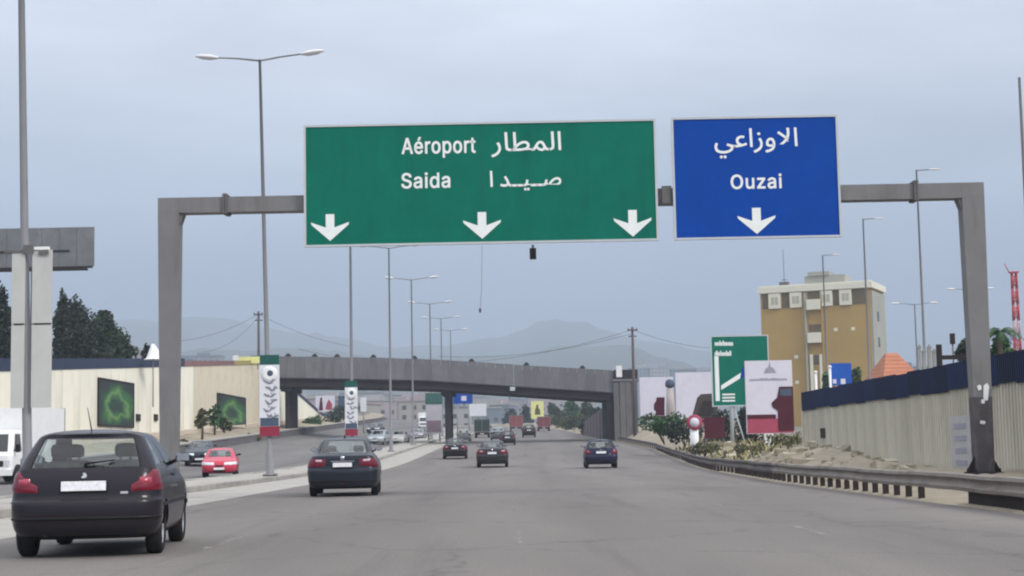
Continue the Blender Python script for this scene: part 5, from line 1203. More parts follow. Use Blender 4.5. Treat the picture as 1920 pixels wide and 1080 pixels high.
# blue cabinet sign above the right wall
d = 92; p = W(1578, 726, d)
t = thing('blue_sign', 'bright blue square sign standing above the right wall before the ochre tower', 'road sign', (p.x, d, z_land(20, d) + .3))
o = Vector(t.location); a, c = W(1578, 681, d) - o, W(1578, 722, d) - o
b = MB(); b.box(-.62, -.05, c.z, .6, .06, a.z); bd = b.build('board', mat('bright_blue', (0.012, 0.085, 0.40), .5, .25, 1.2), t)
b = MB(); b.box(-.5, -.065, c.z + .1, -.3, -.053, c.z + .34); b.box(-.05, -.065, c.z + .06, .22, -.053, c.z + .36); b.build('white_mark', M['poster'], t)
b = MB(); b.tube([(-.4, .1, 0), (-.4, .1, c.z)], .05, 6); b.tube([(.4, .1, 0), (.4, .1, c.z)], .05, 6); b.build('leg', M['steel'], t)
# white post pair left of it
for px, yt in ((1530, 700), (1557, 690)):
    d = 90; x = W(px, 720, d).x
    t = thing('marker_post', 'thin white post above the right wall, %s the blue sign' % ('well left of' if px < 1540 else 'immediately left of'), 'post', (x, d, z_land(20, d) + .3), group='thin white posts before the tower')
    b = MB(); b.tube([(0, 0, 0), (0, 0, W(px, yt, d).z - t.location.z)], .075, 8); b.build('shaft', M['white'], t)
    b = MB(); b.lathe([(.01, .16), (.1, .12), (.1, 0), (.01, -.02)], 8, 'Z', o=(0, 0, W(px, yt, d).z - t.location.z)); b.build('cap', M['white'], t)
# small dark frame and railing on the wall near the gantry
d = 47; p = W(1762, 688, d)
t = thing('steel_frame', 'small dark steel frame with a horizontal bar above the right wall', 'frame', (p.x, d, .4))
o = Vector(t.location)
b = MB(); zt, zb2 = (W(1762, 646, d) - o).z, (W(1762, 665, d) - o).z
b.box(-.07, -.07, 0, .07, .07, zt); b.build('upright', M['block'], t)
b = MB(); b.box(.072, -.05, (W(1785, 674, d) - o).z, .8, .05, (W(1785, 666, d) - o).z); b.build('bar', M['block'], t)
b = MB(); b.box(.80, -.06, 0, .92, .06, (W(1785, 664, d) - o).z); b.build('upright', M['block'], t)
d = 60
for i, px in enumerate((1724, 1733, 1743, 1752)):
    x = W(px, 680, d).x
    t = thing('fence_post', '%s of the four close pale grey fence posts above the right wall' % ('leftmost', 'second from left', 'third from left', 'rightmost')[i], 'post', (x, d, .4), group='row of pale fence posts')
    b = MB(); b.box(-.06, -.06, 0, .06, .06, W(px, 652 + i % 2 * 8, d).z - .4); b.build('shaft', M['steel'], t)
    b = MB(); b.poly([(-.09, -.09, W(px, 652 + i % 2 * 8, d).z - .398), (.09, -.09, W(px, 652 + i % 2 * 8, d).z - .398), (0, -.09, W(px, 652 + i % 2 * 8, d).z - .27)], (0, .18, 0)); b.build('cap', M['steel'], t)
# traffic lamp head by the gantry post
d = 75; x = W(1786, 640, d).x
t = thing('signal_post', 'small dark signal head on a post beside the gantry right post', 'traffic light', (x, d, .4))
b = MB(); zt = W(1786, 634, d).z - .4; b.tube([(0, 0, 0), (0, 0, zt)], .04, 6); b.build('post', M['steel_dark'], t)
b = MB(); b.box(-.1, -.1, zt - .28, .1, .1, zt + .22); b.build('signal_head', M['block'], t)

# ------------------------------------------------------------------ advert and traffic signs beyond the bridge
def post_sign(name, label, px0, py0, px1, py1, d, m, pzb=None, cat='road sign', legs=(0.5,), inner=None):
    s = d / FOC; pc = (px0 + px1) / 2
    x = W(pc, py1, d).x; zg = z_land(x, d)
    t = thing(name, label, cat, (x, d, zg))
    o = Vector(t.location)
    zt, zb = W(pc, py0, d).z - o.z, W(pc, py1, d).z - o.z
    w = (px1 - px0) * s
    b = MB(); b.box(-w / 2, -.06, zb, w / 2, .06, zt); b.build('board', m, t)
    b = MB()
    for f in legs: b.tube([(-w / 2 + w * f, .12, -.2), (-w / 2 + w * f, .12, zt - .1)], .09, 8)
    b.build('post', M['steel'], t)
    return t, w, zb, zt
t, w, zb, zt = post_sign('direction_sign', 'small blue direction sign seen under the bridge beside the middle pier', 850, 737, 886, 757, 240, M['sign_blue'], legs=(.2, .8))
b = MB(); b.cbox((.15, -.075, (zb + zt) / 2), .8, .02, .7); b.build('white_mark', M['poster'], t)
t, w, zb, zt = post_sign('white_board', 'pale blank board under the bridge, below the small blue sign', 880, 757, 912, 780, 300, M['banner'], legs=(.3, .7))
t, w, zb, zt = post_sign('yellow_billboard', 'pale yellow billboard with a dark figure seen under the bridge', 996, 752, 1020, 785, 330, M['yellow_pale'], cat='billboard', legs=(.5,))
zc = (zb + zt) / 2
b = MB(); b.poly([(-.55, -.075, zc - 1.0), (.6, -.075, zc - 1.0), (.5, -.075, zc + .1), (.2, -.075, zc + .4), (.22, -.075, zc + 1.0), (-.2, -.075, zc + 1.1), (-.28, -.075, zc + .5), (-.5, -.075, zc)], (0, .01, 0)); b.build('figure_print', mat('olive_print', (.10, .09, .02), .6, .3, 1), t)
t, w, zb, zt = post_sign('median_panel', 'upright white and mauve advertising panel on the median beyond the bridge', 799, 758, 829, 812, 192, M['poster'], cat='billboard', legs=(.15, .85))
b = MB(); b.box(-w / 2 - .05, -.09, zt + .004, w / 2 + .1, .09, zt + 1.35); b.build('header', mat('faded_green_print', (.06, .16, .15), .6, .15, 2), t)
b = MB(); b.box(-w / 2 + .1, -.075, zb + .1, w / 2 - .1, -.062, zb + 1.5); b.build('mauve_print', mat('mauve_print', (.30, .22, .27), .6, .25, 1.5), t)
# adverts left of the banner lamp, beyond the bridge
t, w, zb, zt = post_sign('advert_board', 'white and red advert board beyond the bridge, left carriageway side', 592, 742, 628, 772, 225, M['poster'], cat='billboard', legs=(.2, .8))
b = MB(); b.poly([(.0, -.08, zb + .3), (.9, -.08, zb + .25), (1.0, -.08, zb + 1.0), (.5, -.08, zt - .5), (.2, -.08, zb + 1.1)], (0, .015, 0)); b.build('red_mark', M['pink'], t)
b = MB(); b.poly([(-.9, -.08, zb + .2), (-.3, -.08, zb + .2), (-.45, -.08, zt - .2), (-.7, -.08, zt - .3)], (0, .015, 0)); b.build('dark_print', M['maroon'], t)
post_sign('advert_board', 'dark blue advert board beyond the bridge behind the second banner', 634, 742, 654, 768, 235, M['banner_blue'], cat='billboard', legs=(.5,))
post_sign('advert_board', 'plain white upright board just right of the second banner', 676, 745, 687, 772, 210, M['banner'], cat='billboard', legs=(.5,))
# yellow and white sign on top of the left wall by the bridge
d = 168; p = W(466, 684, d)
t = thing('shop_sign', 'pale yellow and white sign strip on top of the left wall by the bridge', 'sign', (p.x - .3, d, p.z - .2))
b = MB(); k = d / FOC
b.box(-.75, -.05, .35, 1.55, .1, 1.05); b.build('yellow_panel', M['yellow_pale'], t)
b = MB(); b.box(-1.35, -.055, .40, -.76, .1, 1.22); b.build('white_panel', M['white'], t)
b = MB(); b.box(-.9, .102, -.3, -.8, .17, 1.0); b.box(1.2, .102, -.3, 1.3, .17, 1.0); b.build('support', M['steel_dark'], t)
# white peaked canopy top above the left wall, beside the gantry post
d = 118; p = W(291, 674, d)
t = thing('canopy_peak', 'small bright white pointed canopy peak above the left wall by the gantry post', 'canopy', p)
b = MB(); n = 10; rows = []
for r, z in ((.85, 0), (.62, .16), (.30, .8), (.10, 1.15)): rows.append([(r * math.cos(2 * PI * q / n) - .15 * z, r * math.sin(2 * PI * q / n), z) for q in range(n)])
b.grid(rows, closed=True); b.face(range(30, 40)); b.build('fabric', M['white'], t)
b = MB(); b.tube([(-.15, 0, -3.5), (-.15, 0, 1.3)], .05, 6); b.build('mast', M['steel'], t)

# ------------------------------------------------------------------ utility poles and wires
def utility_pole(px, pt_, pb, d, label):
    p = W(px, pb, d); zg = z_land(p.x, d) + .2; zt = W(px, pt_, d).z
    t = thing('utility_pole', label, 'utility pole', (p.x, d, zg))
    b = MB(); b.tube([(0, 0, 0), (0, 0, zt - zg)], [.2, .13], 8); b.build('shaft', M['wood'], t)
    b = MB(); b.cbox((0, -.15, zt - zg - .35), 1.1, .1, .14); b.build('crossarm', M['wood'], t)
    b = MB(); b.cbox((0, .16, zt - zg - 1.0), .9, .1, .12); b.build('crossarm', M['wood'], t)
    for x in (-.45, .45):
        b = MB(); b.lathe([(.01, .0), (.06, .01), (.05, .1), (.01, .16)], 8, 'Z', o=(x, -.15, zt - zg - .28)); b.build('insulator', M['block'], t)
    return Vector((p.x, d, zt - .3))
A1 = utility_pole(1188, 613, 705, 172, 'grey utility pole rising beside the right bridge end')
A2 = utility_pole(485, 584, 665, 182, 'dark utility pole behind the left bridge end')
def wire(a, c, sag, label):
    b = MB(); b.tube([a + (c - a) * (k / 14) + Vector((0, 0, -sag * 4 * (k / 14) * (1 - k / 14))) for k in range(15)], .019, 5, smooth=True)
    o = b.build('overhead_wire', M['wire']); tag(o, label, 'wire')
wire(A1, W(560, 655, 190), 2.6, 'sagging wire from the right utility pole across above the bridge to the left')
wire(A1 + Vector((0, 0, -.4)), W(820, 668, 183), .9, 'lower wire running from the right utility pole down to the bridge middle')
wire(A1, W(1420, 652, 160), .8, 'wire from the right utility pole towards the ochre tower')
wire(A2, W(330, 640, 178), .6, 'upper wire from the left utility pole to the left')
wire(A2 + Vector((0, 0, -.3)), W(380, 660, 178), .9, 'lower wire from the left utility pole to the left')
wire(A2, W(660, 650, 190), .5, 'wire from the left utility pole sloping right towards the bridge')

# ------------------------------------------------------------------ ochre tower and other buildings on the right
def tower():
    d = 250.0; s = d / FOC
    t = thing('tower_block', 'ochre tower block with white top windows and grey side, right of the bridge', 'building', (W(1532, 700, d).x, d, 0), -math.radians(24))
    zt = W(1535, 545, d).z; zb = 2.0; w = 17.3; dp = 10.5; xs = w / 2
    b = MB(); b.box(-xs, 0, zb, xs, dp, zt); b.build('wall', M['ochre'], t)
    b = MB(); b.box(xs + .003, .25, zb, xs + .35, dp - .2, zt - .4); b.build('side_wall', M['grey_render'], t)
    b = MB(); b.box(-xs - .35, -.35, zt + .003, xs + .5, dp + .3, zt + .95); b.box(-xs - .1, -.1, zt + .95, xs + .2, dp, zt + 1.15); rf = b.build('roof_parapet', M['tower_white'], t)
    b = MB(); b.box(-1.8, 1.5, zt + 1.153, 4.6, 6, zt + 2.5); b.box(-1.2, 1.2, zt + 2.503, 2.2, 5, zt + 3.1); b.build('stair_house', M['grey_render'], rf)
    b = MB(); b.tube([(-5.2, 2, zt + 1.1), (-5.2, 2, zt + 7.2)], .05, 6); b.cbox((-5.2, 2, zt + 2.2), .9, .1, .1); b.cbox((-5.2, 2, zt + 1.5), 1.4, 1, .7); b.build('antenna', M['steel_dark'], rf)
    # top floor: dark strip with white bays
    for x0, x1 in ((-xs + .3, -xs + 1.2), (-5.2, -3.9), (2.9, 4.0), (5.9, 8.3)):
        b = MB(); b.box(x0, -.03, zt - 2.5, x1, -.002, zt - .1); b.build('window', M['window_tower'], t)
    for xc in (-6.3, -2.9, 1.95, 4.95):
        b = MB(); b.box(xc - .95, -.30, zt - 2.5, xc + .95, -.004, zt - .12); wn = b.build('window_bay', M['tower_white'], t)
        b = MB(); b.box(xc - .55, -.32, zt - 1.9, xc - .05, -.302, zt - .7); b.box(xc + .05, -.32, zt - 1.9, xc + .55, -.302, zt - .7); b.build('pane', M['window_pale'], wn)
    # central stair bay
    b = MB(); b.box(-1.55, -.5, zb, -1.25, -.004, zt - .3); b.build('pilaster', M['grey_render'], t)
    b = MB(); b.box(1.05, -.3, zb, 1.25, -.004, zt - .3); b.build('pilaster', M['ochre'], t)
    for z0, z1 in ((zt - 3.0, zt - 1.4), (zt - 8.2, zt - 6.6)):
        b = MB(); b.box(-1.1, -.9, z0, .95, -.004, z1); bal = b.build('balcony', M['tower_white'], t)
        b = MB(); b.box(-1.0, -.05, z1 + .003, .9, -.003, z1 + 1.3); b.build('window', M['window_tower'], t)
    for x, z0, z1 in ((-.75, zb + 6, zt - 10.0), (.75, zb + 6, zt - 10.0)):
        b = MB(); b.box(x - .22, -.35, z0, x + .22, -.004, z1); b.build('pilaster', M['tower_white'], t)
    b = MB(); b.box(-.5, -.05, zt - 11.6, .5, -.003, zt - 10.1); b.build('window', M['window_tower'], t)
    for x in (-5.5, -3.2, 3.2, 5.9):
        for z in (zt - 6.5, zt - 10.5, zt - 14.5):
            if random.random() < .5: continue
            b = MB(); b.box(x - .3, -.02, z, x + .3, -.003, z + .5); b.build('vent', M['tower_white'], t)
    for z in (zt - 5, zt - 9, zt - 13):
        b = MB(); b.box(xs + .353, 3.5, z, xs + .38, 5.0, z + 1.5); b.build('window', M['window_dark'], t)
M['tower_white'] = mat('tower_white', (0.72, 0.69, 0.57), .8, .06, .5)
M['window_tower'] = mat('tower_window_brown', (0.13, 0.10, 0.05), .35, .3, .6)
M['window_pale'] = mat('pale_shutter', (0.44, 0.42, 0.33), .7, .1, .5)
tower()
def gable_house(name, label, px0, px1, pyr, pye, d, mroof, mwall, dp=9.0, rz=0.0):
    s = d / FOC; x0, x1 = W(px0, pye, d).x, W(px1, pye, d).x
    xc = (x0 + x1) / 2; w = (x1 - x0) / 2; zg = z_land(xc, d) + .3
    t = thing(name, label, 'house', (xc, d, zg), rz)
    zr_, ze = W((px0 + px1) / 2, pyr, d).z - zg, W((px0 + px1) / 2, pye, d).z - zg
    b = MB(); b.box(-w + .3, .3, 0, w - .3, dp - .3, ze - .02); b.build('wall', mwall, t)
    # hipped roof built in tile courses
    n = 7
    rows = []
    for k in range(n):
        a, c = k / n, (k + 1) / n
        for q, lift in ((a, .05), (c, 0.0)):
            rw, rd = w * (1 - q * .72), (dp / 2) * (1 - q * .95)
            z = ze + (zr_ - ze) * q + lift
            rows.append([(-rw, dp / 2 - rd, z), (rw, dp / 2 - rd, z), (rw, dp / 2 + rd, z), (-rw, dp / 2 + rd, z)])
    b = MB(); b.grid([[(-w, 0, ze - .12), (w, 0, ze - .12), (w, dp, ze - .12), (-w, dp, ze - .12)]] + rows, smooth=False, closed=True)
    b.face(range(len(b.v) - 4, len(b.v)))
    b.build('roof', mroof, t)
    for x in (-w * .45, w * .35):
        b = MB(); b.box(x - .5, .26, ze - 1.9, x + .5, .298, ze - .6); b.build('window', M['window_dark'], t)
gable_house('tiled_house', 'house with an orange tiled hipped roof just right of the ochre tower', 1656, 1732, 657, 712, 165, M['tile'], M['cream_old'], 10)
gable_house('tiled_house', 'house with a dull red roof at the right picture edge below the mast', 1880, 1965, 645, 690, 105, M['red_tile'], M['cream'], 8)
# red and white lattice mast
def mast():
    d = 160; p = W(1908, 650, d); zg = z_land(p.x, d) + .3; zt = W(1908, 512, d).z - zg
    t = thing('lattice_mast', 'red and white lattice mast at the right edge of the picture', 'mast', (p.x, d, zg))
    n = 10
    for k in range(n):
        z0, z1 = zt * k / n, zt * (k + 1) / n - .02
        w0, w1 = .34 - .12 * k / n, .34 - .12 * (k + 1) / n
        b = MB()
        for sx, sy in ((-1, -1), (1, -1), (1, 1), (-1, 1)):
            b.tube([(sx * w0, sy * w0, z0), (sx * w1, sy * w1, z1)], .07, 5)
        for (ax, ay), (cx, cy) in (((-1, -1), (1, -1)), ((1, -1), (1, 1)), ((1, 1), (-1, 1)), ((-1, 1), (-1, -1))):
            b.tube([(ax * w0, ay * w0, z0), (cx * w1, cy * w1, z1)], .04, 4); b.tube([(cx * w0, cy * w0, z0), (ax * w1, ay * w1, z1)], .04, 4)
        b.build('lattice_section', M['mast_red'] if k % 2 or k > 7 else M['mast_pale'], t)
    b = MB(); b.cbox((0, 0, zt + .08), .8, .8, .14); b.tube([(-.5, 0, zt + .1), (-.9, 0, zt + 1.0)], .05, 5); b.build('platform', M['mast_red'], t)
M['mast_pale'] = mat('mast_faded', (0.55, 0.40, 0.42), .6, .1, 2)
mast()

# ------------------------------------------------------------------ plants
def leafy(b, c, r, n, size, rr, mi=0, shell=.55):
    for _ in range(n):
        while True:
            v = Vector((rr.uniform(-1, 1), rr.uniform(-1, 1), rr.uniform(-1, 1)))
            if shell * rr.random() < v.length <= 1: break
        p = Vector(c) + Vector((v.x * r[0], v.y * r[1], v.z * r[2]))
        a = Vector((rr.gauss(0, 1), rr.gauss(0, 1), rr.gauss(0, 1))).normalized()
        u_ = a.orthogonal().normalized(); w_ = a.cross(u_)
        s = size * rr.uniform(.6, 1.3)
        b.add([p - u_ * s * .5, p + w_ * s * .32, p + u_ * s * .55, p - w_ * s * .32], [(0, 1, 2, 3)], mi)
def tree(name, label, cat, base, h, clumps, n, size, m, seed, trunk=.16, group=None):
    """tapered trunk with limbs to each clump, crown of leaf sized faces"""
    rr = random.Random(seed)
    t = thing(name, label, cat, base, 0, group)
    b = MB(); b.tube([(0, 0, -.3), (.02 * h, 0, h * .25), (0, .01 * h, h * .55), (0, 0, h * .9)], [trunk * 1.2, trunk, trunk * .7, trunk * .2], 8)
    for c, r in clumps:
        s0 = min(c[2] * .6, h * .5)
        b.tube([(0, 0, s0), (c[0] * .5, c[1] * .5, (s0 + c[2]) / 2 + .1), c], [trunk * .5, trunk * .3, trunk * .1], 6)
    b.build('trunk', M['bark'], t)
    b = MB(); vol = [r[0] * r[1] * r[2] for c, r in clumps]; sv_ = sum(v ** .67 for v in vol)
    for (c, r), v in zip(clumps, vol):
        k = int(n * v ** .67 / sv_)
        for q in range(7):
            d_ = Vector((rr.gauss(0, 1), rr.gauss(0, 1), rr.gauss(0, 1))).normalized()
            leafy(b, (c[0] + d_.x * r[0] * .62, c[1] + d_.y * r[1] * .62, c[2] + d_.z * r[2] * .62), (r[0] * .48, r[1] * .48, r[2] * .48), k // 9, size, rr)
        leafy(b, c, r, k * 2 // 9, size, rr)
    b.build('crown', m, t)
    return t
def crown(px0, px1, py0, py1, d, k, seed, peaked=False):
    """clumps filling the given picture box"""
    rr = random.Random(seed); a, c = W(px0, py1, d), W(px1, py0, d)
    x = (a.x + c.x) / 2; w, z0, z1 = (c.x - a.x) / 2, a.z, c.z
    zg = z_land(x, d) + .9
    cl = []
    for i in range(k):
        f = i / max(1, k - 1)
        zz = z0 + (z1 - z0) * (.18 + .66 * f) - zg
        sw = w * ((.86 - .40 * f * f) if peaked else (.80 - .22 * f * f))
        cl.append(((rr.uniform(-1, 1) * w * .38 * (1 - .5 * f), rr.uniform(-1, 1) * w * .5, zz), (sw, sw, (z1 - z0) * .26)))
    return (x, d, zg), z1 - zg, cl
def crown_tree(name, label, px0, px1, py0, py1, d, k, n, size, m, seed, trunk=.2, group=None, cat='tree'):
    base, h, cl = crown(px0, px1, py0, py1, d, k, seed, name == 'conifer_tree')
    return tree(name, label, cat, base, h, cl, n, size, m, seed, trunk, group)
TG = 'dark trees behind the left wall'
crown_tree('conifer_tree', 'dark narrow conifer with a pointed top behind the left wall', 98, 136, 554, 690, 118, 7, 4600, .26, M['leaf_dark'], 1, .2, TG)
crown_tree('broadleaf_tree', 'dark broad tree right of the conifer behind the left wall', 92, 186, 568, 700, 122, 10, 9500, .27, M['leaf_dark'], 2, .25, TG)
crown_tree('broadleaf_tree', 'rounded grey-green tree at the right end of the trees behind the left wall', 138, 232, 588, 704, 126, 10, 8500, .27, M['leaf'], 3, .25, TG)
crown_tree('broadleaf_tree', 'low small tree tapering off behind the left wall towards the white canopy', 190, 258, 618, 704, 130, 8, 5200, .25, M['leaf'], 4, .18, TG)
crown_tree('broadleaf_tree', 'small dark tree behind the white canopy peak', 262, 286, 648, 692, 132, 4, 1400, .24, M['leaf_dark'], 14, .14, TG)
crown_tree('broadleaf_tree', 'dark tree cut by the left picture edge behind the wall', -40, 28, 540, 700, 112, 8, 6000, .27, M['leaf_dark'], 5, .25, TG)
# young street trees before the left wall
for px0, px1, py0, py1, d, sd, lb in ((362, 396, 768, 800, 128, 21, 'thin sapling with sparse crown left of the smaller poster'), (384, 420, 762, 802, 140, 22, 'taller sapling with grey-green crown beside the smaller poster'), (404, 436, 782, 806, 146, 23, 'low pale sapling in front of the smaller poster')):
    crown_tree('sapling', lb, px0, px1, py0, py1, d, 4, 260, .36, M['leaf_olive'] if sd != 22 else M['leaf_green'], sd, .09, 'saplings before the left wall')
M['dry_grass'] = mat('dry_grass', (0.30, 0.26, 0.13), .9, .3, 2, island=.4)
def shrub(label, px, py, w, h, d, n, m, seed, group, size=.22):
    p = W(px, py, d); rr = random.Random(seed)
    t = thing('shrub', label, 'shrub', p, 0, group)
    b = MB()
    for k in range(5): b.tube([(0, 0, -.15), (rr.uniform(-.3, .3) * w, rr.uniform(-.2, .2) * w, h * .7)], [.035, .01], 5)
    b.build('stem', M['bark'], t)
    b = MB()
    for k in range(6): leafy(b, (rr.uniform(-.32, .32) * w, rr.uniform(-.3, .3) * w, h * rr.uniform(.25, .7)), (w * .26, w * .26, h * .3), n // 6, size, rr)
    b.build('foliage', m, t)
RG = 'shrubs on the right verge'
shrub('round dark green bush beside the bridge abutment', 1246, 830, 3.4, 2.2, 112, 1700, M['leaf_green'], 31, RG)
shrub('dark bush between the bridge bush and the red-ringed sign', 1284, 834, 2.4, 1.8, 108, 1200, M['leaf_dark'], 32, RG)
shrub('tall dark shrub behind the green route sign post', 1406, 850, 1.9, 4.0, 103, 2000, M['leaf_dark'], 33, RG)
shrub('dark tall shrub left of the route sign post', 1356, 846, 3.0, 2.9, 108, 1800, M['leaf_dark'], 34, RG)
shrub('low olive weeds at the foot of the red-ringed sign', 1322, 852, 2.0, .8, 90, 420, M['leaf_olive'], 35, RG, .18)
shrub('low dry weeds left of the maroon billboard post', 1400, 858, 2.0, .7, 80, 420, M['leaf_olive'], 36, RG, .18)
shrub('dry brownish weeds right of the maroon billboard post', 1478, 842, 2.0, .9, 78, 420, M['leaf_olive'], 37, RG, .18)
shrub('small pale weeds on the verge between route sign and billboard', 1432, 855, 1.2, .45, 74, 260, M['leaf_olive'], 38, RG, .15)
BG = 'bushes on the right side beyond the bridge'
for px, py, w, h, d, sd, lb in ((1094, 808, 5.0, 2.4, 246, 51, 'low bush against the right wing wall beyond the bridge'), (1076, 806, 5.5, 2.8, 268, 52, 'grey-green bush second from the wing wall beyond the bridge'), (1060, 804, 6.0, 3.0, 292, 53, 'bush below the tallest tree under the right bridge span'), (1042, 801, 6.0, 2.6, 318, 54, 'bush right of the yellow billboard foot beyond the bridge'), (1108, 812, 3.6, 1.8, 226, 55, 'small bush nearest the bridge at the foot of the wing wall')):
    shrub(lb, px, py, w, h, d, 800, M['leaf'] if sd % 2 else M['leaf_olive'], sd, BG, .4)
LG = 'shrubs along the left wall beyond the bridge'
shrub('dark round bush under the left bridge span', 588, 808, 2.9, 2.2, 205, 600, M['leaf_green'], 41, LG, .3)
shrub('large olive bush under the left bridge span, right of the dark one', 632, 800, 4.6, 3.4, 225, 900, M['leaf'], 42, LG, .34)
shrub('low weeds along the pavement under the left bridge span', 556, 815, 3.2, .7, 190, 350, M['leaf_olive'], 43, LG, .22)
shrub('small shrub with reddish soil at the foot of the worn left wall', 470, 828, 2.0, .8, 150, 300, M['leaf_olive'], 44, LG, .22)
shrub('low dark shrub on the slope beside the red car', 348, 838, 2.2, .8, 122, 320, M['leaf'], 45, LG, .22)
# weeds and dry grass over the verge beyond the wall
rr = random.Random(15); b = MB()
for k in range(2600):
    y = rr.uniform(60, 118); x = x_right(y) + rr.uniform(.9, 5.5)
    if noise.noise(Vector((x * .8, y * .35, 11))) < .02: continue
    z = z_land(x, y) + verge_z(x, y); h = rr.uniform(.12, .42); a = rr.uniform(0, 2 * PI); w = rr.uniform(.04, .10)
    u_ = Vector((math.cos(a) * w, math.sin(a) * w, 0)); ln = Vector((rr.gauss(0, .12), rr.gauss(0, .12), h)); p = Vector((x, y, z - .03))
    b.add([p - u_, p + u_, p + u_ * .6 + ln * .6, p + ln, p - u_ * .6 + ln * .55], [(0, 1, 2, 3, 4)], 0 if rr.random() < .6 else 1)
stuff(b.build('verge_weeds', [M['leaf_olive'], M['dry_grass']], fix=False))
# scattered pale stones on the right verge
rr = random.Random(5)
b = MB()
for k in range(420):
    y = rr.uniform(40, 108) if k % 3 else rr.uniform(50, 66); x = x_right(y) + rr.uniform(.7, 3.6)
    s = rr.uniform(.04, .14) if k % 5 else rr.uniform(.14, .30); z = z_land(x, y) + verge_z(x, y)
    vs = [(x + s * (i % 2 * 2 - 1) * rr.uniform(.5, 1), y + s * ((i // 2) % 2 * 2 - 1) * rr.uniform(.5, 1), z + (s * rr.uniform(.4, .9) if i > 3 else -.06)) for i in range(8)]
    b.add(vs, [(0, 2, 3, 1), (4, 5, 7, 6), (0, 1, 5, 4), (1, 3, 7, 5), (3, 2, 6, 7), (2, 0, 4, 6)])
stuff(b.build('scattered_stones', M['stone']))
# right trees: palm and bush behind the wall by the mast
def palm(label, px, pt_, d, seed):
    rr = random.Random(seed); p = W(px, pt_, d); zg = z_land(p.x, d) + .4; h = p.z - zg
    t = thing('palm_tree', label, 'palm tree', (p.x, d, zg))
    b = MB(); b.tube([(0, 0, -.2), (.08, 0, h * .5), (0, 0, h)], [.2, .15, .13], 8); b.build('trunk', M['bark'], t)
    b = MB()
    for k in range(22):
        a = rr.uniform(0, 2 * PI); L = rr.uniform(.8, 1.25); ri = rr.uniform(-.1, .8)
        pts = [Vector((math.cos(a) * L * f, math.sin(a) * L * f, h + ri * f * (1.4 - f) - .55 * f * f)) for f in (0, .25, .5, .75, 1.0)]
        for q in range(4):
            for m_ in range(4):
                f = m_ / 4; c = pts[q].lerp(pts[q + 1], f); dv = (pts[q + 1] - pts[q]).normalized(); sd_ = dv.cross(Vector((0, 0, 1))).normalized()
                for sg in (-1, 1):
                    e2 = c + sd_ * sg * .28 * (1 - .5 * q / 4) + dv * .16 - Vector((0, 0, .10)); b.add([c, c + dv * .07, e2], [(0, 1, 2)])
    b.build('fronds', M['leaf_green'], t)
palm('small palm behind the right wall beside the gantry right post', 1873, 622, 78, 61)
crown_tree('broadleaf_tree', 'low green tree behind the right wall near the picture edge', 1852, 1902, 634, 690, 80, 4, 1500, .26, M['leaf_green'], 62, .12)
crown_tree('broadleaf_tree', 'grey-green treetop behind the wall left of the gantry right post', 1792, 1838, 640, 700, 84, 4, 1300, .26, M['leaf'], 63, .12)
crown_tree('broadleaf_tree', 'small tree at the foot of the ochre tower right of the blue sign', 1592, 1622, 692, 740, 130, 4, 900, .3, M['leaf_green'], 64, .12)
crown_tree('broadleaf_tree', 'small tree at the foot of the ochre tower left of the blue sign', 1538, 1562, 700, 745, 132, 3, 700, .3, M['leaf_green'], 65, .12)
# trees beyond the bridge
UG = 'trees beyond the bridge'
for px0, px1, py0, py1, d, sd, m, lb in ((1022, 1058, 758, 800, 345, 71, 'leaf', 'green tree right of the yellow billboard under the bridge'), (1048, 1090, 752, 796, 320, 72, 'leaf_green', 'tallest green tree under the right bridge span'), (1078, 1124, 756, 794, 300, 73, 'leaf', 'dull green tree near the right abutment under the bridge'), (972, 1000, 760, 800, 400, 74, 'leaf_dark', 'dark tree left of the yellow billboard under the bridge'), (940, 975, 768, 802, 430, 75, 'leaf_dark', 'dim dark tree above the red truck under the bridge'), (1100, 1140, 768, 806, 262, 76, 'leaf_dark', 'low dark tree against the right wing wall')):
    crown_tree('broadleaf_tree', lb, px0, px1, py0, py1, d, 5, 1500, .55, M[m], sd, .25, UG)

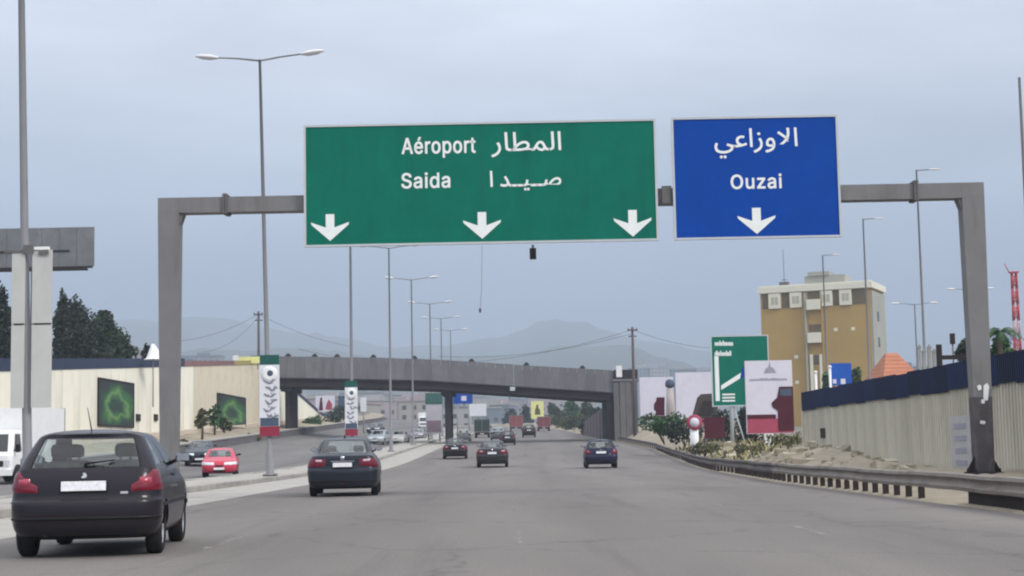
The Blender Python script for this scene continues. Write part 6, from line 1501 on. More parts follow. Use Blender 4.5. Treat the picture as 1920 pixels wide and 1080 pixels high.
# ------------------------------------------------------------------ hazy city
def city():
    rr = random.Random(12)
    cols = [mat('city_' + n_, c_, .85, .1, .1) for n_, c_ in (('pale', (.36, .35, .35)), ('cream', (.36, .33, .29)), ('grey', (.24, .24, .26)), ('rose', (.36, .29, .30)), ('blue_grey', (.17, .20, .23)))]
    kinds = {0: 'pale', 1: 'cream', 2: 'grey', 3: 'rose', 4: 'bluish grey'}
    spots = []
    for px, ptop, d, w in ((560, 748, 520, 16), (588, 752, 640, 20), (618, 744, 700, 18), (648, 758, 560, 14), (672, 738, 760, 22), (700, 752, 620, 18), (722, 742, 800, 20), (744, 756, 640, 14), (762, 746, 720, 18), (786, 752, 560, 14), (806, 740, 860, 22), (852, 764, 560, 12), (876, 746, 900, 20), (905, 766, 640, 14), (924, 760, 760, 16), (948, 756, 900, 20), (972, 750, 980, 18), (1030, 742, 900, 24), (1072, 738, 820, 22),
                           (1205, 690, 1500, 22), (1226, 678, 1900, 26), (1243, 692, 1500, 24), (1262, 698, 1700, 28), (1280, 692, 1400, 24), (1300, 698, 1600, 26), (1320, 690, 1900, 24), (1338, 697, 1500, 20), (1700, 690, 700, 18), (1770, 700, 760, 22), (250, 660, 900, 20), (380, 668, 1000, 22), (330, 676, 800, 16)):
        spots.append((px, ptop, d, w))
    ords = ['first', 'second', 'third', 'fourth', 'fifth', 'sixth', 'seventh', 'eighth', 'ninth', 'tenth', 'eleventh', 'twelfth', 'thirteenth', 'fourteenth', 'fifteenth', 'sixteenth', 'seventeenth', 'eighteenth', 'nineteenth']
    seen = {}
    for i, (px, ptop, d, w) in enumerate(sorted(spots)):
        p = W(px, ptop, d); k = rr.randrange(5); zg = 4.0
        side = 'beyond the bridge' if 540 < px < 1110 else 'right of the bridge' if px < 1600 and px > 1110 else 'behind the right wall' if px > 1600 else 'behind the left wall'
        seen[side] = seen.get(side, -1) + 1
        t = thing('city_building', '%s from the left of the hazy blocks %s, %s' % (ords[seen[side]], side, kinds[k]), 'building', (p.x, d, zg), rr.uniform(-.3, .3), 'hazy city blocks ' + side)
        h = max(6, p.z - zg); dp = rr.uniform(10, 18)
        b = MB(); b.box(-w / 2, 0, -8, w / 2, dp, h); b.build('wall', cols[k], t)
        b = MB(); b.box(-w / 2 - .4, -.4, h + .01, w / 2 + .4, dp + .4, h + .6); b.box(-w * .2, dp * .3, h + .6, w * .15, dp * .6, h + 2.6); b.build('roof', cols[(k + 2) % 5], t)
        b = MB(); n = int(w / 3.2)
        for fl in range(int(h / 3.3)):
            for q in range(n):
                x = -w / 2 + w * (q + .5) / n; z = 1.2 + fl * 3.3
                b.box(x - .7, -.08, z, x + .7, -.01, z + 1.5)
        if b.v: stuff(b.build('windows', M['window_dark'], t))
city()
# ------------------------------------------------------------------ vehicles
HATCH = [  # z, rear y, front y, half width, rear corner r, front corner r, rear bow, front bow
    (0.20, .30, 3.58, .66, .20, .30, .05, .10), (0.25, .12, 3.72, .755, .25, .40, .09, .13), (0.36, .025, 3.81, .808, .28, .45, .11, .15),
    (0.50, .00, 3.83, .824, .29, .48, .115, .16), (0.615, .012, 3.81, .825, .28, .5, .11, .16), (0.655, .05, 3.79, .822, .27, .5, .10, .16), (0.78, .075, 3.68, .812, .26, .5, .09, .17),
    (0.88, .105, 3.28, .793, .23, .48, .08, .2), (0.955, .145, 2.98, .768, .19, .42, .07, .24), (0.985, .168, 2.86, .752, .165, .36, .06, .24),
    (1.14, .295, 2.56, .685, .14, .30, .06, .22), (1.28, .42, 2.24, .612, .115, .26, .07, .20), (1.335, .455, 2.10, .578, .11, .24, .08, .18),
    (1.368, .45, 1.98, .53, .14, .22, .10, .16), (1.40, .58, 1.82, .42, .15, .2, .07, .1), (1.422, .87, 1.60, .25, .10, .12, .02, .04), (1.432, 1.18, 1.30, .05, .02, .02, 0, 0)]
SEDAN = [
    (0.19, .30, 4.20, .74, .20, .32, .05, .12), (0.25, .10, 4.38, .845, .24, .42, .09, .16), (0.42, .015, 4.47, .892, .28, .5, .12, .18),
    (0.58, .00, 4.50, .908, .30, .52, .13, .2), (0.66, .012, 4.47, .91, .30, .52, .13, .2), (0.70, .055, 4.44, .908, .29, .52, .12, .2), (0.84, .075, 4.28, .880, .27, .5, .11, .2),
    (0.94, .085, 3.86, .832, .24, .48, .10, .24), (1.01, .12, 3.55, .785, .21, .44, .09, .28), (1.04, .34, 3.36, .755, .19, .40, .08, .28),
    (1.07, .54, 3.22, .735, .17, .36, .08, .28), (1.22, .82, 2.86, .682, .15, .32, .08, .25), (1.365, 1.10, 2.50, .618, .13, .28, .08, .22),
    (1.425, 1.24, 2.34, .565, .15, .25, .08, .18), (1.46, 1.48, 2.10, .42, .14, .18, .05, .1), (1.476, 1.72, 1.94, .20, .06, .08, .01, .02), (1.48, 1.80, 1.86, .04, .01, .01, 0, 0)]
NS = (7, 6, 14, 6, 7)      # ring segments: rear, rear corner, side, front corner, front
class Shell:
    def __init__(s, lv):
        s.lv = np.array(lv, float); n = len(lv)
        s.slope = np.zeros_like(s.lv)
        d = s.lv[1:] - s.lv[:-1]
        for i in range(1, n - 1):        # monotone cubic slopes
            a, b_ = d[i - 1], d[i]
            ok = a * b_ > 0
            s.slope[i] = np.where(ok, 2 * a * b_ / np.where(np.abs(a + b_) < 1e-9, 1, a + b_), 0)
        s.slope[0], s.slope[-1] = d[0], d[-1]
    def at(s, t):
        n = len(s.lv); i = int(min(max(t, 0), n - 1.000001)); f = t - i
        p0, p1, m0, m1 = s.lv[i], s.lv[i + 1], s.slope[i], s.slope[i + 1]
        return p0 * (2 * f ** 3 - 3 * f ** 2 + 1) + m0 * (f ** 3 - 2 * f ** 2 + f) + p1 * (3 * f ** 2 - 2 * f ** 3) + m1 * (f ** 3 - f ** 2)
    def t_of(s, z):
        lo, hi = 0.0, len(s.lv) - 1.0
        for _ in range(40):
            m = (lo + hi) / 2
            if s.at(m)[0] < z: lo = m
            else: hi = m
        return (lo + hi) / 2
    def pt(s, side, q, t):
        z, yr, yf, w, rr_, rf, br, bf = s.at(t)
        rr_ = min(rr_, w * .9); rf = min(rf, w * .9)
        if q <= 1: x = (w - rr_) * q; y = yr + br * (x / w) ** 2
        elif q <= 2:
            a = (q - 1) * PI / 2; y0 = yr + br * ((w - rr_) / w) ** 2
            x = w - rr_ + rr_ * math.sin(a); y = y0 + rr_ * (1 - math.cos(a))
        elif q <= 3:
            ya = yr + br * ((w - rr_) / w) ** 2 + rr_; yb = yf - bf * ((w - rf) / w) ** 2 - rf
            f = q - 2; x = w + .012 * math.sin(f * PI) * min(1, w); y = ya + (yb - ya) * f
        elif q <= 4:
            a = (q - 3) * PI / 2; y0 = yf - bf * ((w - rf) / w) ** 2
            x = w - rf + rf * math.cos(a); y = y0 - rf + rf * math.sin(a)
        else:
            x = (w - rf) * (5 - q); y = yf - bf * (x / w) ** 2
        return Vector((x * side, y, z))
    def nrm(s, side, q, t):
        e = 1e-3
        a = s.pt(side, min(q + e, 5), t) - s.pt(side, max(q - e, 0), t); c = s.pt(side, q, t + e) - s.pt(side, q, t - e)
        n = a.cross(c).normalized()
        p = s.pt(side, q, t); mid = Vector((0, 1.9, .7))
        return n if n.dot(p - mid) > 0 else -n
    def patch(s, side, qa, qb, zlo, zhi, off, nq=8, nz=5, b=None, mi=0):
        """raised lens or trim following the shell; zlo and zhi may vary along q"""
        b = b or MB()
        rows = []
        for j in range(nz + 1):
            r = []
            for i in range(nq + 1):
                u_ = i / nq; q = qa + (qb - qa) * u_
                za = zlo(u_) if callable(zlo) else zlo; zb = zhi(u_) if callable(zhi) else zhi
                t = s.t_of(za + (zb - za) * j / nz)
                edge = .25 if i in (0, nq) or j in (0, nz) else 1.0
                r.append(s.pt(side, q, t) + s.nrm(side, q, t) * off * edge)
            rows.append(r)
        rim = [rows[0], rows[-1]]
        b.grid(rows, mi)
        # skirt back into the shell
        for line in (rows[0], rows[-1], [r[0] for r in rows], [r[-1] for r in rows]):
            b.grid([line, [p - (p - Vector((0, p.y * .9 + .19, .7))).normalized() * .03 for p in line]], mi, smooth=False)
        return b

def car_parts(kind):
    """list of (part name, mesh, subparts) shared by every car of this body"""
    lv = HATCH if kind == 'hatch' else SEDAN
    sh = Shell(lv); L = lv[3][2]; Wd = max(r[3] for r in lv)
    hatch = kind == 'hatch'
    wr = .285 if hatch else .315
    wy = (.72, 3.15) if hatch else (.98, 3.62)
    belt = .985 if hatch else 1.07
    top = 1.325 if hatch else 1.385
    tb, tt = sh.t_of(belt + .012), sh.t_of(top)
    # row parameters, with rows exactly on the glass edges
    ts = []
    for i in range(len(lv) - 1): ts += [i, i + .34, i + .67]
    ts.append(len(lv) - 1 - 1e-4)
    ts = sorted([t for t in ts if min(abs(t - tb), abs(t - tt)) > .18] + [tb, tt])
    qs = []
    marks = (0.0, 1.0, 1.12) if hatch else (0.0, 1.16, 1.28)
    for k, n in enumerate(NS):
        qs += [k + i / n for i in range(n)]
    qs.append(5.0)
    sidem = (2.06, 2.46, 2.50, 2.95)
    for m_ in marks[1:] + sidem + (3.62, 3.72):
        i = min(range(len(qs)), key=lambda j: abs(qs[j] - m_)); qs[i] = m_
    qs = sorted(set(qs))
    ring = [(1, q) for q in qs] + [(-1, q) for q in qs[::-1][1:-1]]
    mb = MB()
    nr = len(ring)
    for t in ts:
        for sd_, q in ring: mb.v.append(sh.pt(sd_, q, t))
    def region(side, q, t):
        if not (tb < t < tt): return 0
        if q < marks[1]: return 2
        if q < marks[2]: return 1
        if q > 3.72: return 3
        if q > 3.62: return 1
        if sidem[0] < q < sidem[1]: return 4 if side > 0 else 5
        if sidem[1] < q < sidem[2]: return 1
        if sidem[2] < q < sidem[3]: return 6 if side > 0 else 7
        return 0
    for j in range(len(ts) - 1):
        tm = (ts[j] + ts[j + 1]) / 2
        for i in range(nr):
            i2 = (i + 1) % nr
            s1, q1 = ring[i]; s2, q2 = ring[i2]
            sd_ = s1 if q1 not in (0.0, 5.0) else s2
            qm = (q1 + q2) / 2
            r = region(sd_, qm, tm)
            if r == 0 and tm < 1.0: r = 1                      # black sill and valance
            mb.face((j * nr + i, j * nr + i2, (j + 1) * nr + i2, (j + 1) * nr + i), r, True)
    mb.face(range(nr), 1); mb.face([(len(ts) - 1) * nr + i for i in range(nr)], 0, True)
    dummy = [M['black']] * 9
    base = mb.mesh('shell', dummy)
    bm = bmesh.new(); bm.from_mesh(base); bmesh.ops.recalc_face_normals(bm, faces=bm.faces); bm.to_mesh(base); bm.free()
    ob = bpy.data.objects.new('shell', base); C.objects.link(ob)
    cb = MB()
    for y in wy:
        for sd_ in (-1, 1):
            xi, xo = Wd - .30, Wd + .1
            cb.lathe([(wr + .05, xi), (wr + .05, xo)], 28, 'X', mi=8, o=(0, y, wr)) if sd_ > 0 else cb.lathe([(wr + .05, -xo), (wr + .05, -xi)], 28, 'X', mi=8, o=(0, y, wr))
            n0 = len(cb.v) - 56
            cb.face([n0 + k for k in range(28)], 8); cb.face([n0 + 28 + k for k in range(28)], 8)
    cut = cb.build('cutter', dummy)
    mod = ob.modifiers.new('cut', 'BOOLEAN'); mod.operation = 'DIFFERENCE'; mod.object = cut; mod.solver = 'EXACT'
    dg = bpy.context.evaluated_depsgraph_get(); dg.update()
    me = bpy.data.meshes.new_from_object(ob.evaluated_get(dg))
    bpy.data.objects.remove(ob); bpy.data.objects.remove(cut)
    names = {0: 'body', 1: 'trim', 2: 'rear_window', 3: 'windscreen', 4: 'side_window', 5: 'side_window', 6: 'side_window', 7: 'side_window', 8: 'wheel_well'}
    parts = []
    for k, nm in names.items():
        bm = bmesh.new(); bm.from_mesh(me)
        bmesh.ops.delete(bm, geom=[f for f in bm.faces if f.material_index != k], context='FACES')
        for f in bm.faces: f.material_index = 0
        if k in (2, 3, 4, 5, 6, 7):
            bmesh.ops.recalc_face_normals(bm, faces=bm.faces)
        m2 = bpy.data.meshes.new(nm); bm.to_mesh(m2); bm.free()
        m2.materials.clear(); m2.materials.append(M['glass'] if k in (2, 3, 4, 5, 6, 7) else M['black'])
        if k in (0, 1): m2.set_sharp_from_angle(angle=math.radians(42))
        if k == 8:                                             # one mesh per wheel well
            for sx in (-1, 1):
                for fy in (0, 1):
                    bm = bmesh.new(); bm.from_mesh(m2)
                    bmesh.ops.delete(bm, geom=[f for f in bm.faces if f.calc_center_median().x * sx < 0 or (f.calc_center_median().y > L / 2) != bool(fy)], context='FACES')
                    m3 = bpy.data.meshes.new(nm); bm.to_mesh(m3); bm.free(); m3.materials.append(M['black'])
                    if len(m3.polygons): parts.append((nm, m3, []))
            continue
        if len(m2.polygons): parts.append((nm, m2, []))
    def add(nm, b, mats, subs=()):
        me_ = b.mesh(nm, mats); bm = bmesh.new(); bm.from_mesh(me_); bmesh.ops.recalc_face_normals(bm, faces=bm.faces); bm.to_mesh(me_); bm.free()
        parts.append((nm, me_, list(subs)))
    def sub(nm, b, mats):
        me_ = b.mesh(nm, mats); bm = bmesh.new(); bm.from_mesh(me_); bmesh.ops.recalc_face_normals(bm, faces=bm.faces); bm.to_mesh(me_); bm.free()
        return (nm, me_, [])
    # wheels
    for y in wy:
        for sd_ in (-1, 1):
            w = .185; xo = Wd - .02
            def X(a): return (xo - a) * sd_
            tb_ = MB(); tb_.lathe([(wr - .1, X(.015)), (wr - .05, X(.0)), (wr - .012, X(.02)), (wr, X(.04)), (wr, X(w - .03)), (wr - .015, X(w)), (wr - .1, X(w))], 28, 'X', o=(0, y, wr))
            rb = MB(); rb.lathe([(wr - .1, X(.02)), (wr - .115, X(.03)), (wr - .125, X(.07)), (.05, X(.05)), (.001, X(.035))], 28, 'X', o=(0, y, wr))
            for k in range(7):
                a = 2 * PI * k / 7; c, s_ = math.cos(a), math.sin(a)
                u_ = Vector((0, c, s_)); v_ = Vector((0, -s_, c)); o = Vector((X(.028), y, wr))
                p = [o + u_ * .05 - v_ * .03, o + u_ * (wr - .11) - v_ * .018, o + u_ * (wr - .11) + v_ * .018, o + u_ * .05 + v_ * .03]
                rb.poly(p, (-.03 * sd_, 0, 0))
            rb.lathe([(wr - .11, X(.10)), (.04, X(.10)), (.04, X(.16))], 20, 'X', mi=1, o=(0, y, wr))
            hub = MB(); hub.tube([(X(.04), y, wr), (X(.3), y, wr)], .05, 8)
            add('wheel', hub, M['black'], [sub('tyre', tb_, M['rubber']), sub('rim', rb, [M['rim'], M['black']])])
    # lights
    for sd_ in (-1, 1):
        if hatch:
            b = sh.patch(sd_, .93, 2.02, lambda u: .725 + .01 * u, lambda u: .80 + .17 * min(1, (u / .6)) - .01 * u, .014, 10, 6)
            add('taillight', b, M['tail'], [sub('lens_highlight', sh.patch(sd_, 1.12, 1.5, .80, .88, .021, 5, 4), M['tail_highlight'])])  # highlight on the lamp, put in as a paler red patch
            b = sh.patch(sd_, 3.1, 4.25, lambda u: .60 + .03 * (1 - u), lambda u: .76 - .03 * u, .012, 10, 4)
            add('headlight', b, M['headlamp'])
        else:
            b = sh.patch(sd_, .72, 1.95, lambda u: .76 - .05 * u, lambda u: .93 + .02 * u, .014, 12, 5)
            add('taillight', b, M['tail'], [sub('reversing_lens', sh.patch(sd_, .82, 1.25, .855, .922, .021, 5, 3), M['tail_clear'])])
            b = sh.patch(sd_, 3.05, 4.2, lambda u: .64 + .05 * (1 - u), lambda u: .80 - .03 * u, .012, 10, 4)
            add('headlight', b, M['headlamp'])
    # plates
    zp = .792 if hatch else .785
    t0 = sh.t_of(zp); yp = sh.pt(1, .2, t0).y
    tilt = Matrix.Translation((0, yp - .022, zp)) @ Matrix.Rotation(-.14, 4, 'X')
    b = MB(); b.cbox((0, .004, 0), .51, .02, .135, M=tilt)
    s1 = MB(); s1.cbox((0, -.011, 0), .485, .006, .106, M=tilt)
    add('plate_holder', b, M['black'], [sub('licence_plate', s1, M['plate'])])
    tf = sh.t_of(.42); yf_ = sh.pt(1, 4.9, tf).y
    b = MB(); b.cbox((0, yf_ + .02, .43), .50, .02, .11); add('licence_plate', b, M['plate'])
    # bumper mouldings, grille, reflectors, seams
    b = MB()
    for sd_ in (-1, 1):
        sh.patch(sd_, 0, 1.9, .42 if hatch else .37, .45 if hatch else .40, .016, 14, 2, b)
    add('bumper_strip', b, M['black'])
    b = MB()
    for sd_ in (-1, 1): sh.patch(sd_, 4.45, 5.0, .52, .60, .01, 6, 3, b)
    add('grille', b, M['black'])
    b = MB()
    for sd_ in (-1, 1): sh.patch(sd_, 4.2, 5.0, .28, .37, .008, 6, 3, b)
    add('air_intake', b, M['black'])
    b = MB(); ya = sh.pt(1, .1, sh.t_of(.40)).y
    b.cbox((0, ya + .01, .485), .15, .03, .035) if hatch else b.cbox((0, ya - .004, .33), .10, .02, .03)
    add('rear_reflector', b, M['maroon'])
    zt_ = belt - .02
    for sd_ in (-1, 1):
        add('panel_seam', sh.patch(sd_, .90, .915, .655 if hatch else .71, zt_, .0022, 1, 8), M['black'])
        for q in (2.13, 2.475, 2.86): add('panel_seam', sh.patch(sd_, q, q + .006, .33, zt_, .0022, 1, 8), M['black'])
    b = MB()
    for sd_ in (-1, 1): sh.patch(sd_, 0, .915, .645 if hatch else .70, .654 if hatch else .71, .0022, 6, 1, b)
    add('panel_seam', b, M['black'])
    for sd_ in (-1, 1):
        b = MB(); sh.patch(sd_, 2.52, 2.58, belt - .115, belt - .085, .03, 3, 2, b); add('door_handle', b, M['black'] if hatch else M['chrome'])
        b = MB(); sh.patch(sd_, 2.02, 2.98, .55, .59, .012, 14, 1, b); add('side_moulding', b, M['black'])
    # mirrors
    for sd_ in (-1, 1):
        p = sh.pt(sd_, 2.86, sh.t_of(belt + .03))
        b = MB(); rows = []
        for k in range(7):
            f = k / 6; r = math.sin(PI * (.08 + .84 * f))
            rows.append([(p.x + sd_ * (.05 + .19 * f), p.y + .07 + .075 * r * math.cos(a) , p.z + .075 + .062 * r * math.sin(a)) for a in [2 * PI * i / 12 for i in range(12)]])
        b.grid(rows, closed=True); b.face(range(12)); b.face([len(b.v) - 12 + i for i in range(12)])
        b.tube([(p.x - sd_ * .03, p.y + .07, p.z), (p.x + sd_ * .09, p.y + .07, p.z + .05)], .025, 6)
        g_ = MB(); g_.cbox((p.x + sd_ * .145, p.y - .008, p.z + .075), .15, .012, .09)
        add('mirror', b, M['black'], [sub('mirror_glass', g_, M['chrome'])])
    # wiper, badge, aerial, exhaust
    tm = sh.t_of(belt + .03)
    if hatch:
        b = MB(); p0 = sh.pt(1, 0, tm); p1 = sh.pt(1, .55, sh.t_of(belt + .07)); n_ = sh.nrm(1, .1, tm)
        b.tube([p0 + n_ * .01, p0 + n_ * .035, p1 + n_ * .03], [.02, .014, .008], 6); add('rear_wiper', b, M['black'])
        b = MB(); p = sh.pt(1, 0, sh.t_of(.905)); b.poly([(-.026, p.y - .022, .876), (.02, p.y - .018, .880), (.03, p.y - .016, .905), (.012, p.y - .012, .938), (-.02, p.y - .012, .935), (-.008, p.y - .016, .907), (-.03, p.y - .018, .897)], (0, .01, 0)); add('badge', b, M['chrome'])
        b = MB(); sh.patch(1, .72, .86, .70, .725, .005, 4, 1, b); add('model_lettering', b, M['rim'])
        b = MB(); b.tube([(0, .62, 1.41), (0, .30, 1.66)], [.008, .004], 5); add('aerial', b, M['black'])
    else:
        b = MB(); p = sh.pt(1, 0, sh.t_of(.945)); b.lathe([(.01, -.012), (.05, -.01), (.055, 0)], 14, 'Y', o=(0, p.y, .95)); add('badge', b, M['chrome'])
        b = MB(); p = sh.pt(1, 0, sh.t_of(.87)); b.cbox((0, p.y - .006, .872), .60, .02, .022); add('boot_strip', b, M['chrome'])
        b = MB(); b.tube([(0, 1.7, 1.47), (0, 1.45, 1.53)], [.03, .008], 6); add('aerial', b, M['black'])
    b = MB(); x = -.42 if hatch else .5; b.tube([(x, .12, .26), (x, .5, .27)], .032, 10); add('exhaust', b, M['black'])
    b = MB()
    for y in wy: b.tube([(-Wd + .2, y, wr), (Wd - .2, y, wr)], .05, 8)
    b.box(-.45, .5, .20, .45, L - .7, .28); b.box(-Wd + .14, 1.2, .185, Wd - .14, L - 1.3, .198); add('underbody', b, M['rubber'])
    # cabin: floor, seats, dashboard, wheel
    b = MB(); b.box(-Wd + .14, .5, .42, Wd - .14, L - 1.35, .46); b.box(-Wd + .17, .22 if hatch else .62, belt - .14, Wd - .17, .62 if hatch else 1.1, belt - .10); add('cabin_floor', b, M['seat'])
    ys_ = L * .47
    seats = [(-.36, ys_), (.36, ys_), (-.36, ys_ - .85), (.36, ys_ - .85)]
    for k, (x, y) in enumerate(seats):
        b = MB(); R = Matrix.Translation((x, y, .5)) @ Matrix.Rotation(.2, 4, 'X')
        b.cbox((0, .25, .08), .46, .5, .16, M=Matrix.Translation((x, y, .5)))
        rows = []
        for z, w, d_ in ((.02, .20, .06), (.2, .235, .07), (.45, .225, .06), (.56, .19, .045), (.585, .12, .02)):
            rows.append([R @ Vector((w * math.copysign(abs(math.cos(a)) ** .5, math.cos(a)), -.02 + d_ * math.sin(a), z)) for a in [2 * PI * i / 12 for i in range(12)]])
        b.grid(rows, closed=True); b.face([len(b.v) - 12 + i for i in range(12)])
        hr = MB(); rows = []
        for z, w, d_ in ((.625, .09, .02), (.64, .12, .04), (.73, .125, .045), (.775, .10, .03), (.785, .05, .01)):
            rows.append([R @ Vector((w * math.copysign(abs(math.cos(a)) ** .6, math.cos(a)), -.02 + d_ * math.sin(a), z)) for a in [2 * PI * i / 12 for i in range(12)]])
        hr.grid(rows, closed=True); hr.face([len(hr.v) - 12 + i for i in range(12)])
        for sx in (-.06, .06): hr.tube([R @ Vector((sx, -.02, .55)), R @ Vector((sx, -.02, .66))], .01, 5)
        add('seat', b, M['seat'], [sub('headrest', hr, M['seat'])])
    b = MB(); yd = L * .655; b.box(-Wd + .2, yd, belt - .28, Wd - .2, yd + .4, belt - .03); add('dashboard', b, M['seat'])
    b = MB(); R = Matrix.Translation((-.36, yd - .18, belt - .08)) @ Matrix.Rotation(-.5, 4, 'X')
    b.tube([R @ Vector((.18 * math.cos(a), 0, .18 * math.sin(a))) for a in [2 * PI * i / 16 for i in range(17)]], .014, 6, cap=False); b.tube([R @ Vector((-.17, 0, 0)), R @ Vector((.17, 0, 0))], .014, 5); b.tube([R @ Vector((0, 0, 0)), R @ Vector((0, .25, -.05))], .02, 5)
    add('steering_wheel', b, M['black'])
    return parts
M['tail_highlight'] = mat('tail_lens_highlight', (0.34, 0.04, 0.07), .2, .1, 8, coat=.5)  # colour of the highlight painted on the hatchback tail lamps
PARTS = {'hatch': car_parts('hatch'), 'sedan': car_parts('sedan')}
SIZE = {'hatch': (3.83, 1.65), 'sedan': (4.50, 1.82)}

def car(kind, name, label, x, y, col, rz=0.0, facing=1, scale=(1, 1, 1), group='cars on the road', driver=False):
    """x, y: middle of the near bumper on the ground"""
    z = z_land(x, y)
    slope = math.atan2(z_land(x, y + 3) - z_land(x, y), 3.0)
    t = thing(name, label, 'car', (x, y, z), 0, group)
    if facing > 0:
        t.rotation_euler = (slope, 0, rz)
    else:
        t.rotation_euler = (-slope, 0, PI + rz)
        t.location.y = y + SIZE[kind][0] * scale[1]; t.location.z = z_land(x, t.location.y)
    t.scale = scale
    pm = col if not isinstance(col, tuple) else paint('car_paint_' + name, col)
    for nm, me, subs in PARTS[kind]:
        o = bpy.data.objects.new(nm, me); C.objects.link(o); o.parent = t
        if nm == 'body':
            o.material_slots[0].link = 'OBJECT'; o.material_slots[0].material = pm
        for sn, sm_, _ in subs:
            q = bpy.data.objects.new(sn, sm_); C.objects.link(q); q.parent = o
    return t
P_ = {
    'aubergine': paint('paint_dark_aubergine', (0.009, 0.0065, 0.013)),
    'slate': paint('paint_slate_blue', (0.010, 0.015, 0.026)),
    'charcoal': paint('paint_charcoal', (0.020, 0.019, 0.022)),
    'navy': paint('paint_navy', (0.006, 0.007, 0.034)),
    'black': paint('paint_black', (0.008, 0.005, 0.008)),
    'red': paint('paint_red', (0.50, 0.035, 0.075), dusty=.05),
    'white': paint('paint_white', (0.70, 0.70, 0.70), dusty=.06),
    'silver': paint('paint_silver', (0.34, 0.38, 0.40), dusty=.06),
    'green': paint('paint_dark_green', (0.025, 0.055, 0.045)),
    'grey': paint('paint_grey', (0.20, 0.19, 0.21)),
}
car('hatch', 'hatchback', 'dark hatchback with red tail lights at the lower left, nearest car', -4.77, 17.75, P_['aubergine'], math.radians(6.3))
car('sedan', 'saloon_car', 'dark slate blue saloon in the left lane ahead of the nearest hatchback', -4.28, 39.8, P_['slate'], math.radians(3.6), scale=(.97, 1, 1))
car('sedan', 'saloon_car', 'charcoal saloon in the middle of the road, second lane from the median', -1.25, 87.0, P_['charcoal'], 0, scale=(.96, .96, 1))
car('hatch', 'hatchback', 'dark navy hatchback alone in the right lane', 4.25, 79.5, P_['navy'], math.radians(-1))
car('sedan', 'saloon_car', 'blackish saloon close to the median, just left of the charcoal saloon', -4.2, 112, P_['black'], math.radians(1), scale=(.95, .95, .97))
car('hatch', 'hatchback', 'small dark hatchback right behind the charcoal saloon roof, near the bridge shade', -.75, 160, P_['black'])
car('sedan', 'saloon_car', 'silver saloon approaching the bridge, beside the dark green van', -2.0, 190, P_['silver'], scale=(1, 1, 1.08))
car('hatch', 'hatchback', 'white hatchback near the median under the bridge', -6.0, 188, P_['white'])
car('hatch', 'off_road_car', 'black tall car under the bridge, right of the red truck', 1.9, 214, P_['black'], scale=(1.12, 1.1, 1.2))
OG = 'cars on the opposite carriageway'
car('hatch', 'hatchback', 'bright red oncoming car on the opposite carriageway', -14.05, 73.5, P_['red'], math.radians(8), -1, group=OG, scale=(.97, .95, .95))
car('sedan', 'saloon_car', 'dark oncoming car beside the gantry left post', -19.3, 95, P_['slate'], math.radians(8), -1, group=OG)
car('hatch', 'hatchback', 'silver oncoming hatchback behind the third lamp post', -14.1, 168, P_['silver'], math.radians(-8), -1, group=OG, scale=(1.1, 1.05, 1.08))
car('sedan', 'saloon_car', 'white oncoming saloon between the third and fourth lamp posts', -12.75, 178, P_['white'], math.radians(-6), -1, group=OG)
car('hatch', 'hatchback', 'small grey oncoming car at the foot of the fourth lamp post', -12.6, 212, P_['grey'], math.radians(-6), -1, group=OG)
car('sedan', 'saloon_car', 'distant dark oncoming car left of the silver oncoming hatchback', -18.5, 214, P_['charcoal'], math.radians(-6), -1, group=OG)

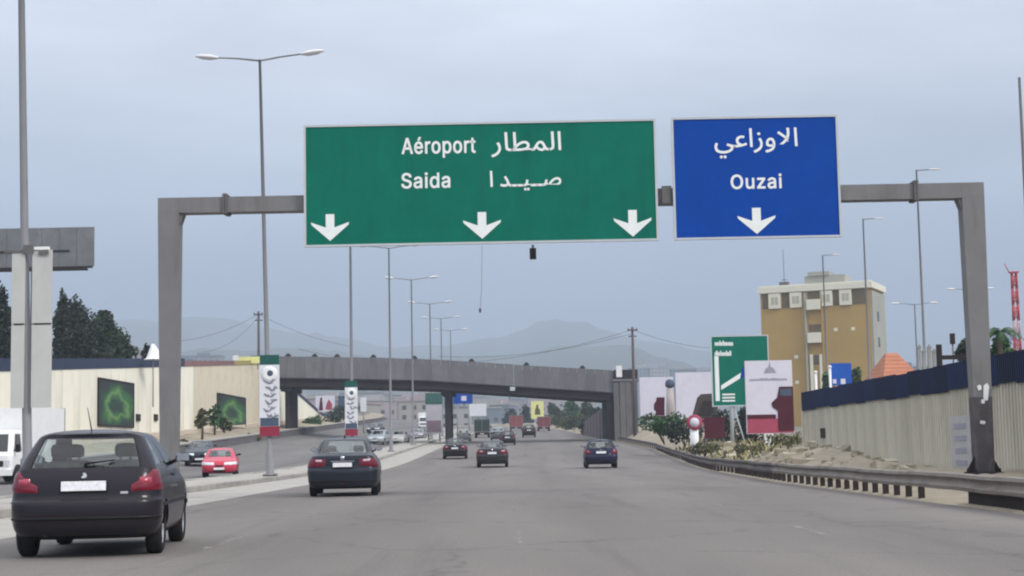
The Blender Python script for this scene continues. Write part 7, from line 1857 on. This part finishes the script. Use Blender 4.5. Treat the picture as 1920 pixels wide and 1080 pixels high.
# box trucks and vans
def wheel_set(b_y, xw, r, parent):
    for y in b_y:
        for sd_ in (-1, 1):
            hb = MB(); hb.tube([(sd_ * (xw - .3), y, r), (sd_ * (xw - .05), y, r)], .1, 8); w = hb.build('wheel', M['steel_dark'], parent)
            tb_ = MB(); tb_.lathe([(r * .55, sd_ * xw), (r * .92, sd_ * xw), (r, sd_ * (xw - .04)), (r, sd_ * (xw - .22)), (r * .9, sd_ * (xw - .26)), (r * .5, sd_ * (xw - .26))], 22, 'X', o=(0, y, r)); tb_.build('tyre', M['rubber'], w)
            rb = MB(); rb.lathe([(r * .56, sd_ * (xw - .01)), (r * .4, sd_ * (xw - .06)), (.01, sd_ * (xw - .03))], 22, 'X', o=(0, y, r)); rb.build('rim', M['rim'], w)
def box_truck(label, x, y, w, L, h, cabh, mcab, mbox, facing=1, cat='truck', cabw=None, group='trucks and vans', name='box_truck', rz=0.0):
    """local frame: tail at y=0, nose at y=L"""
    z = z_land(x, y); sl = math.atan2(z_land(x, y + 4) - z, 4)
    t = thing(name, label, cat, (x, y, z), 0, group)
    if facing > 0: t.rotation_euler = (sl, 0, rz)
    else:
        t.rotation_euler = (-sl, 0, PI + rz); t.location.y = y + L; t.location.z = z_land(x, y + L)
    cw = (cabw or w * .9) / 2; r = .40; yc = L - 1.75
    b = MB(); b.box(-w / 2, 0, .82, w / 2, yc - .14, h); bx = b.build('cargo_box', mbox, t)
    b = MB()
    for sx in (-1, 1):
        b.box(sx * (w / 2 + .002) - .03, -.03, .8, sx * (w / 2 + .002) + .03, .03, h + .02)
    b.box(-w / 2 + .033, -.03, h - .04, w / 2 - .033, .03, h + .021); b.box(-w / 2 + .033, -.03, .79, w / 2 - .033, .03, .86); b.box(-.02, -.02, .862, .02, -.002, h - .042); b.build('door_frame', M['steel'], bx)
    b = MB(); b.box(-w * .36, .1, .50, w * .36, yc, .815); b.build('chassis', M['block'], t)
    b = MB(); rows = []
    for zz, y0, y1, k in ((.42, 0, 1.70, .96), (.60, 0, 1.75, 1), (1.15, 0, 1.72, 1), (1.30, 0, 1.62, .99), (cabh - .12, 0, 1.28, .90), (cabh, .1, 1.1, .80)):
        x_ = cw * k; rows.append([(-x_, yc + y0, zz), (x_, yc + y0, zz), (x_, yc + y1 - .18, zz), (x_ - .16, yc + y1, zz), (-x_ + .16, yc + y1, zz), (-x_, yc + y1 - .18, zz)])
    b.grid(rows, smooth=False, closed=True); b.face(range(6)); b.face([len(b.v) - 6 + i for i in range(6)])
    cab_ = b.build('cab', mcab, t)
    b = MB(); za, zb = 1.33, cabh - .17
    def ys_(zz): return yc + 1.62 - (zz - 1.30) / (cabh - .12 - 1.30) * .34
    b.add([(-cw * .80, ys_(za) + .012, za), (cw * .80, ys_(za) + .012, za), (cw * .72, ys_(zb) + .012, zb), (-cw * .72, ys_(zb) + .012, zb)], [(0, 1, 2, 3)]); b.build('windscreen', M['window_dark'], cab_)
    for sd_ in (-1, 1):
        b = MB(); b.add([(sd_ * (cw + .006), yc + .5, 1.33), (sd_ * (cw + .006), yc + 1.35, 1.33), (sd_ * (cw * .915 + .006), yc + 1.08, zb), (sd_ * (cw * .915 + .006), yc + .5, zb)], [(0, 1, 2, 3)]); b.build('side_window', M['window_dark'], cab_)
        b = MB(); b.cbox((sd_ * (cw + .16), yc + 1.4, 1.45), .16, .08, .32); b.tube([(sd_ * (cw - .05), yc + 1.4, 1.35), (sd_ * (cw + .1), yc + 1.4, 1.4)], .02, 5); b.build('mirror', M['black'], cab_)
        b = MB(); b.box(sd_ * cw * .88 - .13, yc + 1.748, .74, sd_ * cw * .88 + .06, yc + 1.775, .98) if sd_ > 0 else b.box(-cw * .88 - .06, yc + 1.748, .74, -cw * .88 + .13, yc + 1.775, .98); b.build('headlight', M['headlamp'], cab_)
        b = MB(); b.box(sd_ * w * .40 - .1, -.03, .60, sd_ * w * .40 + .1, .05, .76); b.build('taillight', M['tail'], t)
    b = MB(); b.box(-cw * .66, yc + 1.74, .72, cw * .66, yc + 1.765, .96); b.build('grille', M['block'], cab_)
    b = MB(); b.box(-cw, yc + 1.58, .36, cw, yc + 1.83, .60); b.build('bumper', mcab, cab_)
    b = MB(); b.box(-.26, -.02, .52, .26, .08, .63); b.build('licence_plate', M['plate'], t)
    b = MB(); b.box(-.26, yc + 1.832, .43, .26, yc + 1.845, .54); b.build('licence_plate', M['plate'], cab_)
    wheel_set((1.1, yc + 1.05), w / 2 - .06, r, t)
    return t
box_truck('white box truck facing us at the far left edge, on the opposite carriageway', -21.1, 65.0, 2.3, 6.2, 3.15, 2.2, M['white'], M['white'], -1, cabw=1.9, rz=math.radians(-2))
box_truck('dark green box van seen from behind under the bridge', -4.4, 216, 2.1, 5.2, 2.5, 2.0, P_['green'], mat('green_tarpaulin', (.03, .05, .045), .8, .2, 1), 1, 'van', name='box_van')
box_truck('red truck with a pale roof line, farthest vehicle left of the black tall car', 0.3, 300, 2.5, 6.5, 2.9, 2.3, P_['red'], mat('red_truck_body', (.24, .07, .07), .7, .15, .6), 1)
box_truck('red truck under the yellow billboard, right of the black tall car', 5.2, 286, 2.3, 6.0, 2.6, 2.2, P_['red'], mat('dull_red_truck_body', (.19, .05, .055), .7, .15, .6), 1)
box_truck('small white box van far off, between the fourth lamp and the median panel', -17.0, 300, 2.2, 5.6, 3.0, 2.2, M['white'], M['white'], -1, 'van', name='box_van')

# ------------------------------------------------------------------ haze
b = MB(); b.box(-3395, -88, -1.3, 3395, 6250, 440)
hz = b.build('haze', M['white'])
m = bpy.data.materials.new('haze_air'); m.use_nodes = True
t = m.node_tree; t.nodes.clear()
o = N(t, 'ShaderNodeOutputMaterial'); v = N(t, 'ShaderNodeVolumePrincipled')
v.inputs['Color'].default_value = (0.66, 0.77, 0.92, 1)
v.inputs['Density'].default_value = HAZE
v.inputs['Anisotropy'].default_value = 0.0
t.links.new(v.outputs[0], o.inputs['Volume'])
hz.data.materials.clear(); hz.data.materials.append(m)
stuff(hz)
